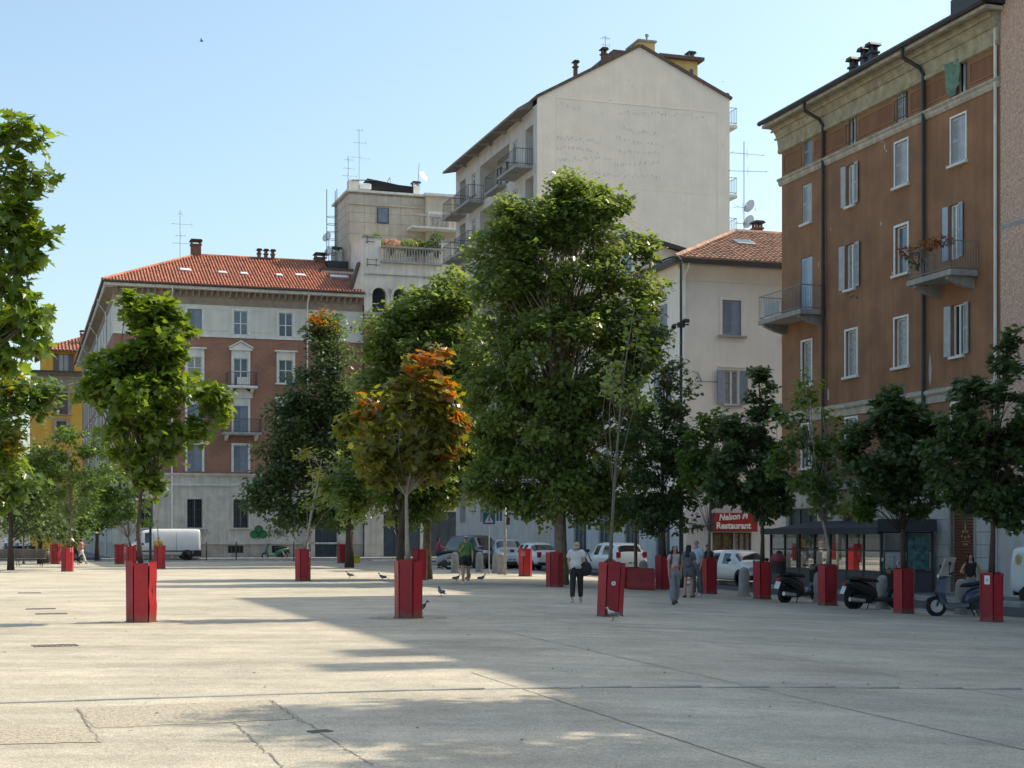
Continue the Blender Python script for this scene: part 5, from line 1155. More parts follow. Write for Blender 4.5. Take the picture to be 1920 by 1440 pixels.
# ---------------------------------------------------------------- red steel planters
def planter_mat(name, col):
    m = bpy.data.materials.new(name); m.use_nodes = True; n, l = nodes(m); b = n['Principled BSDF']; tc = n.new('ShaderNodeTexCoord'); oi = n.new('ShaderNodeObjectInfo')
    off = n.new('ShaderNodeVectorMath'); off.operation = 'ADD'; sc_v = n.new('ShaderNodeVectorMath'); sc_v.operation = 'SCALE'; sc_v.inputs[0].default_value = (9, 7, 5); l.new(oi.outputs['Random'], sc_v.inputs['Scale']); l.new(tc.outputs['Object'], off.inputs[0]); l.new(sc_v.outputs[0], off.inputs[1])
    def noise(s, det=7, ro=.6, map_=None):
        t = n.new('ShaderNodeTexNoise'); t.inputs['Scale'].default_value = s; t.inputs['Detail'].default_value = det; t.inputs['Roughness'].default_value = ro
        if map_:
            mp = n.new('ShaderNodeMapping'); mp.inputs['Scale'].default_value = map_; l.new(off.outputs[0], mp.inputs[0]); l.new(mp.outputs[0], t.inputs[0])
        else: l.new(off.outputs[0], t.inputs[0])
        return t.outputs['Fac']
    def rng(f, a, b_, c, d):
        r = n.new('ShaderNodeMapRange'); r.inputs[1].default_value = a; r.inputs[2].default_value = b_; r.inputs[3].default_value = c; r.inputs[4].default_value = d; l.new(f, r.inputs[0]); return r.outputs[0]
    def mix(fac, a, c):
        x = n.new('ShaderNodeMix'); x.data_type = 'RGBA'; l.new(fac, x.inputs['Factor']); 
        (l.new(a, x.inputs['A']) if not isinstance(a, tuple) else setattr(x.inputs['A'], 'default_value', (*a, 1))); x.inputs['B'].default_value = (*c, 1); return x.outputs['Result']
    c = mix(rng(noise(1.6), .35, .7, 0, .55), col, tuple(q*.62 for q in col))
    c = mix(rng(noise(3.0, 9, .7), .58, .72, 0, .45), c, (.42, .12, .10))            # sun-bleached, scuffed paint
    c = mix(rng(noise(5, 6, .6, (1, 1, .08)), .6, .75, 0, .5), c, (.09, .02, .018))  # rain streaks
    sp = n.new('ShaderNodeSeparateXYZ'); l.new(tc.outputs['Object'], sp.inputs[0]); ad = n.new('ShaderNodeMath'); ad.operation = 'ADD'; l.new(sp.outputs[2], ad.inputs[0])
    l.new(rng(noise(9, 6), .3, .7, -.12, .12), ad.inputs[1]); c = mix(rng(ad.outputs[0], .02, .16, .75, 0), c, (.15, .105, .08))    # street grime
    l.new(c, b.inputs['Base Color']); l.new(rng(noise(4), .3, .7, .34, .6), b.inputs['Roughness']); b.inputs['Specular IOR Level'].default_value = .4
    bp = n.new('ShaderNodeBump'); bp.inputs['Strength'].default_value = .15; bp.inputs['Distance'].default_value = .02; l.new(noise(3, 3), bp.inputs['Height']); l.new(bp.outputs[0], b.inputs['Normal']); MATS[name] = m
planter_mat('planter_red', (.42, .022, .030)); planter_mat('planter_red2', (.30, .015, .026))
mat('plastic_dark', (.02, .012, .012), .8, .2, 6)
mat('soil', (.06, .045, .032), .95, .3, 9, .5, 20)
mat('sticker', (.72, .72, .70), .6, .08, 8)
mat('sticker_grey', (.30, .30, .32), .6, .2, 30)
def panel(h, w, kink=0.0, m='planter_red'):
    prof = [(0, 0), (kink*.6, h*.28), (-kink*.4, h*.5), (kink*.5, h*.72), (.012, h)] if kink else [(0, 0), (.004, h*.5), (.012, h)]
    mb = MB(); vs = []
    for o, z in prof:
        for x in (-w/2, w/2):
            for t in (0, .012): vs.append((x, -o + t, z))
    n = len(prof); fs = []
    for i in range(n-1):
        a, b = i*4, i*4+4; fs += [(a, a+2, b+2, b), (a+1, b+1, b+3, a+3), (a, b, b+1, a+1), (a+2, a+3, b+3, b+2)]
    fs += [(0, 1, 3, 2), (n*4-4, n*4-2, n*4-1, n*4-3)]; mb.add(vs, fs); return mb.mesh('panel', m)
PM = {(i, k): panel(1.2 + .025*(i-1), .272, k, 'planter_red' if i != 2 else 'planter_red2') for i in range(3) for k in (0, .03)}
SOIL = MB().lathe([(.0, -.02), (.26, -.02), (.26, .0), (.15, .03), (0, .04)], 6).mesh('soil', 'soil')
CORE = MB().lathe([(.262, .02), (.262, 1.13)], 6).mesh('liner', 'plastic_dark')
BASE = MB().lathe([(.33, 0), (.33, .018), (.31, .02)], 6).mesh('base_plate', 'planter_red2')
def planter(px, py, label, rz=0.0, lean=(0, 0), dent=False, sticker=None, ring=False, hs=1.0):
    p = P(px, py); p.y += .3; rz = rz + .12
    o = thing('planter', label, 'planter', (p.x, p.y, p.z), rz, 'red steel tree planters')
    tilt = Matrix.Rotation(lean[0], 4, 'Y') @ Matrix.Rotation(lean[1], 4, 'X'); R_ = .262; i0 = int(px) % 3
    for i in range(6):
        a = i*math.pi/3; c = link('panel', PM[((i+i0) % 3, .03 if dent and i in (1,) else 0)], o)
        c.matrix_local = tilt @ Matrix.Rotation(a, 4, 'Z') @ Matrix.Translation((0, -R_, .012)) @ Matrix.Scale(hs, 4, (0, 0, 1))
    s = link('soil', SOIL, o); s.matrix_local = tilt @ Matrix.Translation((0, 0, 1.08*hs)); link('base_plate', BASE, o); s = link('liner', CORE, o); s.matrix_local = tilt @ Matrix.Rotation(R(30), 4, 'Z') @ Matrix.Scale(hs, 4, (0, 0, 1))
    if sticker:
        kind, a, z = sticker; mb = MB()
        if kind == 'round': mb.lathe([(0, -.003), (.05, -.003), (.05, 0)], 12, (0, 0, 0), 'y')
        else: mb.box(-.07, .07, -.003, 0, -.11, .11)
        s = mb.build('sticker', 'sticker', o); s.matrix_local = tilt @ Matrix.Rotation(a, 4, 'Z') @ Matrix.Translation((0, -R_-.016, z)); 
        s2 = MB().box(-.02, .015, -.0045, -.003, -.025, .025).build('sticker_print', 'sticker_grey', s)
    if ring:
        mb = MB(); n = 40
        for rr in (.62, .78):
            vs = [(q*math.cos(2*math.pi*i/n), q*math.sin(2*math.pi*i/n), .006) for i in range(n) for q in (rr, rr+.03)]
            mb.add(vs, [(2*i, 2*i+1, (2*i+3) % (2*n), (2*i+2) % (2*n)) for i in range(n)])
        mb.build('pit_ring', 'crack', o)
    return o, p
pl = {}
for key, px, py, lab, kw in (
    ('T1', 258, 1168, 'dented red planter in the sun, nearest of all on the left', dict(rz=.1, dent=True, ring=True)),
    ('T2', 764, 1160, 'red planter of the orange-leaved tree, at the centre of the square', dict(rz=-.25, ring=True)),
    ('T4', 1145, 1157, 'leaning red planter with a round white sticker and a bare young tree', dict(rz=.0, lean=(.045, 0), sticker=('round', 0, .75))),
    ('T3', 566, 1090, 'red planter with white notice in front of the green clover graffiti', dict(rz=.2, sticker=('notice', math.pi/3, 1.02))),
    ('Q1', 787, 1088, 'red planter mostly hidden behind the orange tree planter', dict(rz=.2)),
    ('Q2', 985, 1081, 'red planter standing in front of the parked white saloon car', dict(rz=.1, sticker=('notice', -math.pi/6, 1.0))),
    ('Q3', 1040, 1101, 'red planter right beside the thick plane tree trunk', dict(rz=-.1)),
    ('B1', 1245, 1106, 'red planter beside the red plastic barriers', dict(rz=.15)),
    ('R5', 1331, 1114, 'red planter between the standing couple and the white hatchback', dict(rz=.1)),
    ('R4', 1432, 1124, 'red planter in front of the white hatchback bonnet', dict(rz=.05)),
    ('R3', 1556, 1136, 'red planter between the two black scooters', dict(rz=.0)),
    ('R2', 1700, 1151, 'red planter at the front wheel of the second black scooter', dict(rz=.05)),
    ('R1', 1866, 1167, 'red planter at the tail of the blue scooter, nearest on the right', dict(rz=.25, sticker=('notice', -math.pi/3, 1.05))),
    ('L3', 123, 1072, 'red planter with a white topped side, right of the bench', dict(rz=.35, sticker=('notice', math.pi/6, 1.05))),
    ('L4', 101, 1058, 'red planter farthest left, end of the row behind the bench', dict(rz=.1)),
    ('L5', 243, 1063, 'red planter just left of the white van, behind the dented one', dict(rz=.1)),
    ('L7', 222, 1058, 'red planter farther left in the group beside the white van', dict(rz=.3)),
    ('L6', 297, 1067, 'red planter in front of the person in the yellow shirt', dict(rz=.2)),
    ('Q4', 640, 1056, 'far red planter by the dark clothed figure and yellow box', dict(rz=.2))):
    pl[key] = planter(px, py, lab, **kw)[1]
def inpl(k): p = pl[k]; return (p.x, p.y, p.z + 1.06)
gY = 'young maples in the red planters'
tree('maple_tree', 'young green maple in the dented planter on the left', inpl('T1'), pl['T1'].y, [(259, 1000), (263, 930), (268, 860), (270, 780), (268, 690), (264, 610)],
     [(252, 585, 26, 26), (300, 602, 46, 40), (285, 660, 66, 46), (328, 690, 22, 40), (200, 738, 56, 36), (160, 735, 30, 24), (255, 745, 80, 60), (335, 735, 60, 36), (392, 742, 30, 20), (408, 776, 24, 12), (365, 806, 24, 16), (235, 815, 58, 42), (300, 820, 40, 32), (252, 868, 28, 26), (215, 690, 36, 36), (286, 905, 16, 14)],
     7600, .165, 'maple', 'maple', 'bark_dark', .05, gY, per=12, spread=.24, bough_r=.3, seed=11, limbs=26, parts=200, fat=1.0)
tree('maple_tree', 'young maple turning orange in the central red planter', inpl('T2'), pl['T2'].y, [(763, 1010), (762, 930), (766, 860), (775, 780), (788, 700)],
     [(800, 680, 42, 34, 'orange'), (775, 720, 46, 36, 'orange'), (770, 745, 46, 40), (825, 735, 34, 34, 'orange'), (820, 800, 46, 40), (700, 785, 48, 44, 'yellow'), (690, 760, 24, 20, 'orange'), (760, 800, 80, 56), (848, 785, 34, 28, 'orange'), (668, 795, 22, 28), (800, 850, 52, 36), (715, 850, 56, 42), (765, 895, 40, 26), (720, 890, 36, 24), (810, 890, 34, 24), (838, 845, 26, 22, 'rust'), (795, 770, 40, 40, 'yellow')],
     5200, .165, 'maple', 'olive', 'bark_pale', .05, gY, per=12, spread=.22, bough_r=.26, seed=12, limbs=22, fat=1.06)
tree('maple_tree', 'nearly leafless thin young tree with yellow tips left of centre', inpl('T3'), pl['T3'].y, [(576, 1010), (584, 960), (596, 905), (603, 860)],
     [(576, 858, 14, 14, 'yellow'), (565, 850, 8, 10, 'yellow'), (600, 930, 40, 28), (580, 950, 26, 18, 'maple'), (622, 870, 20, 36, 'pale'), (590, 895, 26, 18, 'yellow'), (630, 935, 26, 24)], 420, .16, 'maple', 'mid', 'bark_pale', .06, gY, per=8, spread=.3, seed=13, limbs=20)
tree('maple_tree', 'tall bare stemmed young tree in the leaning planter', inpl('T4'), pl['T4'].y, [(1147, 1000), (1151, 920), (1157, 840), (1163, 770), (1170, 700), (1182, 620), (1190, 575)],
     [(1180, 605, 34, 34, 'maple'), (1160, 690, 34, 40, 'pale'), (1195, 660, 26, 40), (1140, 740, 26, 30, 'pale'), (1185, 740, 22, 24)], 420, .13, 'maple', 'maple', 'bark_grey', .042, gY, per=7, spread=.3, seed=14, limbs=26)
tree('maple_tree', 'dark dense maple in the nearest planter on the right', inpl('R1'), pl['R1'].y, [(1862, 1000), (1860, 930), (1862, 860), (1872, 760), (1888, 660)],
     [(1850, 880, 80, 66), (1800, 860, 50, 54), (1905, 880, 60, 80), (1870, 780, 58, 56), (1886, 700, 20, 40), (1890, 650, 8, 26), (1795, 795, 34, 34), (1835, 935, 60, 26), (1905, 960, 50, 30), (1825, 740, 22, 26)], 13500, .16, 'maple', 'dark', 'bark_dark', .075, gY, per=14, spread=.22, bough_r=.28, seed=15, limbs=26, fat=1.3)
tree('maple_tree', 'bushy maple over the dark kiosk corner', inpl('R2'), pl['R2'].y, [(1692, 1000), (1690, 940), (1690, 870), (1688, 790)],
     [(1670, 850, 82, 60), (1725, 880, 44, 62), (1620, 845, 48, 42), (1685, 785, 52, 38), (1672, 748, 18, 16), (1640, 905, 48, 34), (1700, 940, 54, 30), (1622, 955, 22, 12, 'mid'), (1740, 810, 22, 26)], 11500, .165, 'maple', 'dark', 'bark_dark', .07, gY, per=14, spread=.22, bough_r=.28, seed=16, limbs=22, fat=1.3)
tree('maple_tree', 'thin see-through leaning maple between the black scooters', inpl('R3'), pl['R3'].y, [(1554, 1030), (1545, 985), (1532, 930), (1524, 860), (1518, 790), (1510, 720)],
     [(1500, 725, 24, 26, 'maple'), (1518, 765, 34, 30, 'maple'), (1515, 815, 46, 34), (1488, 880, 44, 36), (1535, 890, 54, 42), (1550, 940, 40, 22, 'pale'), (1480, 790, 24, 22), (1560, 850, 34, 30)], 2600, .16, 'maple', 'mid', 'bark_pale', .055, gY, per=9, spread=.32, seed=17, limbs=26, fat=1.3)
tree('maple_tree', 'dark pointed maple in front of the pink house', inpl('R4'), pl['R4'].y, [(1430, 1010), (1428, 950), (1425, 880), (1424, 800), (1424, 710)],
     [(1400, 880, 56, 60), (1418, 800, 46, 46), (1425, 745, 22, 36), (1424, 705, 6, 22), (1385, 915, 38, 28), (1445, 940, 40, 30), (1352, 900, 32, 40), (1455, 870, 36, 44), (1360, 800, 16, 20)], 11500, .16, 'maple', 'dark', 'bark_dark', .07, gY, per=13, spread=.22, bough_r=.28, seed=18, limbs=22, fat=1.3)
tree('maple_tree', 'slim drooping maple left of the restaurant sign', inpl('R5'), pl['R5'].y, [(1330, 1000), (1332, 930), (1334, 860), (1330, 800)],
     [(1328, 850, 30, 34), (1340, 800, 18, 26), (1312, 885, 26, 30), (1345, 893, 20, 20), (1300, 850, 18, 30)], 2600, .16, 'maple', 'mid', 'bark_grey', .055, gY, per=10, spread=.32, seed=19, limbs=18, fat=1.3)
tree('maple_tree', 'very dark maple behind the tall lamp post', inpl('B1'), pl['B1'].y, [(1243, 1000), (1242, 920), (1245, 830), (1250, 740)],
     [(1240, 900, 56, 70), (1205, 940, 44, 40), (1265, 825, 40, 60), (1252, 725, 36, 50), (1282, 950, 34, 40), (1205, 830, 44, 60), (1240, 650, 20, 36), (1282, 870, 26, 40), (1235, 985, 36, 22)], 9800, .16, 'star', 'dark', 'bark_dark', .09, gY, per=15, spread=.34, seed=20, limbs=20, fat=1.3)
tree('maple_tree', 'round dark maple right of the bench on the far left', inpl('L3'), pl['L3'].y, [(132, 1010), (133, 960), (132, 900)],
     [(130, 865, 68, 44), (98, 895, 44, 44), (170, 890, 40, 46), (140, 830, 52, 28), (130, 940, 60, 26), (76, 880, 22, 28), (190, 850, 22, 26)], 3800, .19, 'star', 'mid', 'bark_grey', .07, gY, per=13, spread=.42, seed=21, limbs=14, fat=1.3)
tree('maple_tree', 'low yellow-green maple behind the round dark one on the left', inpl('L4'), pl['L4'].y, [(104, 1010), (105, 970)],
     [(105, 965, 50, 22, 'maple'), (80, 985, 40, 14, 'maple'), (130, 960, 34, 20, 'maple'), (60, 950, 34, 26)], 1500, .2, 'star', 'maple', 'bark_pale', .06, gY, per=11, spread=.45, seed=22, limbs=8)
tree('maple_tree', 'light green maple left of the white van', inpl('L5'), pl['L5'].y, [(241, 1010), (240, 950), (238, 880)],
     [(240, 890, 42, 48), (225, 945, 46, 34), (262, 872, 28, 36), (208, 930, 34, 34), (250, 965, 36, 22), (205, 975, 26, 16), (182, 950, 24, 24)], 2600, .2, 'star', 'mid', 'bark_grey', .06, gY, per=12, spread=.45, seed=23, limbs=10, fat=1.3)
tree('maple_tree', 'dried-up sapling with pinkish leaves in front of the van', inpl('L6'), pl['L6'].y, [(296, 1000), (296, 940), (294, 890)],
     [(295, 900, 12, 26, 'dry'), (290, 940, 16, 20, 'dry'), (305, 920, 14, 20, 'dry')], 120, .16, 'star', 'dry', 'bark_pale', .04, gY, per=5, spread=.3, seed=24, limbs=8)
gB = 'big trees at the far side of the square'
b = P(1052, 1096)
tree('plane_tree', 'biggest plane tree with sunlit crown in front of the blank gable', b, b.y, [(1052, 1030), (1050, 940), (1055, 820), (1060, 700), (1070, 560), (1080, 430)],
     [(1090, 395, 84, 52), (1000, 430, 74, 50), (940, 470, 54, 54), (1150, 460, 50, 60), (1050, 510, 130, 84), (950, 575, 64, 76), (1165, 590, 62, 86), (1050, 670, 140, 110), (925, 690, 56, 84), (1185, 735, 54, 100), (1000, 815, 124, 100), (1110, 850, 100, 90), (940, 890, 64, 70), (1060, 935, 96, 50), (1110, 362, 30, 30), (1072, 350, 26, 24), (1145, 380, 24, 34), (960, 405, 30, 34), (1195, 480, 22, 40), (1210, 560, 26, 40), (1215, 660, 24, 40), (1160, 960, 50, 30)],
     76000, .225, 'simple', 'plane', 'bark_plane', .25, gB, per=26, spread=.5, seed=31, limbs=30, shell=.5, boughs=400, bough_r=.6, fat=.94)
b = P(800, 1086)
tree('plane_tree', 'broad plane tree with bright top left of the biggest one', b, b.y, [(800, 1030), (802, 960), (806, 860), (810, 740), (815, 620)],
     [(858, 530, 30, 22), (838, 568, 46, 36), (780, 590, 46, 40), (730, 635, 50, 42), (800, 650, 86, 64), (862, 640, 46, 84), (702, 715, 42, 64), (760, 755, 86, 80), (850, 790, 56, 100), (722, 845, 66, 74), (800, 890, 76, 64), (684, 895, 46, 54), (642, 930, 44, 34), (862, 930, 50, 36), (770, 950, 50, 30)],
     40000, .24, 'simple', 'plane', 'bark_plane', .2, gB, per=22, spread=.52, seed=32, limbs=24, shell=.5, boughs=250, bough_r=.6, fat=.98)
b = P(752, 1088)
tree('dark_trunk_tree', 'slanting dark trunked tree behind the central red planter', b, b.y, [(750, 1030), (756, 960), (762, 900), (770, 830)],
     [(760, 880, 60, 50), (720, 905, 46, 36), (800, 930, 44, 34)], 3600, .22, 'simple', 'mid', 'bark_dark', .17, gB, per=18, spread=.6, seed=33, limbs=10)
b = G(655, 84)
tree('lime_tree', 'dark pointed tree left of the plane trees, against the brick palazzo', b, b.y, [(655, 1000), (648, 930), (635, 850), (622, 740), (612, 640)],
     [(612, 600, 10, 12, 'orange'), (611, 625, 24, 26), (620, 680, 38, 44), (590, 735, 50, 52), (640, 755, 38, 54), (560, 798, 48, 50), (610, 845, 66, 64), (522, 865, 34, 48), (650, 875, 38, 54), (560, 925, 56, 44), (502, 925, 24, 30), (620, 950, 58, 28), (478, 940, 10, 8), (665, 800, 26, 50), (540, 975, 30, 16)],
     30000, .255, 'simple', 'dark', 'bark_dark', .22, gB, per=20, spread=.75, seed=34, limbs=20, shell=.45, boughs=260, bough_r=.75)
b = G(-190, 16.5)
tree('maple_tree', 'big leaved maple reaching in from the left edge', b, 16.5, [(-190, 900), (-180, 600), (-150, 400), (-110, 250)],
     [(8, 255, 46, 28), (45, 235, 14, 12), (70, 262, 18, 10), (15, 320, 50, 36), (60, 330, 20, 22), (10, 400, 50, 44), (48, 400, 14, 20), (15, 460, 50, 34), (70, 462, 20, 20), (35, 490, 40, 14), (15, 540, 50, 34), (60, 560, 26, 24), (75, 590, 20, 14), (10, 610, 40, 34), (10, 665, 36, 28), (48, 640, 14, 16), (-60, 300, 60, 90), (-70, 460, 70, 120), (-60, 620, 60, 100)],
     2600, .14, 'maple', 'maple', 'bark_grey', .1, None, per=6, spread=.15, seed=41, limbs=60, parts=280, shell=.25, fat=.85, bough_r=.17)
b = G(-40, 34)
tree('maple_tree', 'yellow tinged maple at the left edge above the bench', b, 34, [(-40, 980), (-38, 900), (-30, 780)],
     [(10, 740, 40, 36), (18, 795, 40, 40, 'maple'), (8, 870, 40, 44, 'maple'), (36, 905, 28, 32), (0, 930, 52, 34), (-30, 850, 50, 90), (30, 720, 12, 16, 'yellow'), (15, 835, 22, 20, 'yellow'), (95, 740, 16, 12), (70, 760, 14, 10)], 2600, .17, 'maple', 'mid', 'bark_grey', .07, None, per=11, spread=.3, seed=42, limbs=18)
for i, (px, D, bl, lab) in enumerate(((20, 78, [(20, 900, 60, 60), (60, 935, 46, 40), (-10, 830, 40, 60), (30, 985, 50, 24), (90, 985, 40, 18)], 'far dark tree behind the motorbikes on the left'), (75, 96, [(70, 900, 30, 50), (110, 940, 40, 40), (150, 960, 40, 34), (60, 985, 60, 22), (130, 990, 40, 14)], 'farther tree behind the round dark maple'),
                                     (182, 104, [(180, 905, 20, 40), (195, 960, 30, 30), (170, 960, 26, 30)], 'far tree at the left corner of the brick palazzo'))):
    b = G(px, D); tree('maple_tree', lab, b, D, [(px, 1010), (px, 950), (px, 900)], bl, 5000, .26, 'simple', 'mid' if i else 'dark', 'bark_dark', .16, gB, per=18, spread=.9, seed=50+i, limbs=10)
for i, (x, y, lab) in enumerate(((11.4, 19.0, 'tall street tree outside the frame whose leaf shade falls on the foreground paving'), (12.6, 15.6, 'second tall street tree outside the frame shading the nearest paving'))):
    b = (x, y, gz(x)); px = CX + x/y*F
    k_ = F/y; bl = [(px + dx*k_, HY - (z-CAMZ)*k_, r*k_, r*.8*k_) for dx, z, r in ((0, 14.5, 1.5), (-1.4, 13.0, 1.3), (1.2, 12.4, 1.5), (-.4, 11.2, 1.6), (.3, 16.0, .9), (-1.7, 11.0, .9))]
    tree('street_tree', lab, b, y, [(px, HY - (z-CAMZ)*k_) for z in (4, 8, 11, 14)], bl, 7000, .24, 'simple', 'mid', 'bark_grey', .2, None, per=16, spread=.7, seed=60+i, limbs=14)
# potted greenery on the terraces and balconies
def shrub(name, label, c, r, n, size, pal, M=None, seed=1, kind='simple', pot=None, group=None):
    rng = np.random.default_rng(seed); c = Vector(c); root = thing(name, label, 'plant', c, 0, group)
    d = rng.normal(size=(n, 3)); d /= np.linalg.norm(d, axis=1)[:, None]; C = d*np.array(r)*rng.uniform(.3, 1, (n, 1))**.5 + np.array([0, 0, r[2]]); lo, hi = PAL[pal]; t = rng.uniform(0, 1, (n, 1))
    N, A, B, SZ = leaf_arrays(C, d, size, rng, .1); tag(link('foliage', leaf_mesh('foliage', C, N, A, B, SZ, np.array(lo)*(1-t)+np.array(hi)*t, kind), root), kind='stuff')
    m = MB(); 
    for i in range(5): q = C[i*3]; m.tube([(0, 0, -.02), (q[0]*.4, q[1]*.4, q[2]*.6), tuple(q)], [.02, .014, .006], 4)
    m.build('stem', 'bark_dark', root)
    if pot: MB().lathe([(pot*.7, -.3), (pot, 0), (pot*1.08, .0), (pot*1.08, .05), (pot*.9, .05), (pot*.9, .0)], 10).build('pot', 'chimney_brick', root)
    return root
def tbw(s, y, z): return TBO + U*s + V*y + Vector((0, 0, z))
gT = 'plants on the roof terrace'
for i, (s, y, r, pal, lab) in enumerate(((.75, .7, (.35, .3, .55), 'maple', 'small spiky palm at the left end of the roof terrace'), (1.6, .8, (.6, .4, .4), 'dry', 'pale flowering bush left on the roof terrace'), (2.6, .8, (.7, .4, .42), 'pale', 'pale green bush at the middle of the roof terrace'), (3.5, .7, (.6, .4, .36), 'mid', 'low green bush right of middle on the roof terrace'), (4.25, .8, (.55, .4, .75), 'dark', 'tall dark bush at the right end of the roof terrace'), (3.4, 2.6, (.5, .4, .6), 'dark', 'dark bush standing back on the roof terrace'))):
    shrub('terrace_plant', lab, tbw(s*1.38 + .1, y, zt + 1.05), (r[0]*1.3, r[1], r[2]*1.25), 800, .16, pal, seed=70+i, pot=.22, group=gT)
def bbw(s, y, z): return BBo - V*s + U*y + Vector((0, 0, z))
for i, (ds_, pal, lab) in enumerate(((-1.25, 'rust', 'withered reddish plant at the left corner of the brown house balcony'), (-.55, 'dark', 'trailing dark plant hanging down the balcony front'), (.2, 'rust', 'reddish plant in the middle of the balcony rail'), (.95, 'rust', 'withered plant at the right end of the balcony rail'))):
    shrub('balcony_plant', lab, bbw(bq + .1 + ds_, -1.18, bz + (.82 if i != 1 else .25)), (.42, .42, .2 if i != 1 else .5), 170, .11, pal, seed=80+i, group='plants on the balcony of the brown house')
# ---------------------------------------------------------------- vehicles
mat('car_white', (.72, .73, .73), .28, .03, 2, coat=.6, spec=.5)
mat('car_silver', (.42, .44, .46), .3, .04, 2, coat=.5)
mat('car_green', (.025, .035, .032), .3, .1, 2, coat=.6)
mat('car_glass', (.015, .02, .024), .05, 0, spec=.9)
mat('tyre', (.016, .016, .017), .85, .2, 20, .2, 40)
mat('rim', (.42, .43, .44), .35, .1, 6, metal=.7)
mat('plastic_black', (.018, .018, .02), .55, .2, 6)
mat('light_red', (.30, .01, .012), .2, .05, 4)
mat('light_clear', (.6, .62, .64), .12, .05, 4, spec=.8)
mat('plate', (.62, .62, .60), .5, .05, 4)
mat('plate_print', (.04, .04, .05), .6, 0)
def wheel_meshes(r, w):
    t = MB().lathe([(r*.62, -w/2), (r*.9, -w/2), (r*.98, -w*.36), (r, -w*.2), (r, w*.2), (r*.98, w*.36), (r*.9, w/2), (r*.62, w/2), (r*.6, w*.3), (r*.6, -w*.3), (r*.62, -w/2)], 24, (0, 0, 0), 'y').mesh('wheel', 'tyre', True)
    m = MB(); m.lathe([(0, -w*.3), (r*.14, -w*.36), (r*.14, -w*.3), (r*.16, -w*.2)], 12, (0, 0, 0), 'y'); m.lathe([(r*.62, -w*.42), (r*.56, -w*.4), (r*.55, -w*.1), (r*.62, w*.3)], 20, (0, 0, 0), 'y')
    for k in range(5):
        a = 2*math.pi*k/5; Mx = Matrix.Rotation(a, 4, 'Y'); mm = MB(Mx); mm.box(.08*r, r*.6, -w*.36, -w*.22, -.09*r, .09*r); m.v += [tuple(v) for v in mm.v]; o = len(m.v)-8; m.f += [tuple(i+o for i in f) for f in mm.f]
    m.lathe([(0, -w*.1), (r*.6, -w*.1)], 16, (0, 0, 0), 'y'); return t, m.mesh('rim', 'rim')
def car(name, label, cat, loc, rz, st, paint, wheels, rw=.31, group=None, ww=.2, plate_front=False, extras=None):
    """st: stations (x, z bottom, z belt, z top, half widths bottom/belt/top, flag of the bay ahead of it)"""
    root = thing(name, label, cat, loc, rz, group); vs = []; fs = []; mi = []
    for x, zb, zs, zt, wb, ws, wt, *_ in st:
        h = [(0, zb), (wb*.8, zb), (wb, zb+.08), (ws, zb+(zs-zb)*.55), (ws*.985, zs), (wt, zt-.05), (wt*.75, zt), (0, zt+.005)]
        vs += [(x, y, z) for y, z in h] + [(x, -y, z) for y, z in h[-2:0:-1]]
    n = 14
    for i in range(len(st)-1):
        fl = st[i][7]
        for j in range(n):
            k = (j+1) % n; fs.append((i*n+j, (i+1)*n+j, (i+1)*n+k, i*n+k)); g = 0
            if fl == 'g' and j in (4, 9): g = 1
            if fl == 'w' and j in (5, 6, 7, 8): g = 2
            if fl == 'r' and j in (5, 6, 7, 8): g = 3
            mi.append(g)
    fs.append(tuple(range(n))); mi.append(0); fs.append(tuple(range((len(st)-1)*n+n-1, (len(st)-1)*n-1, -1))); mi.append(0)
    me = bpy.data.meshes.new('b'); me.from_pydata(vs, [], fs); me.polygons.foreach_set('material_index', mi)
    for mm in (paint, 'car_glass', 'car_glass', 'car_glass'): me.materials.append(MATS[mm])
    bm = bmesh.new(); bm.from_mesh(me); bmesh.ops.recalc_face_normals(bm, faces=bm.faces); bm.to_mesh(me); bm.free()
    o = bpy.data.objects.new('b', me); COL.objects.link(o); sb = o.modifiers.new('s', 'SUBSURF'); sb.levels = 2; sb.render_levels = 2
    dg = bpy.context.evaluated_depsgraph_get(); ev = bpy.data.meshes.new_from_object(o.evaluated_get(dg)); bpy.data.objects.remove(o)
    names = ('body', 'side_window', 'windscreen', 'rear_window')
    for g in range(4):
        for side in ((1, -1) if g == 1 else (0,)):
            bm = bmesh.new(); bm.from_mesh(ev); bm.faces.ensure_lookup_table()
            bmesh.ops.delete(bm, geom=[f for f in bm.faces if f.material_index != g or (side and f.calc_center_median().y*side < 0)], context='FACES')
            if not bm.faces: bm.free(); continue
            m2 = bpy.data.meshes.new(names[g]); bm.to_mesh(m2); bm.free(); m2.polygons.foreach_set('material_index', [0]*len(m2.polygons)); m2.polygons.foreach_set('use_smooth', [True]*len(m2.polygons)); m2.materials.clear(); m2.materials.append(MATS[paint if g == 0 else 'car_glass']); link(names[g], m2, root)
    wt_, rm = cached(('wh', rw, ww), lambda: wheel_meshes(rw, ww)); W_h = max(s[5] for s in st)
    arch = cached(('ar', rw), lambda: MB().lathe([(rw*1.16, -.02), (rw*1.2, 0), (rw*1.16, .02), (0, .02)], 24, (0, 0, 0), 'y').mesh('wheel_arch', 'plastic_black'))
    for x in wheels:
        for s in (-1, 1):
            wq = link('wheel', wt_, root, (x, s*(W_h-ww*.42), rw), 0 if s < 0 else math.pi); link('rim', rm, wq); link('wheel_arch', arch, root, (x, s*(W_h-.03), rw+.02), 0 if s < 0 else math.pi)
    x0, x1 = st[0][0], st[-1][0]
    return root, x0, x1, W_h
def add_part(root, name, m, fn, loc=(0, 0, 0), rz=0, smooth=False):
    mb = MB(); fn(mb); o = mb.build(name, m, root, smooth); o.location = loc; o.rotation_euler = (0, 0, rz); return o
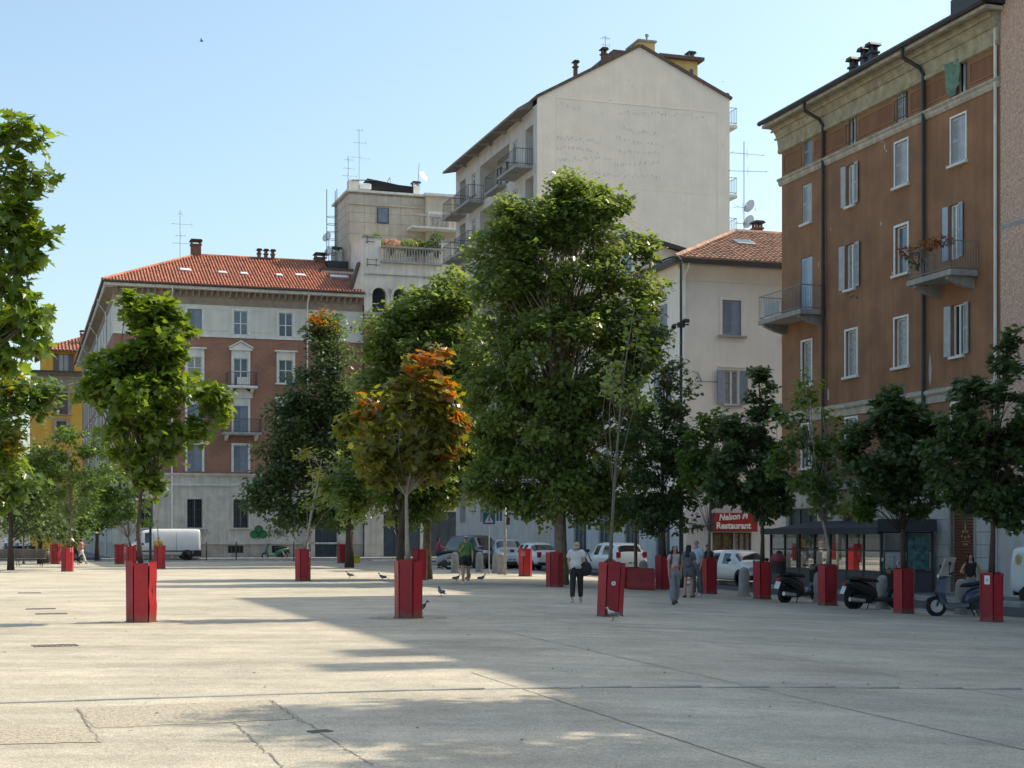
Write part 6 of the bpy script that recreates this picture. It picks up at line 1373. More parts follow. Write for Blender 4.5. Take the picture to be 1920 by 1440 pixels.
def trims(root, x0, x1, W, zl, zr, zp, front=True):
    for s in (-1, 1):
        add_part(root, 'tail_light', 'light_red', lambda m: m.bevbox(-.05, .03, -.12, .12, -.14, .14, .03), (x0+.07, s*(W-.2), zr), 0)
        add_part(root, 'headlight', 'light_clear', lambda m: m.bevbox(-.12, .05, -.16, .16, -.08, .08, .04), (x1-.12, s*(W-.26), zl), 0)
        add_part(root, 'mirror', 'plastic_black', lambda m: m.ball((0, 0, 0), (.09, .12, .08), 8, 6), (x1-1.35, s*(W+.08), zr+.18), 0, True)
    for x, d in ((x0-.012, -1), (x1+.0, 1)):
        p = add_part(root, 'number_plate', 'plate', lambda m: m.box(-.01, .01, -.25, .25, -.055, .055), (x, 0, zp)); add_part(p, 'plate_print', 'plate_print', lambda m: m.box(.0, .0125, -.19, -.03, -.03, .03).box(0, .0125, .03, .19, -.03, .03) if d > 0 else m.box(-.0125, 0, -.19, -.03, -.03, .03).box(-.0125, 0, .03, .19, -.03, .03))
    add_part(root, 'bumper', 'plastic_black', lambda m: m.bevbox(-.05, .06, -W*.86, W*.86, -.08, .08, .03), (x0+.05, 0, .36)); add_part(root, 'bumper', 'plastic_black', lambda m: m.bevbox(-.06, .05, -W*.84, W*.84, -.1, .1, .03), (x1-.06, 0, .36))
def hatch(L=4.0, H=1.5, Wd=.87, hood=.95, belt=.87, boxy=0.0):
    a = L/2; k = H/1.5; r = lambda *q: q
    return [r(-a, .40, .74, .80, .66, .70, .58, 'b'), r(-a+.06, .28, belt-.06, .98*k, .76, .82, .64, 'b'), r(-a+.10, .26, belt, 1.02*k, .80, .85, .66, 'r'), r(-a+.42-boxy*.2, .24, belt+.02, 1.42*k, .82, Wd, .60, 'b'), r(-a+.55-boxy*.2, .22, belt+.02, 1.47*k, .82, Wd, .61, 'g'),
            r(-.32, .2, belt, H, .83, Wd, .63, 'b'), r(-.24, .2, belt, H, .83, Wd, .63, 'g'), r(.48, .2, belt-.02, H*.985, .83, Wd, .62, 'b'), r(.56, .2, belt-.03, H*.965, .83, Wd, .61, 'w'), r(1.12, .2, belt-.05, hood+.07, .83, Wd-.01, .66, 'b'),
            r(1.22, .21, belt-.08, hood+.02, .83, Wd-.02, .70, 'b'), r(a-.28, .23, hood-.22, hood-.1, .80, .83, .66, 'b'), r(a-.06, .28, hood-.32, hood-.24, .70, .74, .56, 'b'), r(a, .36, hood-.42, hood-.36, .58, .62, .46, 'b')]
def saloon(L=4.4, H=1.45, Wd=.86):
    a = L/2; r = lambda *q: q
    return [r(-a, .42, .78, .84, .66, .70, .56, 'b'), r(-a+.08, .3, .88, .93, .76, .82, .66, 'b'), r(-a+.75, .24, .92, .98, .8, Wd, .70, 'r'), r(-a+1.35, .22, .93, 1.38, .82, Wd, .58, 'b'), r(-a+1.45, .22, .93, 1.41, .82, Wd, .59, 'g'), r(-.2, .2, .92, H, .82, Wd, .6, 'b'), r(-.12, .2, .92, H, .82, Wd, .6, 'g'), r(.55, .2, .9, H*.98, .82, Wd, .59, 'b'), r(.62, .2, .9, H*.96, .82, Wd, .58, 'w'), r(1.2, .2, .87, .95, .82, Wd-.01, .66, 'b'), r(1.3, .22, .84, .92, .82, Wd-.02, .7, 'b'), r(a-.2, .26, .7, .8, .78, .82, .64, 'b'), r(a, .36, .55, .62, .6, .64, .5, 'b')]
def panelvan(L=5.4, H=2.25, Wd=.98, hood=1.1):
    a = L/2; r = lambda *q: q
    return [r(-a, .45, 1.1, H-.12, .86, .90, .80, 'b'), r(-a+.05, .36, 1.15, H-.03, .9, Wd, .86, 'b'), r(-a+.3, .32, 1.15, H, .92, Wd, .87, 'b'), r(-.3, .3, 1.15, H, .92, Wd, .87, 'b'), r(.55, .3, 1.15, H-.01, .92, Wd, .86, 'b'), r(.65, .3, 1.15, H-.02, .92, Wd, .85, 'g'), r(1.3, .3, 1.12, H-.12, .92, Wd, .80, 'b'), r(1.36, .3, 1.11, H-.16, .92, Wd, .79, 'w'), r(1.98, .3, 1.08, hood+.14, .92, Wd-.02, .78, 'b'), r(2.08, .3, 1.02, hood+.08, .9, Wd-.03, .76, 'b'), r(a-.18, .34, .86, hood-.18, .86, .88, .68, 'b'), r(a, .42, .62, .72, .7, .74, .56, 'b')]
gC = 'cars parked along the street'
HA = TH + math.pi
p = G(302, 110); v_, x0, x1, Wd = car('panel_van', 'long white panel van parked in front of the brick palazzo', 'van', p, HA, panelvan(), 'car_white', (-1.75, 1.75), .34, None, .22); trims(v_, x0, x1, Wd, .85, 1.0, .75)
add_part(v_, 'door_seam', 'plastic_black', lambda m: m.box(.58, .6, -Wd-.004, -Wd+.01, .5, 1.95).box(-1.0, -.985, -Wd-.004, -Wd+.01, .5, 1.95).box(-2.3, 1.4, -Wd-.012, -Wd+.01, .62, .7).box(.58, .6, Wd-.01, Wd+.004, .5, 1.95).box(-1.0, -.985, Wd-.01, Wd+.004, .5, 1.95).box(-2.3, 1.4, Wd-.01, Wd+.012, .62, .7))
add_part(v_, 'rear_bumper', 'plastic_black', lambda m: m.bevbox(-.5, .1, -Wd*1.02, Wd*1.02, -.28, .2, .06), (x0+.42, 0, .55))
p = P(1393, 1098); p.y += .9; c_, x0, x1, Wd = car('hatchback_car', 'white hatchback turned towards the street in front of the restaurant', 'car', p, R(-66), hatch(3.95, 1.5, .86), 'car_white', (-1.24, 1.25), .31, gC); trims(c_, x0, x1, Wd, .72, .9, .55)
p = P(1150, 1078); p.y += .5; c_, x0, x1, Wd = car('suv_car', 'white crossover seen from behind beside the bare young tree', 'car', p, R(112), hatch(4.3, 1.6, .9, 1.02, .95, .6), 'car_white', (-1.33, 1.35), .36, gC); trims(c_, x0, x1, Wd, .85, 1.0, .62)
p = P(1003, 1069); p.y += .5; c_, x0, x1, Wd = car('saloon_car', 'white saloon seen from behind, left of the crossover', 'car', p, R(112), saloon(), 'car_white', (-1.35, 1.35), .31, gC); trims(c_, x0, x1, Wd, .7, .82, .62)
p = P(948, 1067); p.y += 1.4; c_, x0, x1, Wd = car('silver_car', 'silver car with dark glass facing the square, left of the white saloon', 'car', p, R(-80), hatch(4.0, 1.62, .88, 1.0, .95, .6), 'car_silver', (-1.25, 1.25), .33, gC); trims(c_, x0, x1, Wd, .78, .9, .5)
p = P(893, 1066); p.y += 1.4; c_, x0, x1, Wd = car('dark_suv_car', 'dark green off-roader parked behind the man in the green shirt', 'car', p, R(-58), hatch(4.4, 1.78, .92, 1.08, 1.1, .8), 'car_green', (-1.35, 1.35), .38, gC); trims(c_, x0, x1, Wd, .9, 1.0, .6)
p = G(2022, 47.0); p.z = gz(p.x)
fv, x0, x1, Wd = car('delivery_van', 'small white delivery van with a yellow hexagon emblem at the right edge', 'van', p, TH - math.pi/2, panelvan(4.4, 1.85, .9, 1.0), 'car_white', (-1.35, 1.42), .31); trims(fv, x0, x1, Wd, .8, .9, .6)
mat('hex_yellow', (.55, .42, .05), .5, .1, 3)
hx = add_part(fv, 'emblem', 'hex_yellow', lambda m: m.add([(-1.75 + .16*math.cos(R(60*i+30)), -Wd-.002, 1.42 + .18*math.sin(R(60*i+30))) for i in range(6)], [tuple(range(6))])); add_part(hx, 'emblem_mark', 'sticker_grey', lambda m: m.add([(-1.75 + .08*math.cos(R(60*i+30)), -Wd-.006, 1.42 + .09*math.sin(R(60*i+30))) for i in range(6)], [tuple(range(6))]))

# ---------------------------------------------------------------- scooters and motorbikes
mat('scooter_black', (.012, .012, .014), .3, .1, 4, coat=.4)
mat('scooter_blue', (.035, .055, .085), .32, .1, 4, coat=.4)
mat('scooter_green', (.03, .14, .08), .35, .1, 4)
mat('seat_black', (.02, .02, .02), .7, .2, 10)
mat('silver', (.5, .5, .5), .35, .1, 6, metal=.6)
mat('grey_plastic', (.30, .30, .32), .5, .1, 6)
clear_glass('screen_glass', .25, (.85, .88, .9))
def scooter(label, loc, rz, paint='scooter_black', rw=.25, screen=False, topbox=None, group='parked scooters', name='scooter', steer=.0, lean=R(7)):
    """local +x is forward"""
    o = thing(name, label, 'scooter', loc, rz, group); o.rotation_euler = (lean, 0, rz); o.scale = (1.1, 1.1, 1.1)
    wt_, rm = cached(('sw', rw), lambda: wheel_meshes(rw, .11))
    for x in (-.62, .68):
        q = link('wheel', wt_, o, (x, 0, rw), steer if x > 0 else 0); link('rim', rm, q); q2 = link('rim', rm, q, (0, 0, 0), math.pi)
    def loft(mb, secs):
        n = 10; vs = []
        for x, z, w, h in secs: vs += [(x, w*math.cos(2*math.pi*k/n), z + h*math.sin(2*math.pi*k/n)) for k in range(n)]
        fs = [(i*n+k, i*n+(k+1) % n, (i+1)*n+(k+1) % n, (i+1)*n+k) for i in range(len(secs)-1) for k in range(n)] + [tuple(range(n)), tuple(range((len(secs)-1)*n+n-1, (len(secs)-1)*n-1, -1))]; mb.add(vs, fs)
    add_part(o, 'tail_body', paint, lambda m: loft(m, [(-.95, .72, .04, .03), (-.85, .70, .12, .09), (-.6, .64, .17, .15), (-.3, .52, .19, .2), (-.05, .42, .17, .2), (.02, .36, .12, .14)]), smooth=True)
    add_part(o, 'footboard', paint, lambda m: m.bevbox(-.1, .5, -.17, .17, .22, .32, .03))
    def shield(m):
        for y in (-1, 1): pass
        m.add([(.42, -.16, .24), (.42, .16, .24), (.52, .2, .55), (.52, -.2, .55), (.44, .17, .92), (.44, -.17, .92), (.58, -.1, .3), (.58, .1, .3), (.68, .1, .6), (.68, -.1, .6), (.54, .1, .95), (.54, -.1, .95)], [(0, 3, 2, 1), (3, 5, 4, 2), (6, 7, 8, 9), (9, 8, 10, 11), (0, 6, 9, 3), (3, 9, 11, 5), (1, 2, 8, 7), (2, 4, 10, 8), (0, 1, 7, 6), (5, 11, 10, 4)])
    add_part(o, 'leg_shield', paint, shield)
    add_part(o, 'seat', 'seat_black', lambda m: loft(m, [(-.82, .82, .1, .04), (-.6, .83, .15, .06), (-.3, .79, .16, .06), (-.02, .76, .12, .05), (.06, .74, .06, .03)]), smooth=True)
    add_part(o, 'front_mudguard', paint, lambda m: [m.add([(.68+rw*1.1*math.cos(a0), y0, rw+rw*1.1*math.sin(a0)) for a0, y0 in ((a, -.08), (a, .08), (a+.35, .08), (a+.35, -.08))], [(0, 1, 2, 3)]) for a in (.5, .85, 1.2, 1.55, 1.9, 2.25)])
    add_part(o, 'fork', 'plastic_black', lambda m: m.tube([(.68, -.08, rw), (.5, -.08, .75)], .022, 6).tube([(.68, .08, rw), (.5, .08, .75)], .022, 6).tube([(.5, 0, .7), (.44, 0, 1.0)], .035, 6))
    add_part(o, 'handlebar', 'plastic_black', lambda m: m.tube([(.34, -.34, 1.03), (.42, -.2, 1.0), (.46, 0, .99), (.42, .2, 1.0), (.34, .34, 1.03)], .018, 6).tube([(.34, -.34, 1.03), (.38, -.24, 1.01)], .026, 6).tube([(.34, .34, 1.03), (.38, .24, 1.01)], .026, 6))
    add_part(o, 'headset', paint, lambda m: m.bevbox(.38, .58, -.13, .13, .94, 1.08, .03)); add_part(o, 'headlight', 'light_clear', lambda m: m.ball((.6, 0, .98), (.03, .08, .06), 8, 6), smooth=True)
    for s in (-1, 1):
        mi = add_part(o, 'mirror', 'plastic_black', lambda m: m.tube([(.40, s*.22, 1.02), (.42, s*.32, 1.22)], .008, 4).ball((.42, s*.34, 1.26), (.025, .075, .045), 8, 6)); add_part(mi, 'mirror_glass', 'light_clear', lambda m: m.lathe([(0, 0), (.055, 0)], 10, (.394, s*.34, 1.26), 'x'))
    add_part(o, 'tail_light', 'light_red', lambda m: m.bevbox(-.97, -.9, -.09, .09, .66, .73, .02)); pl_ = add_part(o, 'number_plate', 'plate', lambda m: m.add([(-1.0, -.09, .42), (-1.0, .09, .42), (-.93, .09, .62), (-.93, -.09, .62), (-.99, -.09, .415), (-.99, .09, .415), (-.92, .09, .615), (-.92, -.09, .615)], [(0, 3, 2, 1), (4, 5, 6, 7), (0, 1, 5, 4), (2, 3, 7, 6)]))
    add_part(o, 'rear_mudguard', 'plastic_black', lambda m: m.prism([(-.98, .40), (-.9, .40), (-.75, .62), (-.9, .68)], 'y', -.06, .06)); add_part(o, 'engine', 'plastic_black', lambda m: m.bevbox(-.7, -.1, -.14, .1, .18, .42, .05)); add_part(o, 'shock_absorber', 'silver', lambda m: m.tube([(-.6, .13, rw+.02), (-.45, .15, .6)], .03, 8)); add_part(o, 'exhaust', 'silver', lambda m: m.tube([(-.85, -.16, .3), (-.4, -.17, .26)], [.06, .05], 10))
    add_part(o, 'stand', 'plastic_black', lambda m: m.tube([(-.2, -.1, .25), (-.32, -.16, -.0)], .015, 5).tube([(-.2, .1, .25), (-.32, .16, .0)], .015, 5))
    if screen: add_part(o, 'windscreen', 'screen_glass', lambda m: m.add([(.52, -.24, .95), (.52, .24, .95), (.40, .2, 1.45), (.40, -.2, 1.45), (.56, 0, .95), (.44, 0, 1.48)], [(0, 4, 5, 3), (4, 1, 2, 5)]))
    if topbox: t_ = add_part(o, 'top_box', topbox, lambda m: m.bevbox(-1.1, -.68, -.22, .22, .92, 1.26, .06)); add_part(o, 'carrier', 'plastic_black', lambda m: m.box(-1.0, -.6, -.1, .1, .86, .915))
    return o
p = P(1500, 1130); scooter('black scooter with a bundle on its carrier, left of the second black one', p, R(36), 'scooter_black', .26, False, None)
s1p = p.copy()
p = P(1638, 1142); scooter('black scooter with tall windscreen facing the third red planter', p, R(20), 'scooter_black', .29, True, None)
p = P(1808, 1156); scooter('dark blue scooter with pale screen beside the woman in jeans', p, R(183), 'scooter_blue', .25, False, None)
sb_ = thing('cardboard_sheet', 'pale cardboard panel standing on the blue scooter handlebar', 'panel', p + Vector((-.50, -.02, 1.08)), R(3)); mat('cardboard', (.36, .33, .30), .8, .15, 5)
add_part(sb_, 'sheet', 'cardboard', lambda m: m.add([(-.2, -.12, 0), (.1, -.12, 0), (.25, -.12, .5), (-.02, -.12, .5), (-.2, .0, 0), (.1, .0, 0), (.25, .0, .5), (-.02, .0, .5)], [(0, 1, 2, 3), (4, 7, 6, 5), (0, 4, 5, 1), (1, 5, 6, 2), (2, 6, 7, 3), (3, 7, 4, 0)]))
p = P(516, 1049); scooter('green shared scooter parked below the clover graffiti', p, TH + math.pi, 'scooter_green', .24, False, None)
p = P(818, 1068); scooter('pale motorbike behind the central planter with a person in pink', p, R(170), 'grey_plastic', .31, False, None, name='motorbike')
for i, (px, py) in enumerate(((6, 1046), (24, 1047), (42, 1046), (62, 1048))): scooter(['dark motorbike at the very left edge behind the bench', 'second motorbike from the left edge behind the bench', 'third motorbike behind the bench, by the pale pole', 'motorbike nearest the dark bin behind the bench'][i], P(px, py), R(200+i*25), ['scooter_black', 'scooter_blue', 'grey_plastic', 'scooter_black'][i], .28, i == 1, None, 'motorbikes behind the bench', 'motorbike')
# bundle strapped on the first scooter
mat('bag_black', (.015, .014, .016), .75, .2, 8, .3, 20); mat('bag_red', (.20, .035, .045), .8, .25, 6, .3, 20)
bd = thing('scooter_bundle', 'dark and red bundle strapped on the tail of the black scooter', 'bag', s1p + Vector((-.74, -.5, .92)), R(36)); add_part(bd, 'bag', 'bag_black', lambda m: m.bevbox(-.2, .2, -.2, .2, 0, .42, .1)); add_part(bd, 'red_cover', 'bag_red', lambda m: m.ball((-.04, 0, .44), (.26, .24, .16), 12, 8), smooth=True); add_part(bd, 'hood', 'bag_black', lambda m: m.ball((.02, 0, .6), (.1, .1, .1), 10, 8), smooth=True)

# ---------------------------------------------------------------- dark glazed restaurant kiosk
mat('kiosk_grey', (.045, .05, .055), .55, .12, 4)
mat('kiosk_base', (.085, .085, .09), .6, .12, 3)
mat('awning_grey', (.055, .058, .068), .8, .15, 2)
clear_glass('kiosk_glass', .42, (.55, .6, .62)); clear_glass('kiosk_glass_top', .16, (.8, .84, .86))
mat('poster', (.07, .17, .17), .5, .6, 5); mat('menu', (.46, .45, .42), .6, .25, 14)
KN = Vector((13.1, 54.5, 0)); KO = KN + V*8.4; kz = gz(KN.x) + .02
KK = thing('terrace_kiosk', 'dark glazed restaurant terrace with grey flat awning in front of the brown house', 'kiosk', (KO.x, KO.y, kz), BR)
kl_, kw_ = 8.4, 2.1
def kface(M, L, n, name):
    MB(M).box(0, L, 0, .05, .05, .84).build('base_panel', 'kiosk_base', KK)
    for i in range(n+1): x = L*i/n; MB(M).box(x-.03, x+.03, -.02, .06, 0, 2.3).build('post', 'kiosk_grey', KK)
    for z in (.84, 1.58, 2.24): MB(M).box(0, L, -.012, .055, z, z+.05).build('rail', 'kiosk_grey', KK)
    for i in range(n):
        a, b = L*i/n+.03, L*(i+1)/n-.03; MB(M).box(a, b, .015, .025, .89, 1.58).build('glass_pane', 'kiosk_glass', KK); MB(M).box(a, b, .015, .025, 1.63, 2.24).build('upper_glass_pane', 'kiosk_glass_top', KK)
kface(I4, kl_, 7, 'front'); kface(face(math.pi/2, (kl_, 0, 0)), kw_, 2, 'side'); kface(face(-math.pi/2, (0, 0, 0)) @ Matrix.Translation((-kw_, 0, 0)), kw_, 2, 'side')
MB().add([(-.25, -.3, 2.26), (kl_+.25, -.3, 2.26), (kl_+.25, kw_, 2.62), (-.25, kw_, 2.62), (-.25, -.3, 2.36), (kl_+.25, -.3, 2.36), (kl_+.25, kw_, 2.74), (-.25, kw_, 2.74)], [(3, 2, 1, 0), (4, 5, 6, 7), (0, 1, 5, 4), (1, 2, 6, 5), (2, 3, 7, 6), (3, 0, 4, 7)]).build('awning', 'awning_grey', KK)
MB().box(-.27, kl_+.27, -.33, -.3, 2.2, 2.44).box(kl_+.24, kl_+.28, -.3, kw_, 2.3, 2.74).build('awning_valance', 'awning_grey', KK)
MB(face(math.pi/2, (kl_, 0, 0))).box(1.08, 1.9, -.03, -.005, .95, 2.2).build('poster', 'poster', KK); MB(face(math.pi/2, (kl_, 0, 0))).box(.15, 1.0, -.03, -.005, .95, 1.55).build('menu_board', 'menu', KK)
MB().box(1.3, 2.1, .03, .04, 1.66, 2.2).build('poster', 'menu', KK)
for i in range(5):      # tables inside
    x = .9 + i*1.65; MB().lathe([(.35, .7), (.35, .74)], 14, (x, 1.1, 0)).build('table_top', 'menu', KK); MB().lathe([(.2, .0), (.03, .03), (.03, .7)], 10, (x, 1.1, 0)).build('table_leg', 'kiosk_grey', KK)

# ---------------------------------------------------------------- lamp post, poles, signs, bollards, barriers, bench
mat('lamp_green', (.045, .055, .05), .5, .15, 5)
lp_ = P(1277, 1102); k_ = lp_.y/F; ht = CAMZ + (HY-490)*k_ - lp_.z
LPST = thing('lamp_post', 'tall dark street lamp post with a curved arm and a camera halfway up', 'lamp post', lp_)
add_part(LPST, 'pole', 'lamp_green', lambda m: m.tube([(0, 0, 0), (0, 0, .9), (0, 0, 1.0), (0, 0, 5), (0, 0, 5.05), (0, 0, ht)], [.11, .11, .085, .075, .06, .05], 10), smooth=True)
add_part(LPST, 'arm', 'lamp_green', lambda m: m.tube([(0, 0, ht-.15), (0, 0, ht+.05), (-.12, 0, ht+.18), (-.35, .05, ht+.18), (-.75, .2, ht+.05)], [.045, .04, .035, .03, .03], 8), smooth=True)
add_part(LPST, 'lamp_head', 'dark_metal', lambda m: m.bevbox(-1.25, -.7, .1, .35, ht-.02, ht+.08, .03))
zc_ = CAMZ + (HY-606)*k_ - lp_.z; cm = add_part(LPST, 'camera_bracket', 'dark_metal', lambda m: m.tube([(-.3, 0, zc_-.05), (.3, 0, zc_-.05)], .03, 6).box(-.14, .14, -.12, .12, zc_-.15, zc_+.02)); add_part(cm, 'security_camera', 'dark_metal', lambda m: m.bevbox(.05, .3, -.25, .05, zc_+.02, zc_+.14, .03)); add_part(cm, 'camera_dome', 'dark_metal', lambda m: m.ball((-.28, 0, zc_-.14), .1, 10, 8), smooth=True)
mat('pole_grey', (.30, .31, .31), .55, .15, 5); mat('sign_blue', (.015, .06, .17), .45, .05, 4); mat('sign_white', (.40, .42, .45), .5, .05, 4)
p = P(947, 1078); o = thing('traffic_pole', 'grey traffic light pole beside the concrete bollards', 'pole', p); add_part(o, 'pole', 'pole_grey', lambda m: m.tube([(0, 0, 0), (0, 0, 3.4)], .07, 10), smooth=True); add_part(o, 'signal_box', 'dark_metal', lambda m: m.bevbox(.06, .22, -.1, .1, 2.25, 2.6, .02))
p = P(917, 1076); o = thing('crossing_sign', 'square blue pedestrian crossing sign on a thin post', 'sign', p); hz = CAMZ + (HY-972)*p.y/F - p.z
add_part(o, 'post', 'pole_grey', lambda m: m.tube([(0, .03, 0), (0, .03, hz+.35)], .03, 8)); sg_ = add_part(o, 'sign_plate', 'sign_blue', lambda m: m.box(-.27, .27, -.012, 0, hz-.27, hz+.27))
add_part(sg_, 'sign_triangle', 'sign_white', lambda m: m.add([(-.2, -.016, hz-.19), (.2, -.016, hz-.19), (0, -.016, hz+.2)], [(0, 1, 2)])); add_part(sg_, 'walking_figure', 'sign_blue', lambda m: m.tube([(0, -.02, hz-.02), (-.05, -.02, hz-.15)], .018, 4).tube([(0, -.02, hz-.02), (.06, -.02, hz-.15)], .018, 4).tube([(0, -.02, hz-.03), (.0, -.02, hz+.06)], .022, 4).ball((0, -.02, hz+.09), .022, 6, 4))
for px, D, h_, r_, mm, lab in ((282, 101, 4.0, .09, 'lamp_green', 'dark green post just left of the white van'), (44, 96, 4.2, .06, 'bark_pale', 'thin pale pole behind the bench'), (387, 105, 1.3, .04, 'dark_metal', 'thin iron post right of the white van'), (443, 105, 1.3, .04, 'dark_metal', 'thin iron post under the ground floor window, between van and green scooter'), (551, 105, 1.3, .04, 'dark_metal', 'thin iron post right of the green scooter'), (1192, 66, 3.0, .08, 'dark_metal', 'dark post among the plane trunks, right of the crossover')):
    p = G(px, D); o = thing('street_post', lab, 'post', p); add_part(o, 'shaft', mm, lambda m: m.tube([(0, 0, 0), (0, 0, h_*.94), (0, 0, h_)], [r_, r_*.9, r_*.5], 8), smooth=True); add_part(o, 'foot', mm, lambda m: m.lathe([(r_*1.6, 0), (r_*1.6, .04), (r_*1.1, .1)], 10)); add_part(o, 'cap', mm, lambda m: m.ball((0, 0, h_), r_*1.15, 8, 6), smooth=True)
mat('bollard_stone', (.30, .285, .265), .85, .2, 5, .4, 25)
bol = MB().lathe([(.19, 0), (.185, .05), (.18, .7), (.175, .78), (.15, .88), (.1, .95), (0, .98)], 16).mesh('shaft', 'bollard_stone', True); bolb = MB().lathe([(.24, -.02), (.24, .03), (.2, .04)], 16).mesh('base_ring', 'bollard_stone')
for px, py, lab in ((1395, 1118, 'stone bollard in front of the white hatchback wheel'), (1536, 1131, 'stone bollard behind the front of the first black scooter'), (1655, 1141, 'stone bollard behind the second black scooter'), (1803, 1152, 'stone bollard behind the blue scooter'), (853, 1074, 'stone bollard left of the man in the green shirt'), (899, 1073, 'stone bollard just right of the man in the green shirt'), (930, 1075, 'stone bollard left of the traffic light pole'), (942, 1077, 'stone bollard touching the traffic light pole'), (1148, 1096, 'stone bollard behind the leaning planter'), (1206, 1098, 'stone bollard behind the red barriers')):
    p = P(px, py); o = thing('bollard', lab, 'bollard', p, 0, 'stone bollards along the kerb'); link('shaft', bol, o); link('base_ring', bolb, o)
mat('barrier_red', (.26, .012, .016), .5, .12, 3)
for px, py, rz, lab in ((1176, 1103, .25, 'red plastic barrier half hidden behind the leaning planter'), (1202, 1106, -.05, 'red plastic barrier in full view between the planters')):
    p = P(px, py); o = thing('road_barrier', lab, 'barrier', p, rz, 'red plastic barriers'); add_part(o, 'body', 'barrier_red', lambda m: m.prism([(-.22, 0), (.22, 0), (.22, .12), (.12, .3), (.08, .72), (-.08, .72), (-.12, .3), (-.22, .12)], 'x', -.48, .48)); add_part(o, 'top_rib', 'barrier_red', lambda m: m.box(-.44, .44, -.05, .05, .72, .76))
mat('wood', (.17, .135, .11), .85, .25, 6, .3, 20); mat('yellow_plastic', (.55, .40, .02), .5, .1, 4)
p = P(36, 1062); o = thing('bench', 'long weathered wooden bench at the left edge', 'bench', p, TH*.2)
for i in range(4): add_part(o, 'back_slat', 'wood', lambda m: m.bevbox(-1.6, 1.5, -.02, .02, 0, .11, .008), (0, .12 + i*.02, .5 + i*.125))
for i in range(4): add_part(o, 'seat_slat', 'wood', lambda m: m.bevbox(-1.6, 1.5, -.05, .05, 0, .04, .008), (0, -.35 + i*.12, .43))
for x in (-1.35, -.05, 1.25): add_part(o, 'leg', 'dark_metal', lambda m: m.tube([(0, -.35, 0), (0, -.3, .42), (0, .1, .42), (0, .2, .98)], .025, 6).tube([(0, .18, 0), (0, .1, .42)], .025, 6), (x, 0, 0))
p = P(86, 1056); o = thing('litter_bin', 'dark litter bin standing at the end of the bench', 'bin', p); add_part(o, 'bucket', 'dark_metal', lambda m: m.lathe([(.24, 0), (.27, .1), (.3, .85), (.26, .86), (.24, .2)], 14), smooth=True); add_part(o, 'rim', 'dark_metal', lambda m: m.lathe([(.31, .83), (.33, .86), (.31, .9), (.28, .88)], 14))
p = P(666, 1056); o = thing('yellow_box', 'yellow plastic box next to the dark clothed figure', 'box', p, .2); add_part(o, 'bucket', 'yellow_plastic', lambda m: m.bevbox(-.28, .28, -.2, .2, 0, .42, .04)); add_part(o, 'lid', 'yellow_plastic', lambda m: m.bevbox(-.3, .3, -.22, .22, .43, .5, .03))
# ---------------------------------------------------------------- people
for k_, c_ in dict(skin=(.42, .235, .165), skin_pale=(.52, .33, .25), hair_dark=(.014, .010, .009), hair_blond=(.42, .35, .24), hair_grey=(.10, .085, .075), white_cloth=(.62, .61, .60), green_cloth=(.075, .17, .045), black_cloth=(.014, .014, .016), navy_cloth=(.02, .022, .035), grey_denim=(.20, .205, .23), blue_denim=(.15, .22, .32), pink_cloth=(.46, .36, .37), grey_cloth=(.10, .10, .115), blue_white=(.42, .47, .55), yellow_cloth=(.62, .38, .02), cream_cloth=(.55, .52, .45), magenta_cloth=(.34, .04, .13), red_cloth=(.25, .02, .03), shoe_white=(.6, .6, .6), shoe_dark=(.04, .04, .05), eye=(.02, .015, .012), lip=(.30, .10, .09), khaki=(.24, .22, .18), salmon=(.50, .20, .15)).items():
    mat(k_, c_, .75 if 'skin' not in k_ else .55, .14 if 'skin' not in k_ else .06, 9, .15 if 'cloth' in k_ or 'denim' in k_ else 0, 18)
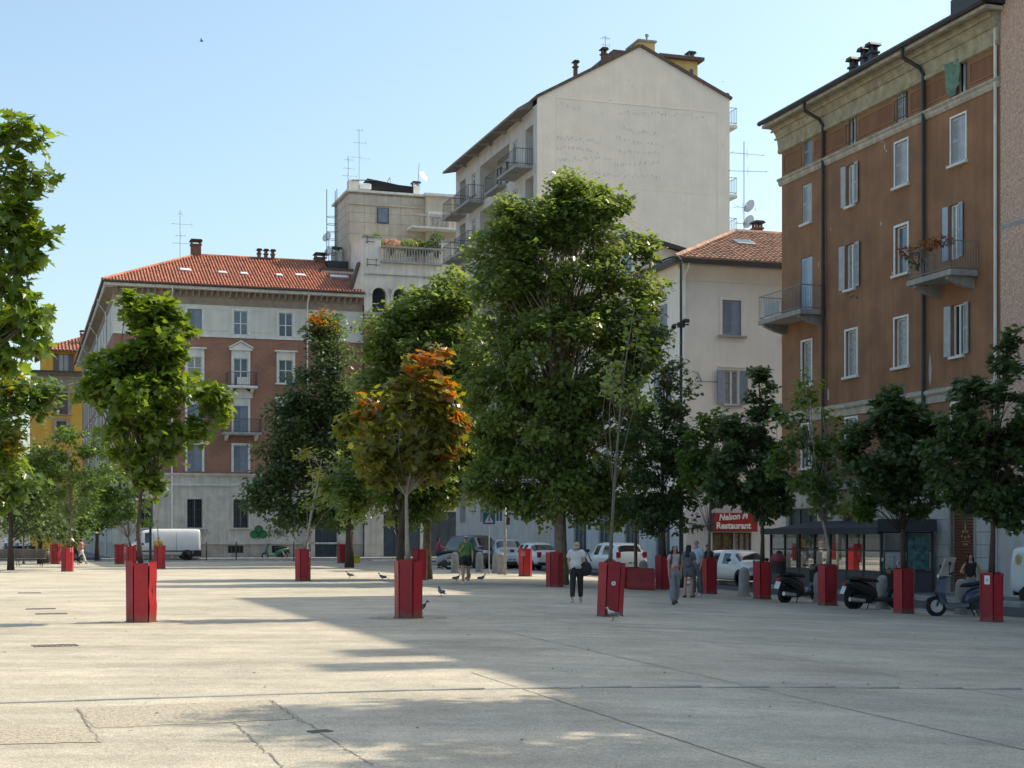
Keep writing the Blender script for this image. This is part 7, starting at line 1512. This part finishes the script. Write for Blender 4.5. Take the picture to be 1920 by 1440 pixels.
def person(label, loc, rz, h=1.75, legs=((0, 0), (0, 0)), arms=((5, 8, 10), (5, 8, 10)), top='white_cloth', top_sleeve=.55, bottom='blue_denim', bottom_len=1.0, shoe='shoe_dark', hair='hair_dark', hairstyle='short', skin='skin', cap=None, loose=.012, leg_loose=.014, skirt=None, build=1.0, lean=0, head_turn=0, crop=0.0, seat=None, sunglasses=False, cat='person'):
    """faces local -y. legs: (thigh forward deg, knee bend deg) right, left; arms: (forward, out, elbow bend)"""
    V_, E_, Rr = [], [], []; bone = []
    def add(p, r, parent=None, tag_=None):
        V_.append(Vector(p)); Rr.append(r if isinstance(r, tuple) else (r, r)); i = len(V_)-1
        if parent is not None: E_.append((parent, i)); bone.append(tag_)
        return i
    ln = R(lean); rt = lambda z: (0, -math.sin(ln)*(z-.96), .96 + (z-.96)*math.cos(ln))
    b = build
    pel = add((0, 0, .96), (.135*b, .10*b)); wst = add(rt(1.10), (.125*b, .092*b), pel, 'torso'); chs = add(rt(1.30), (.15*b, .105*b), wst, 'torso'); nkb = add(rt(1.46), (.062, .058), chs, 'torso'); nk = add(Vector(rt(1.53)) + Vector((0, -.01, 0)), (.05, .052), nkb, 'neck')
    hd = add(Vector(rt(1.61)) + Vector((0, -.02, 0)), (.072, .088), nk, 'head'); ht_ = add(Vector(rt(1.69)) + Vector((0, -.012, 0)), (.066, .08), hd, 'head')
    add(Vector(rt(1.605)) + Vector((0, -.115, -.005)), (.014, .016), hd, 'head')       # nose
    feet = []
    for s, (th, kb) in ((-1, legs[0]), (1, legs[1])):
        hip = add((s*.088*b, 0, .90), (.092*b, .092*b), pel, 'hip'); a = R(th); k = Vector((s*.092*b, -.43*math.sin(a), .90 - .43*math.cos(a))); kn = add(k, (.06*b, .06*b), hip, 'thigh'); a2 = R(th-kb); m1 = k + Vector((0, -.16*math.sin(a2), -.16*math.cos(a2))); cf = add(m1, (.054*b, .056*b), kn, 'shin'); k2 = k + Vector((0, -.42*math.sin(a2), -.42*math.cos(a2))); an = add(k2, (.036, .038), cf, 'shin')
        tl_ = R(max(-5, kb*.55 - max(0, th)*.3)); toe = k2 + Vector((s*.02, -.15*math.cos(tl_), -.035 - .15*math.sin(tl_)*.8)); add(k2 + Vector((0, .05, -.045)), (.034, .03), an, 'foot'); add(toe, (.04, .026), an, 'foot'); feet.append(min(k2.z-.075, toe.z-.027))
    hands = []
    for s, (fw, ab, eb) in ((-1, arms[0]), (1, arms[1])):
        sh = Vector(rt(1.42)) + Vector((s*.165*b, .0, 0)); si = add(sh, (.058*b, .058*b), chs, 'shoulder'); f_, o_ = R(fw), R(ab); d = Vector((s*math.sin(o_), -math.sin(f_)*math.cos(o_), -math.cos(f_)*math.cos(o_))); el = sh + d*.285; ei = add(el, (.041*b, .041*b), si, 'upper_arm'); f2 = R(fw+eb); inn = max(0, math.sin(R(eb)))*.35
        d2 = Vector((s*math.sin(o_)*.5 - s*inn, -math.sin(f2), -math.cos(f2))).normalized(); wr = el + d2*.245; wi = add(wr, (.026, .03), ei, 'forearm'); pm = wr + d2*.055; pi_ = add(pm, (.036, .017), wi, 'hand'); sdv = d2.cross(Vector((s, 0, 0))); sdv = sdv.normalized() if sdv.length > .1 else Vector((0, 1, 0))
        for q, (o2, L2) in enumerate(((-.027, .062), (-.009, .074), (.009, .07), (.026, .055))):
            kn_ = add(pm + d2*.04 + sdv*o2, (.0095, .0095), pi_, 'hand'); mid = add(pm + d2*(.04+L2*.5) + sdv*o2*1.05 + Vector((-s*.006, 0, 0)), (.0085, .0085), kn_, 'hand'); add(pm + d2*(.04+L2) + sdv*o2*1.05 + Vector((-s*.022, 0, 0)), (.007, .007), mid, 'hand')
        t1 = add(wr + d2*.03 + sdv*-.038, (.011, .011), pi_, 'hand'); add(wr + d2*.07 + sdv*-.058 + Vector((-s*.01, 0, 0)), (.0085, .0085), t1, 'hand'); hands.append(pm)
    sc = h/1.75; z0 = min(feet)
    me = bpy.data.meshes.new('p'); me.from_pydata([tuple(v) for v in V_], E_, []); o = bpy.data.objects.new('p', me); COL.objects.link(o)
    sk = o.modifiers.new('skin', 'SKIN'); sk.use_smooth_shade = True; sb = o.modifiers.new('sub', 'SUBSURF'); sb.levels = 1; sb.render_levels = 1
    if not me.skin_vertices: me.skin_vertices  # created by the modifier
    for i, r in enumerate(Rr): me.skin_vertices[0].data[i].radius = r
    me.skin_vertices[0].data[pel].use_root = True
    dg = bpy.context.evaluated_depsgraph_get(); ev = bpy.data.meshes.new_from_object(o.evaluated_get(dg)); bpy.data.objects.remove(o)
    root = thing('person', label, cat, loc, rz); S_ = Matrix.Scale(sc, 4) @ Matrix.Translation((0, 0, -z0))
    co = np.empty(len(ev.vertices)*3, np.float32); ev.vertices.foreach_get('co', co); co = co.reshape(-1, 3); nr = np.empty(len(ev.vertices)*3, np.float32); ev.vertices.foreach_get('normal', nr); nr = nr.reshape(-1, 3)
    P0 = np.array([tuple(V_[a]) for a, _ in E_]); P1 = np.array([tuple(V_[b_]) for _, b_ in E_]); R0 = np.array([sum(Rr[a])/2 for a, _ in E_]); R1_ = np.array([sum(Rr[b_])/2 for _, b_ in E_])
    ab = P1-P0; L2 = (ab**2).sum(1)+1e-9; t = np.clip(((co[:, None, :]-P0[None])*ab[None]).sum(2)/L2[None], 0, 1); q = P0[None]+t[..., None]*ab[None]; dist = np.linalg.norm(co[:, None, :]-q, axis=2) - (R0[None]*(1-t)+R1_[None]*t)*.8; near = dist.argmin(1); tt = t[np.arange(len(co)), near]; bn = np.array([bone[i] for i in near])
    faces = [tuple(p.vertices) for p in ev.polygons]
    ev.transform(S_); ev.materials.clear(); ev.materials.append(MATS[skin]); ev.polygons.foreach_set('material_index', [0]*len(faces)); link('body', ev, root)
    def shell(name, m, test, off):
        ok = np.array([test(bn[i], tt[i], co[i]) for i in range(len(co))]); use = [f for f in faces if all(ok[i] for i in f)]
        if not use: return None
        ids = sorted({i for f in use for i in f}); mp = {i: k for k, i in enumerate(ids)}; of = np.array([off(bn[i], tt[i], co[i]) if callable(off) else off for i in ids])[:, None]
        vs = co[ids] + nr[ids]*of; m2 = bpy.data.meshes.new(name); m2.from_pydata([tuple(S_ @ Vector(v)) for v in vs], [], [tuple(mp[i] for i in f) for f in use]); m2.polygons.foreach_set('use_smooth', [True]*len(use)); m2.materials.append(MATS[m]); g = link(name, m2, root); sm_ = g.modifiers.new('thick', 'SOLIDIFY'); sm_.thickness = .006; sm_.offset = 1; return g
    hem = .93 if not crop else 1.02
    shell('shirt', top, lambda b_, t_, c: (b_ == 'torso' and c[2] > hem and c[2] < 1.475) or b_ == 'shoulder' or (b_ == 'upper_arm' and t_ < top_sleeve) or (b_ == 'forearm' and top_sleeve > 1 and t_ < top_sleeve-1) or (b_ == 'hip' and c[2] > hem), lambda b_, t_, c: loose*(1.0 + (1.2 if b_ == 'torso' and c[2] < 1.15 else 0)))
    if skirt: shell('skirt', skirt, lambda b_, t_, c: b_ in ('torso', 'hip', 'thigh') and c[2] < 1.04 and c[2] > .62, .03)
    else: shell('trousers', bottom, lambda b_, t_, c: (b_ == 'torso' and c[2] < 1.02) or b_ == 'hip' or (b_ == 'thigh' and t_ < bottom_len*2) or (b_ == 'shin' and bottom_len > .5 and (c[2]-z0) < .55 and (c[2]-z0) > .1 + (1-bottom_len)*.8), lambda b_, t_, c: min(leg_loose*(1 + (.9 if b_ == 'shin' and leg_loose > .02 else 0)), max(.012, abs(c[0]) - .012 if c[2] < .86 and b_ != 'hip' else 9)) - (.004 if b_ == 'torso' else 0))
    shell('shoes', shoe, lambda b_, t_, c: b_ == 'foot' or (b_ == 'shin' and c[2]-z0 < .085 and t_ > .7), .008)
    hz = rt(1.64); hy = hz[1]-.02; tz = hz[2]
    if cap: shell('cap', cap, lambda b_, t_, c: b_ == 'head' and c[2] > tz+.005, .02); mb = MB(S_); mb.add([(-.07, hy-.075, tz+.03), (.07, hy-.075, tz+.03), (.06, hy-.17, tz+.015), (-.06, hy-.17, tz+.015), (-.07, hy-.075, tz+.04), (.07, hy-.075, tz+.04), (.06, hy-.17, tz+.022), (-.06, hy-.17, tz+.022)], [(0, 3, 2, 1), (4, 5, 6, 7), (0, 1, 5, 4), (1, 2, 6, 5), (2, 3, 7, 6), (3, 0, 4, 7)]); mb.build('cap_brim', cap, root)
    if not cap: shell('hair', hair, lambda b_, t_, c: b_ in ('head', 'neck') and ((c[1] > hy+.005 and c[2] > tz-.08) or c[2] > tz+.035 or (hairstyle != 'short' and c[1] > hy-.03 and c[2] > tz-.06)), .016 if hairstyle != 'bob' else .03)
    if hairstyle in ('long', 'bob'):
        zz = 1.30 if hairstyle == 'long' else 1.52; y0 = rt(zz)[1]; mb = MB(S_); n = 8; vs = []
        for i, (z, w_, yy) in enumerate(((tz+.05, .07, hy+.05), (tz-.02, .095, hy+.07), (tz-.1, .10, hy+.075), (zz+.06, .11, y0+.115), (zz, .08, y0+.12))): vs += [(w_*math.cos(math.pi*k/(n-1)), yy - .05 + .06*math.sin(math.pi*k/(n-1)), z) for k in range(n)] + [(w_*.8*math.cos(math.pi*k/(n-1)), yy - .06 + .03*math.sin(math.pi*k/(n-1)), z) for k in range(n-1, -1, -1)]
        m_ = 2*n; mb.add(vs, [(i*m_+k, i*m_+(k+1) % m_, (i+1)*m_+(k+1) % m_, (i+1)*m_+k) for i in range(4) for k in range(m_)] + [tuple(range(m_)), tuple(range(5*m_-1, 4*m_-1, -1))]); mb.build('long_hair', hair, root, True)
    for s in (-1, 1): MB(S_).ball((s*.03, hy-.083, tz-.005), (.013, .01, .008), 6, 4).build('eye', 'eye', root); MB(S_).ball((s*.078, hy+.012, tz-.015), (.012, .02, .03), 6, 5).build('ear', skin, root, True)
    if sunglasses: MB(S_).box(-.065, .065, hy-.1, hy-.088, tz-.02, tz+.015).build('sunglasses', 'eye', root)
    MB(S_).ball((0, hy-.088, tz-.075), (.022, .008, .006), 6, 4).build('mouth', 'lip', root)
    return root, S_, hands, rt
walkA = ((22, 8), (-16, 22)); walkB = ((-14, 25), (20, 6))
p = P(873, 1096); person('man in green shirt, black shorts and white cap walking towards the camera', p, R(8), 1.78, ((14, 4), (-10, 16)), ((10, 6, 115), (8, 10, 18)), 'green_cloth', .75, 'black_cloth', .30, 'shoe_white', 'hair_grey', 'short', 'skin', 'white_cloth', .028, .035, build=1.12, sunglasses=True)
p = P(1081, 1131); a, S1, hd1, rt1 = person('woman with short blond hair in a white blouse walking away', p, R(172), 1.66, ((12, 3), (-8, 14)), ((-5, 8, 10), (8, 10, 35)), 'white_cloth', .7, 'black_cloth', .92, 'shoe_white', 'hair_blond', 'bob', 'skin_pale', None, .034, .012, build=1.08)
hb = thing('shoulder_bag', 'large black shoulder bag carried by the blond woman', 'bag', p + Vector((.24, -.06, .72)), R(172)); add_part(hb, 'pouch', 'bag_black', lambda m: m.ball((0, 0, .2), (.17, .09, .2), 12, 8), smooth=True); add_part(hb, 'strap', 'bag_black', lambda m: m.tube([(-.15, 0, .4), (0, -.06, .72), (.15, 0, .4)], .018, 5))
p = P(1265, 1134); person('young woman in pale pink top and wide grey jeans walking towards the camera', p, R(10), 1.65, ((14, 6), (-12, 14)), ((4, 7, 8), (-3, 7, 8)), 'pink_cloth', .6, 'grey_denim', 1.0, 'shoe_dark', 'hair_dark', 'long', 'skin', None, .016, .03, build=.92, crop=1)
bpk = thing('backpack', 'dark backpack on the young woman in wide grey jeans', 'bag', P(1265, 1134) + Vector((-.02, .16, 1.0)), R(10)); add_part(bpk, 'pack', 'bag_black', lambda m: m.bevbox(-.14, .14, -.02, .14, 0, .42, .05)); add_part(bpk, 'strap', 'bag_black', lambda m: m.tube([(-.12, 0, .4), (-.13, -.2, .46), (-.125, -.3, .3), (-.13, -.2, .1), (-.13, 0, .05)], .02, 5)); add_part(bpk, 'strap', 'bag_black', lambda m: m.tube([(.12, 0, .4), (.13, -.2, .46), (.125, -.3, .3), (.13, -.2, .1), (.13, 0, .05)], .02, 5))
p = P(1291, 1121); person('woman with long dark hair in a short grey dress turned away', p, R(150), 1.68, ((6, 3), (-6, 8)), ((10, 8, 60), (0, 8, 15)), 'grey_cloth', .8, 'grey_cloth', .2, 'shoe_dark', 'hair_dark', 'long', 'skin', None, .022, .02, skirt='grey_cloth', build=.95)
p = P(1306, 1119); person('man in light blue shirt and grey trousers beside the long haired woman', p, R(-30), 1.82, ((4, 2), (-4, 6)), ((18, 8, 80), (5, 8, 20)), 'blue_white', .8, 'grey_cloth', 1.0, 'shoe_white', 'hair_grey', 'short', 'skin', None, .022, .022)
p = P(1327, 1108); person('person with dark backpack standing behind the planter by the restaurant', p, R(170), 1.72, ((5, 2), (-5, 6)), ((0, 14, 10), (0, 14, 20)), 'white_cloth', .6, 'navy_cloth', 1.0, 'shoe_dark', 'hair_dark', 'short', 'skin', None, .02, .02)
b2_ = thing('backpack', 'dark blue backpack on the person by the restaurant', 'bag', p + Vector((.02, -.14, 1.0)), R(170)); add_part(b2_, 'pack', 'navy_cloth', lambda m: m.bevbox(-.16, .16, -.02, .16, 0, .46, .06)); add_part(b2_, 'pocket', 'navy_cloth', lambda m: m.bevbox(-.12, .12, .14, .2, .04, .24, .03))
p = P(1820, 1150); person('woman in black top and blue jeans leaning by the blue scooter', p, R(-12), 1.68, ((8, 10), (-4, 4)), ((20, 26, 70), (0, 30, 50)), 'black_cloth', .05, 'blue_denim', 1.0, 'shoe_white', 'hair_dark', 'long', 'skin', None, .012, .028, crop=1, build=.95)
p = P(297, 1060); person('person in yellow shirt behind a far red planter', p, R(175), 1.75, walkA, ((6, 10, 10), (6, 10, 10)), 'yellow_cloth', .7, 'grey_cloth', 1.0, 'shoe_dark', 'hair_dark', 'short', 'skin', None, .028, .02, build=1.05)
p = P(153, 1058); person('woman in salmon top and cream trousers striding to the right', p, R(80), 1.68, ((28, 6), (-24, 22)), ((55, 8, 40), (-20, 8, 10)), 'salmon', .2, 'cream_cloth', .95, 'shoe_white', 'hair_dark', 'bob', 'skin', None, .016, .02, crop=1)
p = P(143, 1057); person('person in dark blue walking just behind the striding woman', p + Vector((-.25, .7, 0)), R(80), 1.74, walkB, ((15, 8, 15), (-15, 8, 10)), 'navy_cloth', .6, 'navy_cloth', 1.0, 'shoe_dark', 'hair_dark', 'short', 'skin', None, .02, .02)
p = P(822, 1066); person('person in magenta top at the pale motorbike', p, R(95), 1.66, ((30, 20), (5, 10)), ((40, 10, 30), (40, 10, 30)), 'magenta_cloth', .7, 'navy_cloth', 1.0, 'shoe_dark', 'hair_dark', 'bob', 'skin', None, .024, .02)
p = P(652, 1056); person('person in black standing by the far red planter', p, R(20), 1.5, ((25, 30), (15, 20)), ((35, 8, 60), (35, 8, 60)), 'black_cloth', 1.6, 'black_cloth', 1.0, 'shoe_dark', 'hair_dark', 'short', 'skin', None, .024, .03, lean=20)
kp_ = KO - V*5.2 + U*1.0; person('dark haired person in red top inside the glazed kiosk', Vector((kp_.x, kp_.y, kz)), R(20), 1.72, ((0, 0), (0, 0)), ((20, 8, 50), (20, 8, 50)), 'red_cloth', .7, 'black_cloth', 1.0, 'shoe_dark', 'hair_dark', 'short', 'skin', None, .02, .02)
# ---------------------------------------------------------------- dog and pigeons
mat('fur_black', (.012, .011, .011), .85, .2, 20, .3, 40)
p = P(141, 1059); dgo = thing('dog', 'small black dog trotting beside the striding woman', 'dog', p, R(80))
vv = [(0, .25, .34), (0, .08, .33), (0, -.12, .34), (0, -.26, .40), (0, -.33, .52), (0, -.45, .54), (0, -.53, .52)]; rr_ = [.08, .085, .1, .085, .05, .062, .03]; ee = [(i, i+1) for i in range(6)]
for (bx, by, f) in ((.06, -.2, 12), (-.06, -.2, -10), (.06, .2, -12), (-.06, .2, 12)):
    i0 = 2 if by < 0 else 0; k0 = len(vv); d = math.sin(R(f))*.12; vv += [(bx, by, .27), (bx, by + (.03 if by > 0 else 0) - d*.4, .17), (bx, by + (.05 if by > 0 else .01) - d*.8, .09), (bx, by - d, .02), (bx, by-.04-d, .015)]; rr_ += [.045, .028, .02, .017, .018]; ee += [(i0, k0), (k0, k0+1), (k0+1, k0+2), (k0+2, k0+3), (k0+3, k0+4)]
k0 = len(vv); vv += [(0, .36, .44), (0, .42, .54)]; rr_ += [.025, .012]; ee += [(0, k0), (k0, k0+1)]
me = bpy.data.meshes.new('d'); me.from_pydata(vv, ee, []); o = bpy.data.objects.new('d', me); COL.objects.link(o); o.modifiers.new('k', 'SKIN'); sb = o.modifiers.new('s', 'SUBSURF'); sb.levels = sb.render_levels = 1
for i, r in enumerate(rr_): me.skin_vertices[0].data[i].radius = (r, r)
me.skin_vertices[0].data[1].use_root = True
ev = bpy.data.meshes.new_from_object(o.evaluated_get(bpy.context.evaluated_depsgraph_get())); bpy.data.objects.remove(o); ev.materials.clear(); ev.materials.append(MATS['fur_black']); ev.polygons.foreach_set('use_smooth', [True]*len(ev.polygons)); link('body', ev, dgo)
for s in (-1, 1): add_part(dgo, 'ear', 'fur_black', lambda m: m.add([(s*.03, -.42, .59), (s*.06, -.40, .57), (s*.055, -.42, .66), (s*.045, -.39, .6)], [(0, 1, 2), (1, 3, 2), (3, 0, 2)]))
mat('pigeon_grey', (.13, .14, .16), .7, .3, 30); mat('pigeon_dark', (.035, .04, .045), .6, .3, 30); mat('pigeon_leg', (.30, .09, .07), .7, .1, 9); mat('pigeon_white', (.5, .5, .5), .7, .2, 30)
def pigeon(label, p, rz, m='pigeon_dark', up=.5):
    o = thing('pigeon', label, 'pigeon', p, rz, 'pigeons on the square')
    secs = [(-.16, .10, .012), (-.10, .115, .035), (-.03, .13, .06), (.05, .15, .066), (.10, .18, .05), (.12, .22, .032), (.125, .25, .026), (.14, .27, .028), (.165, .268, .018), (.18, .262, .008)]; n = 10; vs = []
    for x, z, r in secs: vs += [(x, r*math.cos(2*math.pi*k/n), z + r*.95*math.sin(2*math.pi*k/n)) for k in range(n)]
    m_ = MB(); m_.add(vs, [(i*n+k, i*n+(k+1) % n, (i+1)*n+(k+1) % n, (i+1)*n+k) for i in range(len(secs)-1) for k in range(n)] + [tuple(range(n)), tuple(range(len(secs)*n-1, (len(secs)-1)*n-1, -1))]); m_.build('body', m, o, True)
    add_part(o, 'tail', m, lambda q: q.add([(-.12, -.03, .11), (-.12, .03, .11), (-.27, .045, .07), (-.27, -.045, .07), (-.12, -.03, .095), (-.12, .03, .095), (-.27, .045, .065), (-.27, -.045, .065)], [(0, 1, 2, 3), (7, 6, 5, 4), (0, 3, 7, 4), (1, 5, 6, 2), (2, 6, 7, 3)]))
    for s in (-1, 1):
        add_part(o, 'wing', 'pigeon_grey', lambda q: q.ball((-.04, s*.05, .14), (.13, .022, .045), 8, 6), smooth=True); add_part(o, 'leg', 'pigeon_leg', lambda q: q.tube([(.0, s*.025, .1), (.01, s*.025, .01), (.05, s*.025, .004)], .006, 4))
    add_part(o, 'beak', 'plastic_black', lambda q: q.tube([(.175, 0, .263), (.205, 0, .255)], [.008, .002], 5)); return o
for px, py, rz, mm, lab in ((656, 1084, 170, 'pigeon_dark', 'leftmost pigeon of the pair in front of the far kerb'), (717, 1088, 165, 'pigeon_dark', 'pigeon in the shade strip left of the central planter'), (827, 1118, 120, 'pigeon_dark', 'pigeon standing in the sun strip right of the central planter'), (856, 1090, 20, 'pigeon_dark', 'pigeon just left of the walking man'), (878, 1090, 60, 'pigeon_dark', 'pigeon behind the legs of the walking man'), (903, 1090, 25, 'pigeon_dark', 'pigeon just right of the walking man'), (789, 1150, 10, 'pigeon_dark', 'pigeon peeping out from behind the central planter'), (1150, 1164, 150, 'pigeon_white', 'pale pigeon in front of the leaning planter')):
    pigeon(lab, P(px, py), R(rz), mm)
bd_ = thing('flying_bird', 'tiny bird flying high in the blue sky', 'bird', at(378, 77, 120), 0); add_part(bd_, 'body', 'pigeon_dark', lambda m: m.ball((0, 0, 0), (.16, .06, .05), 8, 6), smooth=True)
for s in (-1, 1): add_part(bd_, 'wing', 'pigeon_dark', lambda m: m.add([(-.06, 0, .02), (.06, 0, .02), (.02, s*.25, .14), (-.04, s*.25, .13)], [(0, 1, 2, 3)]))
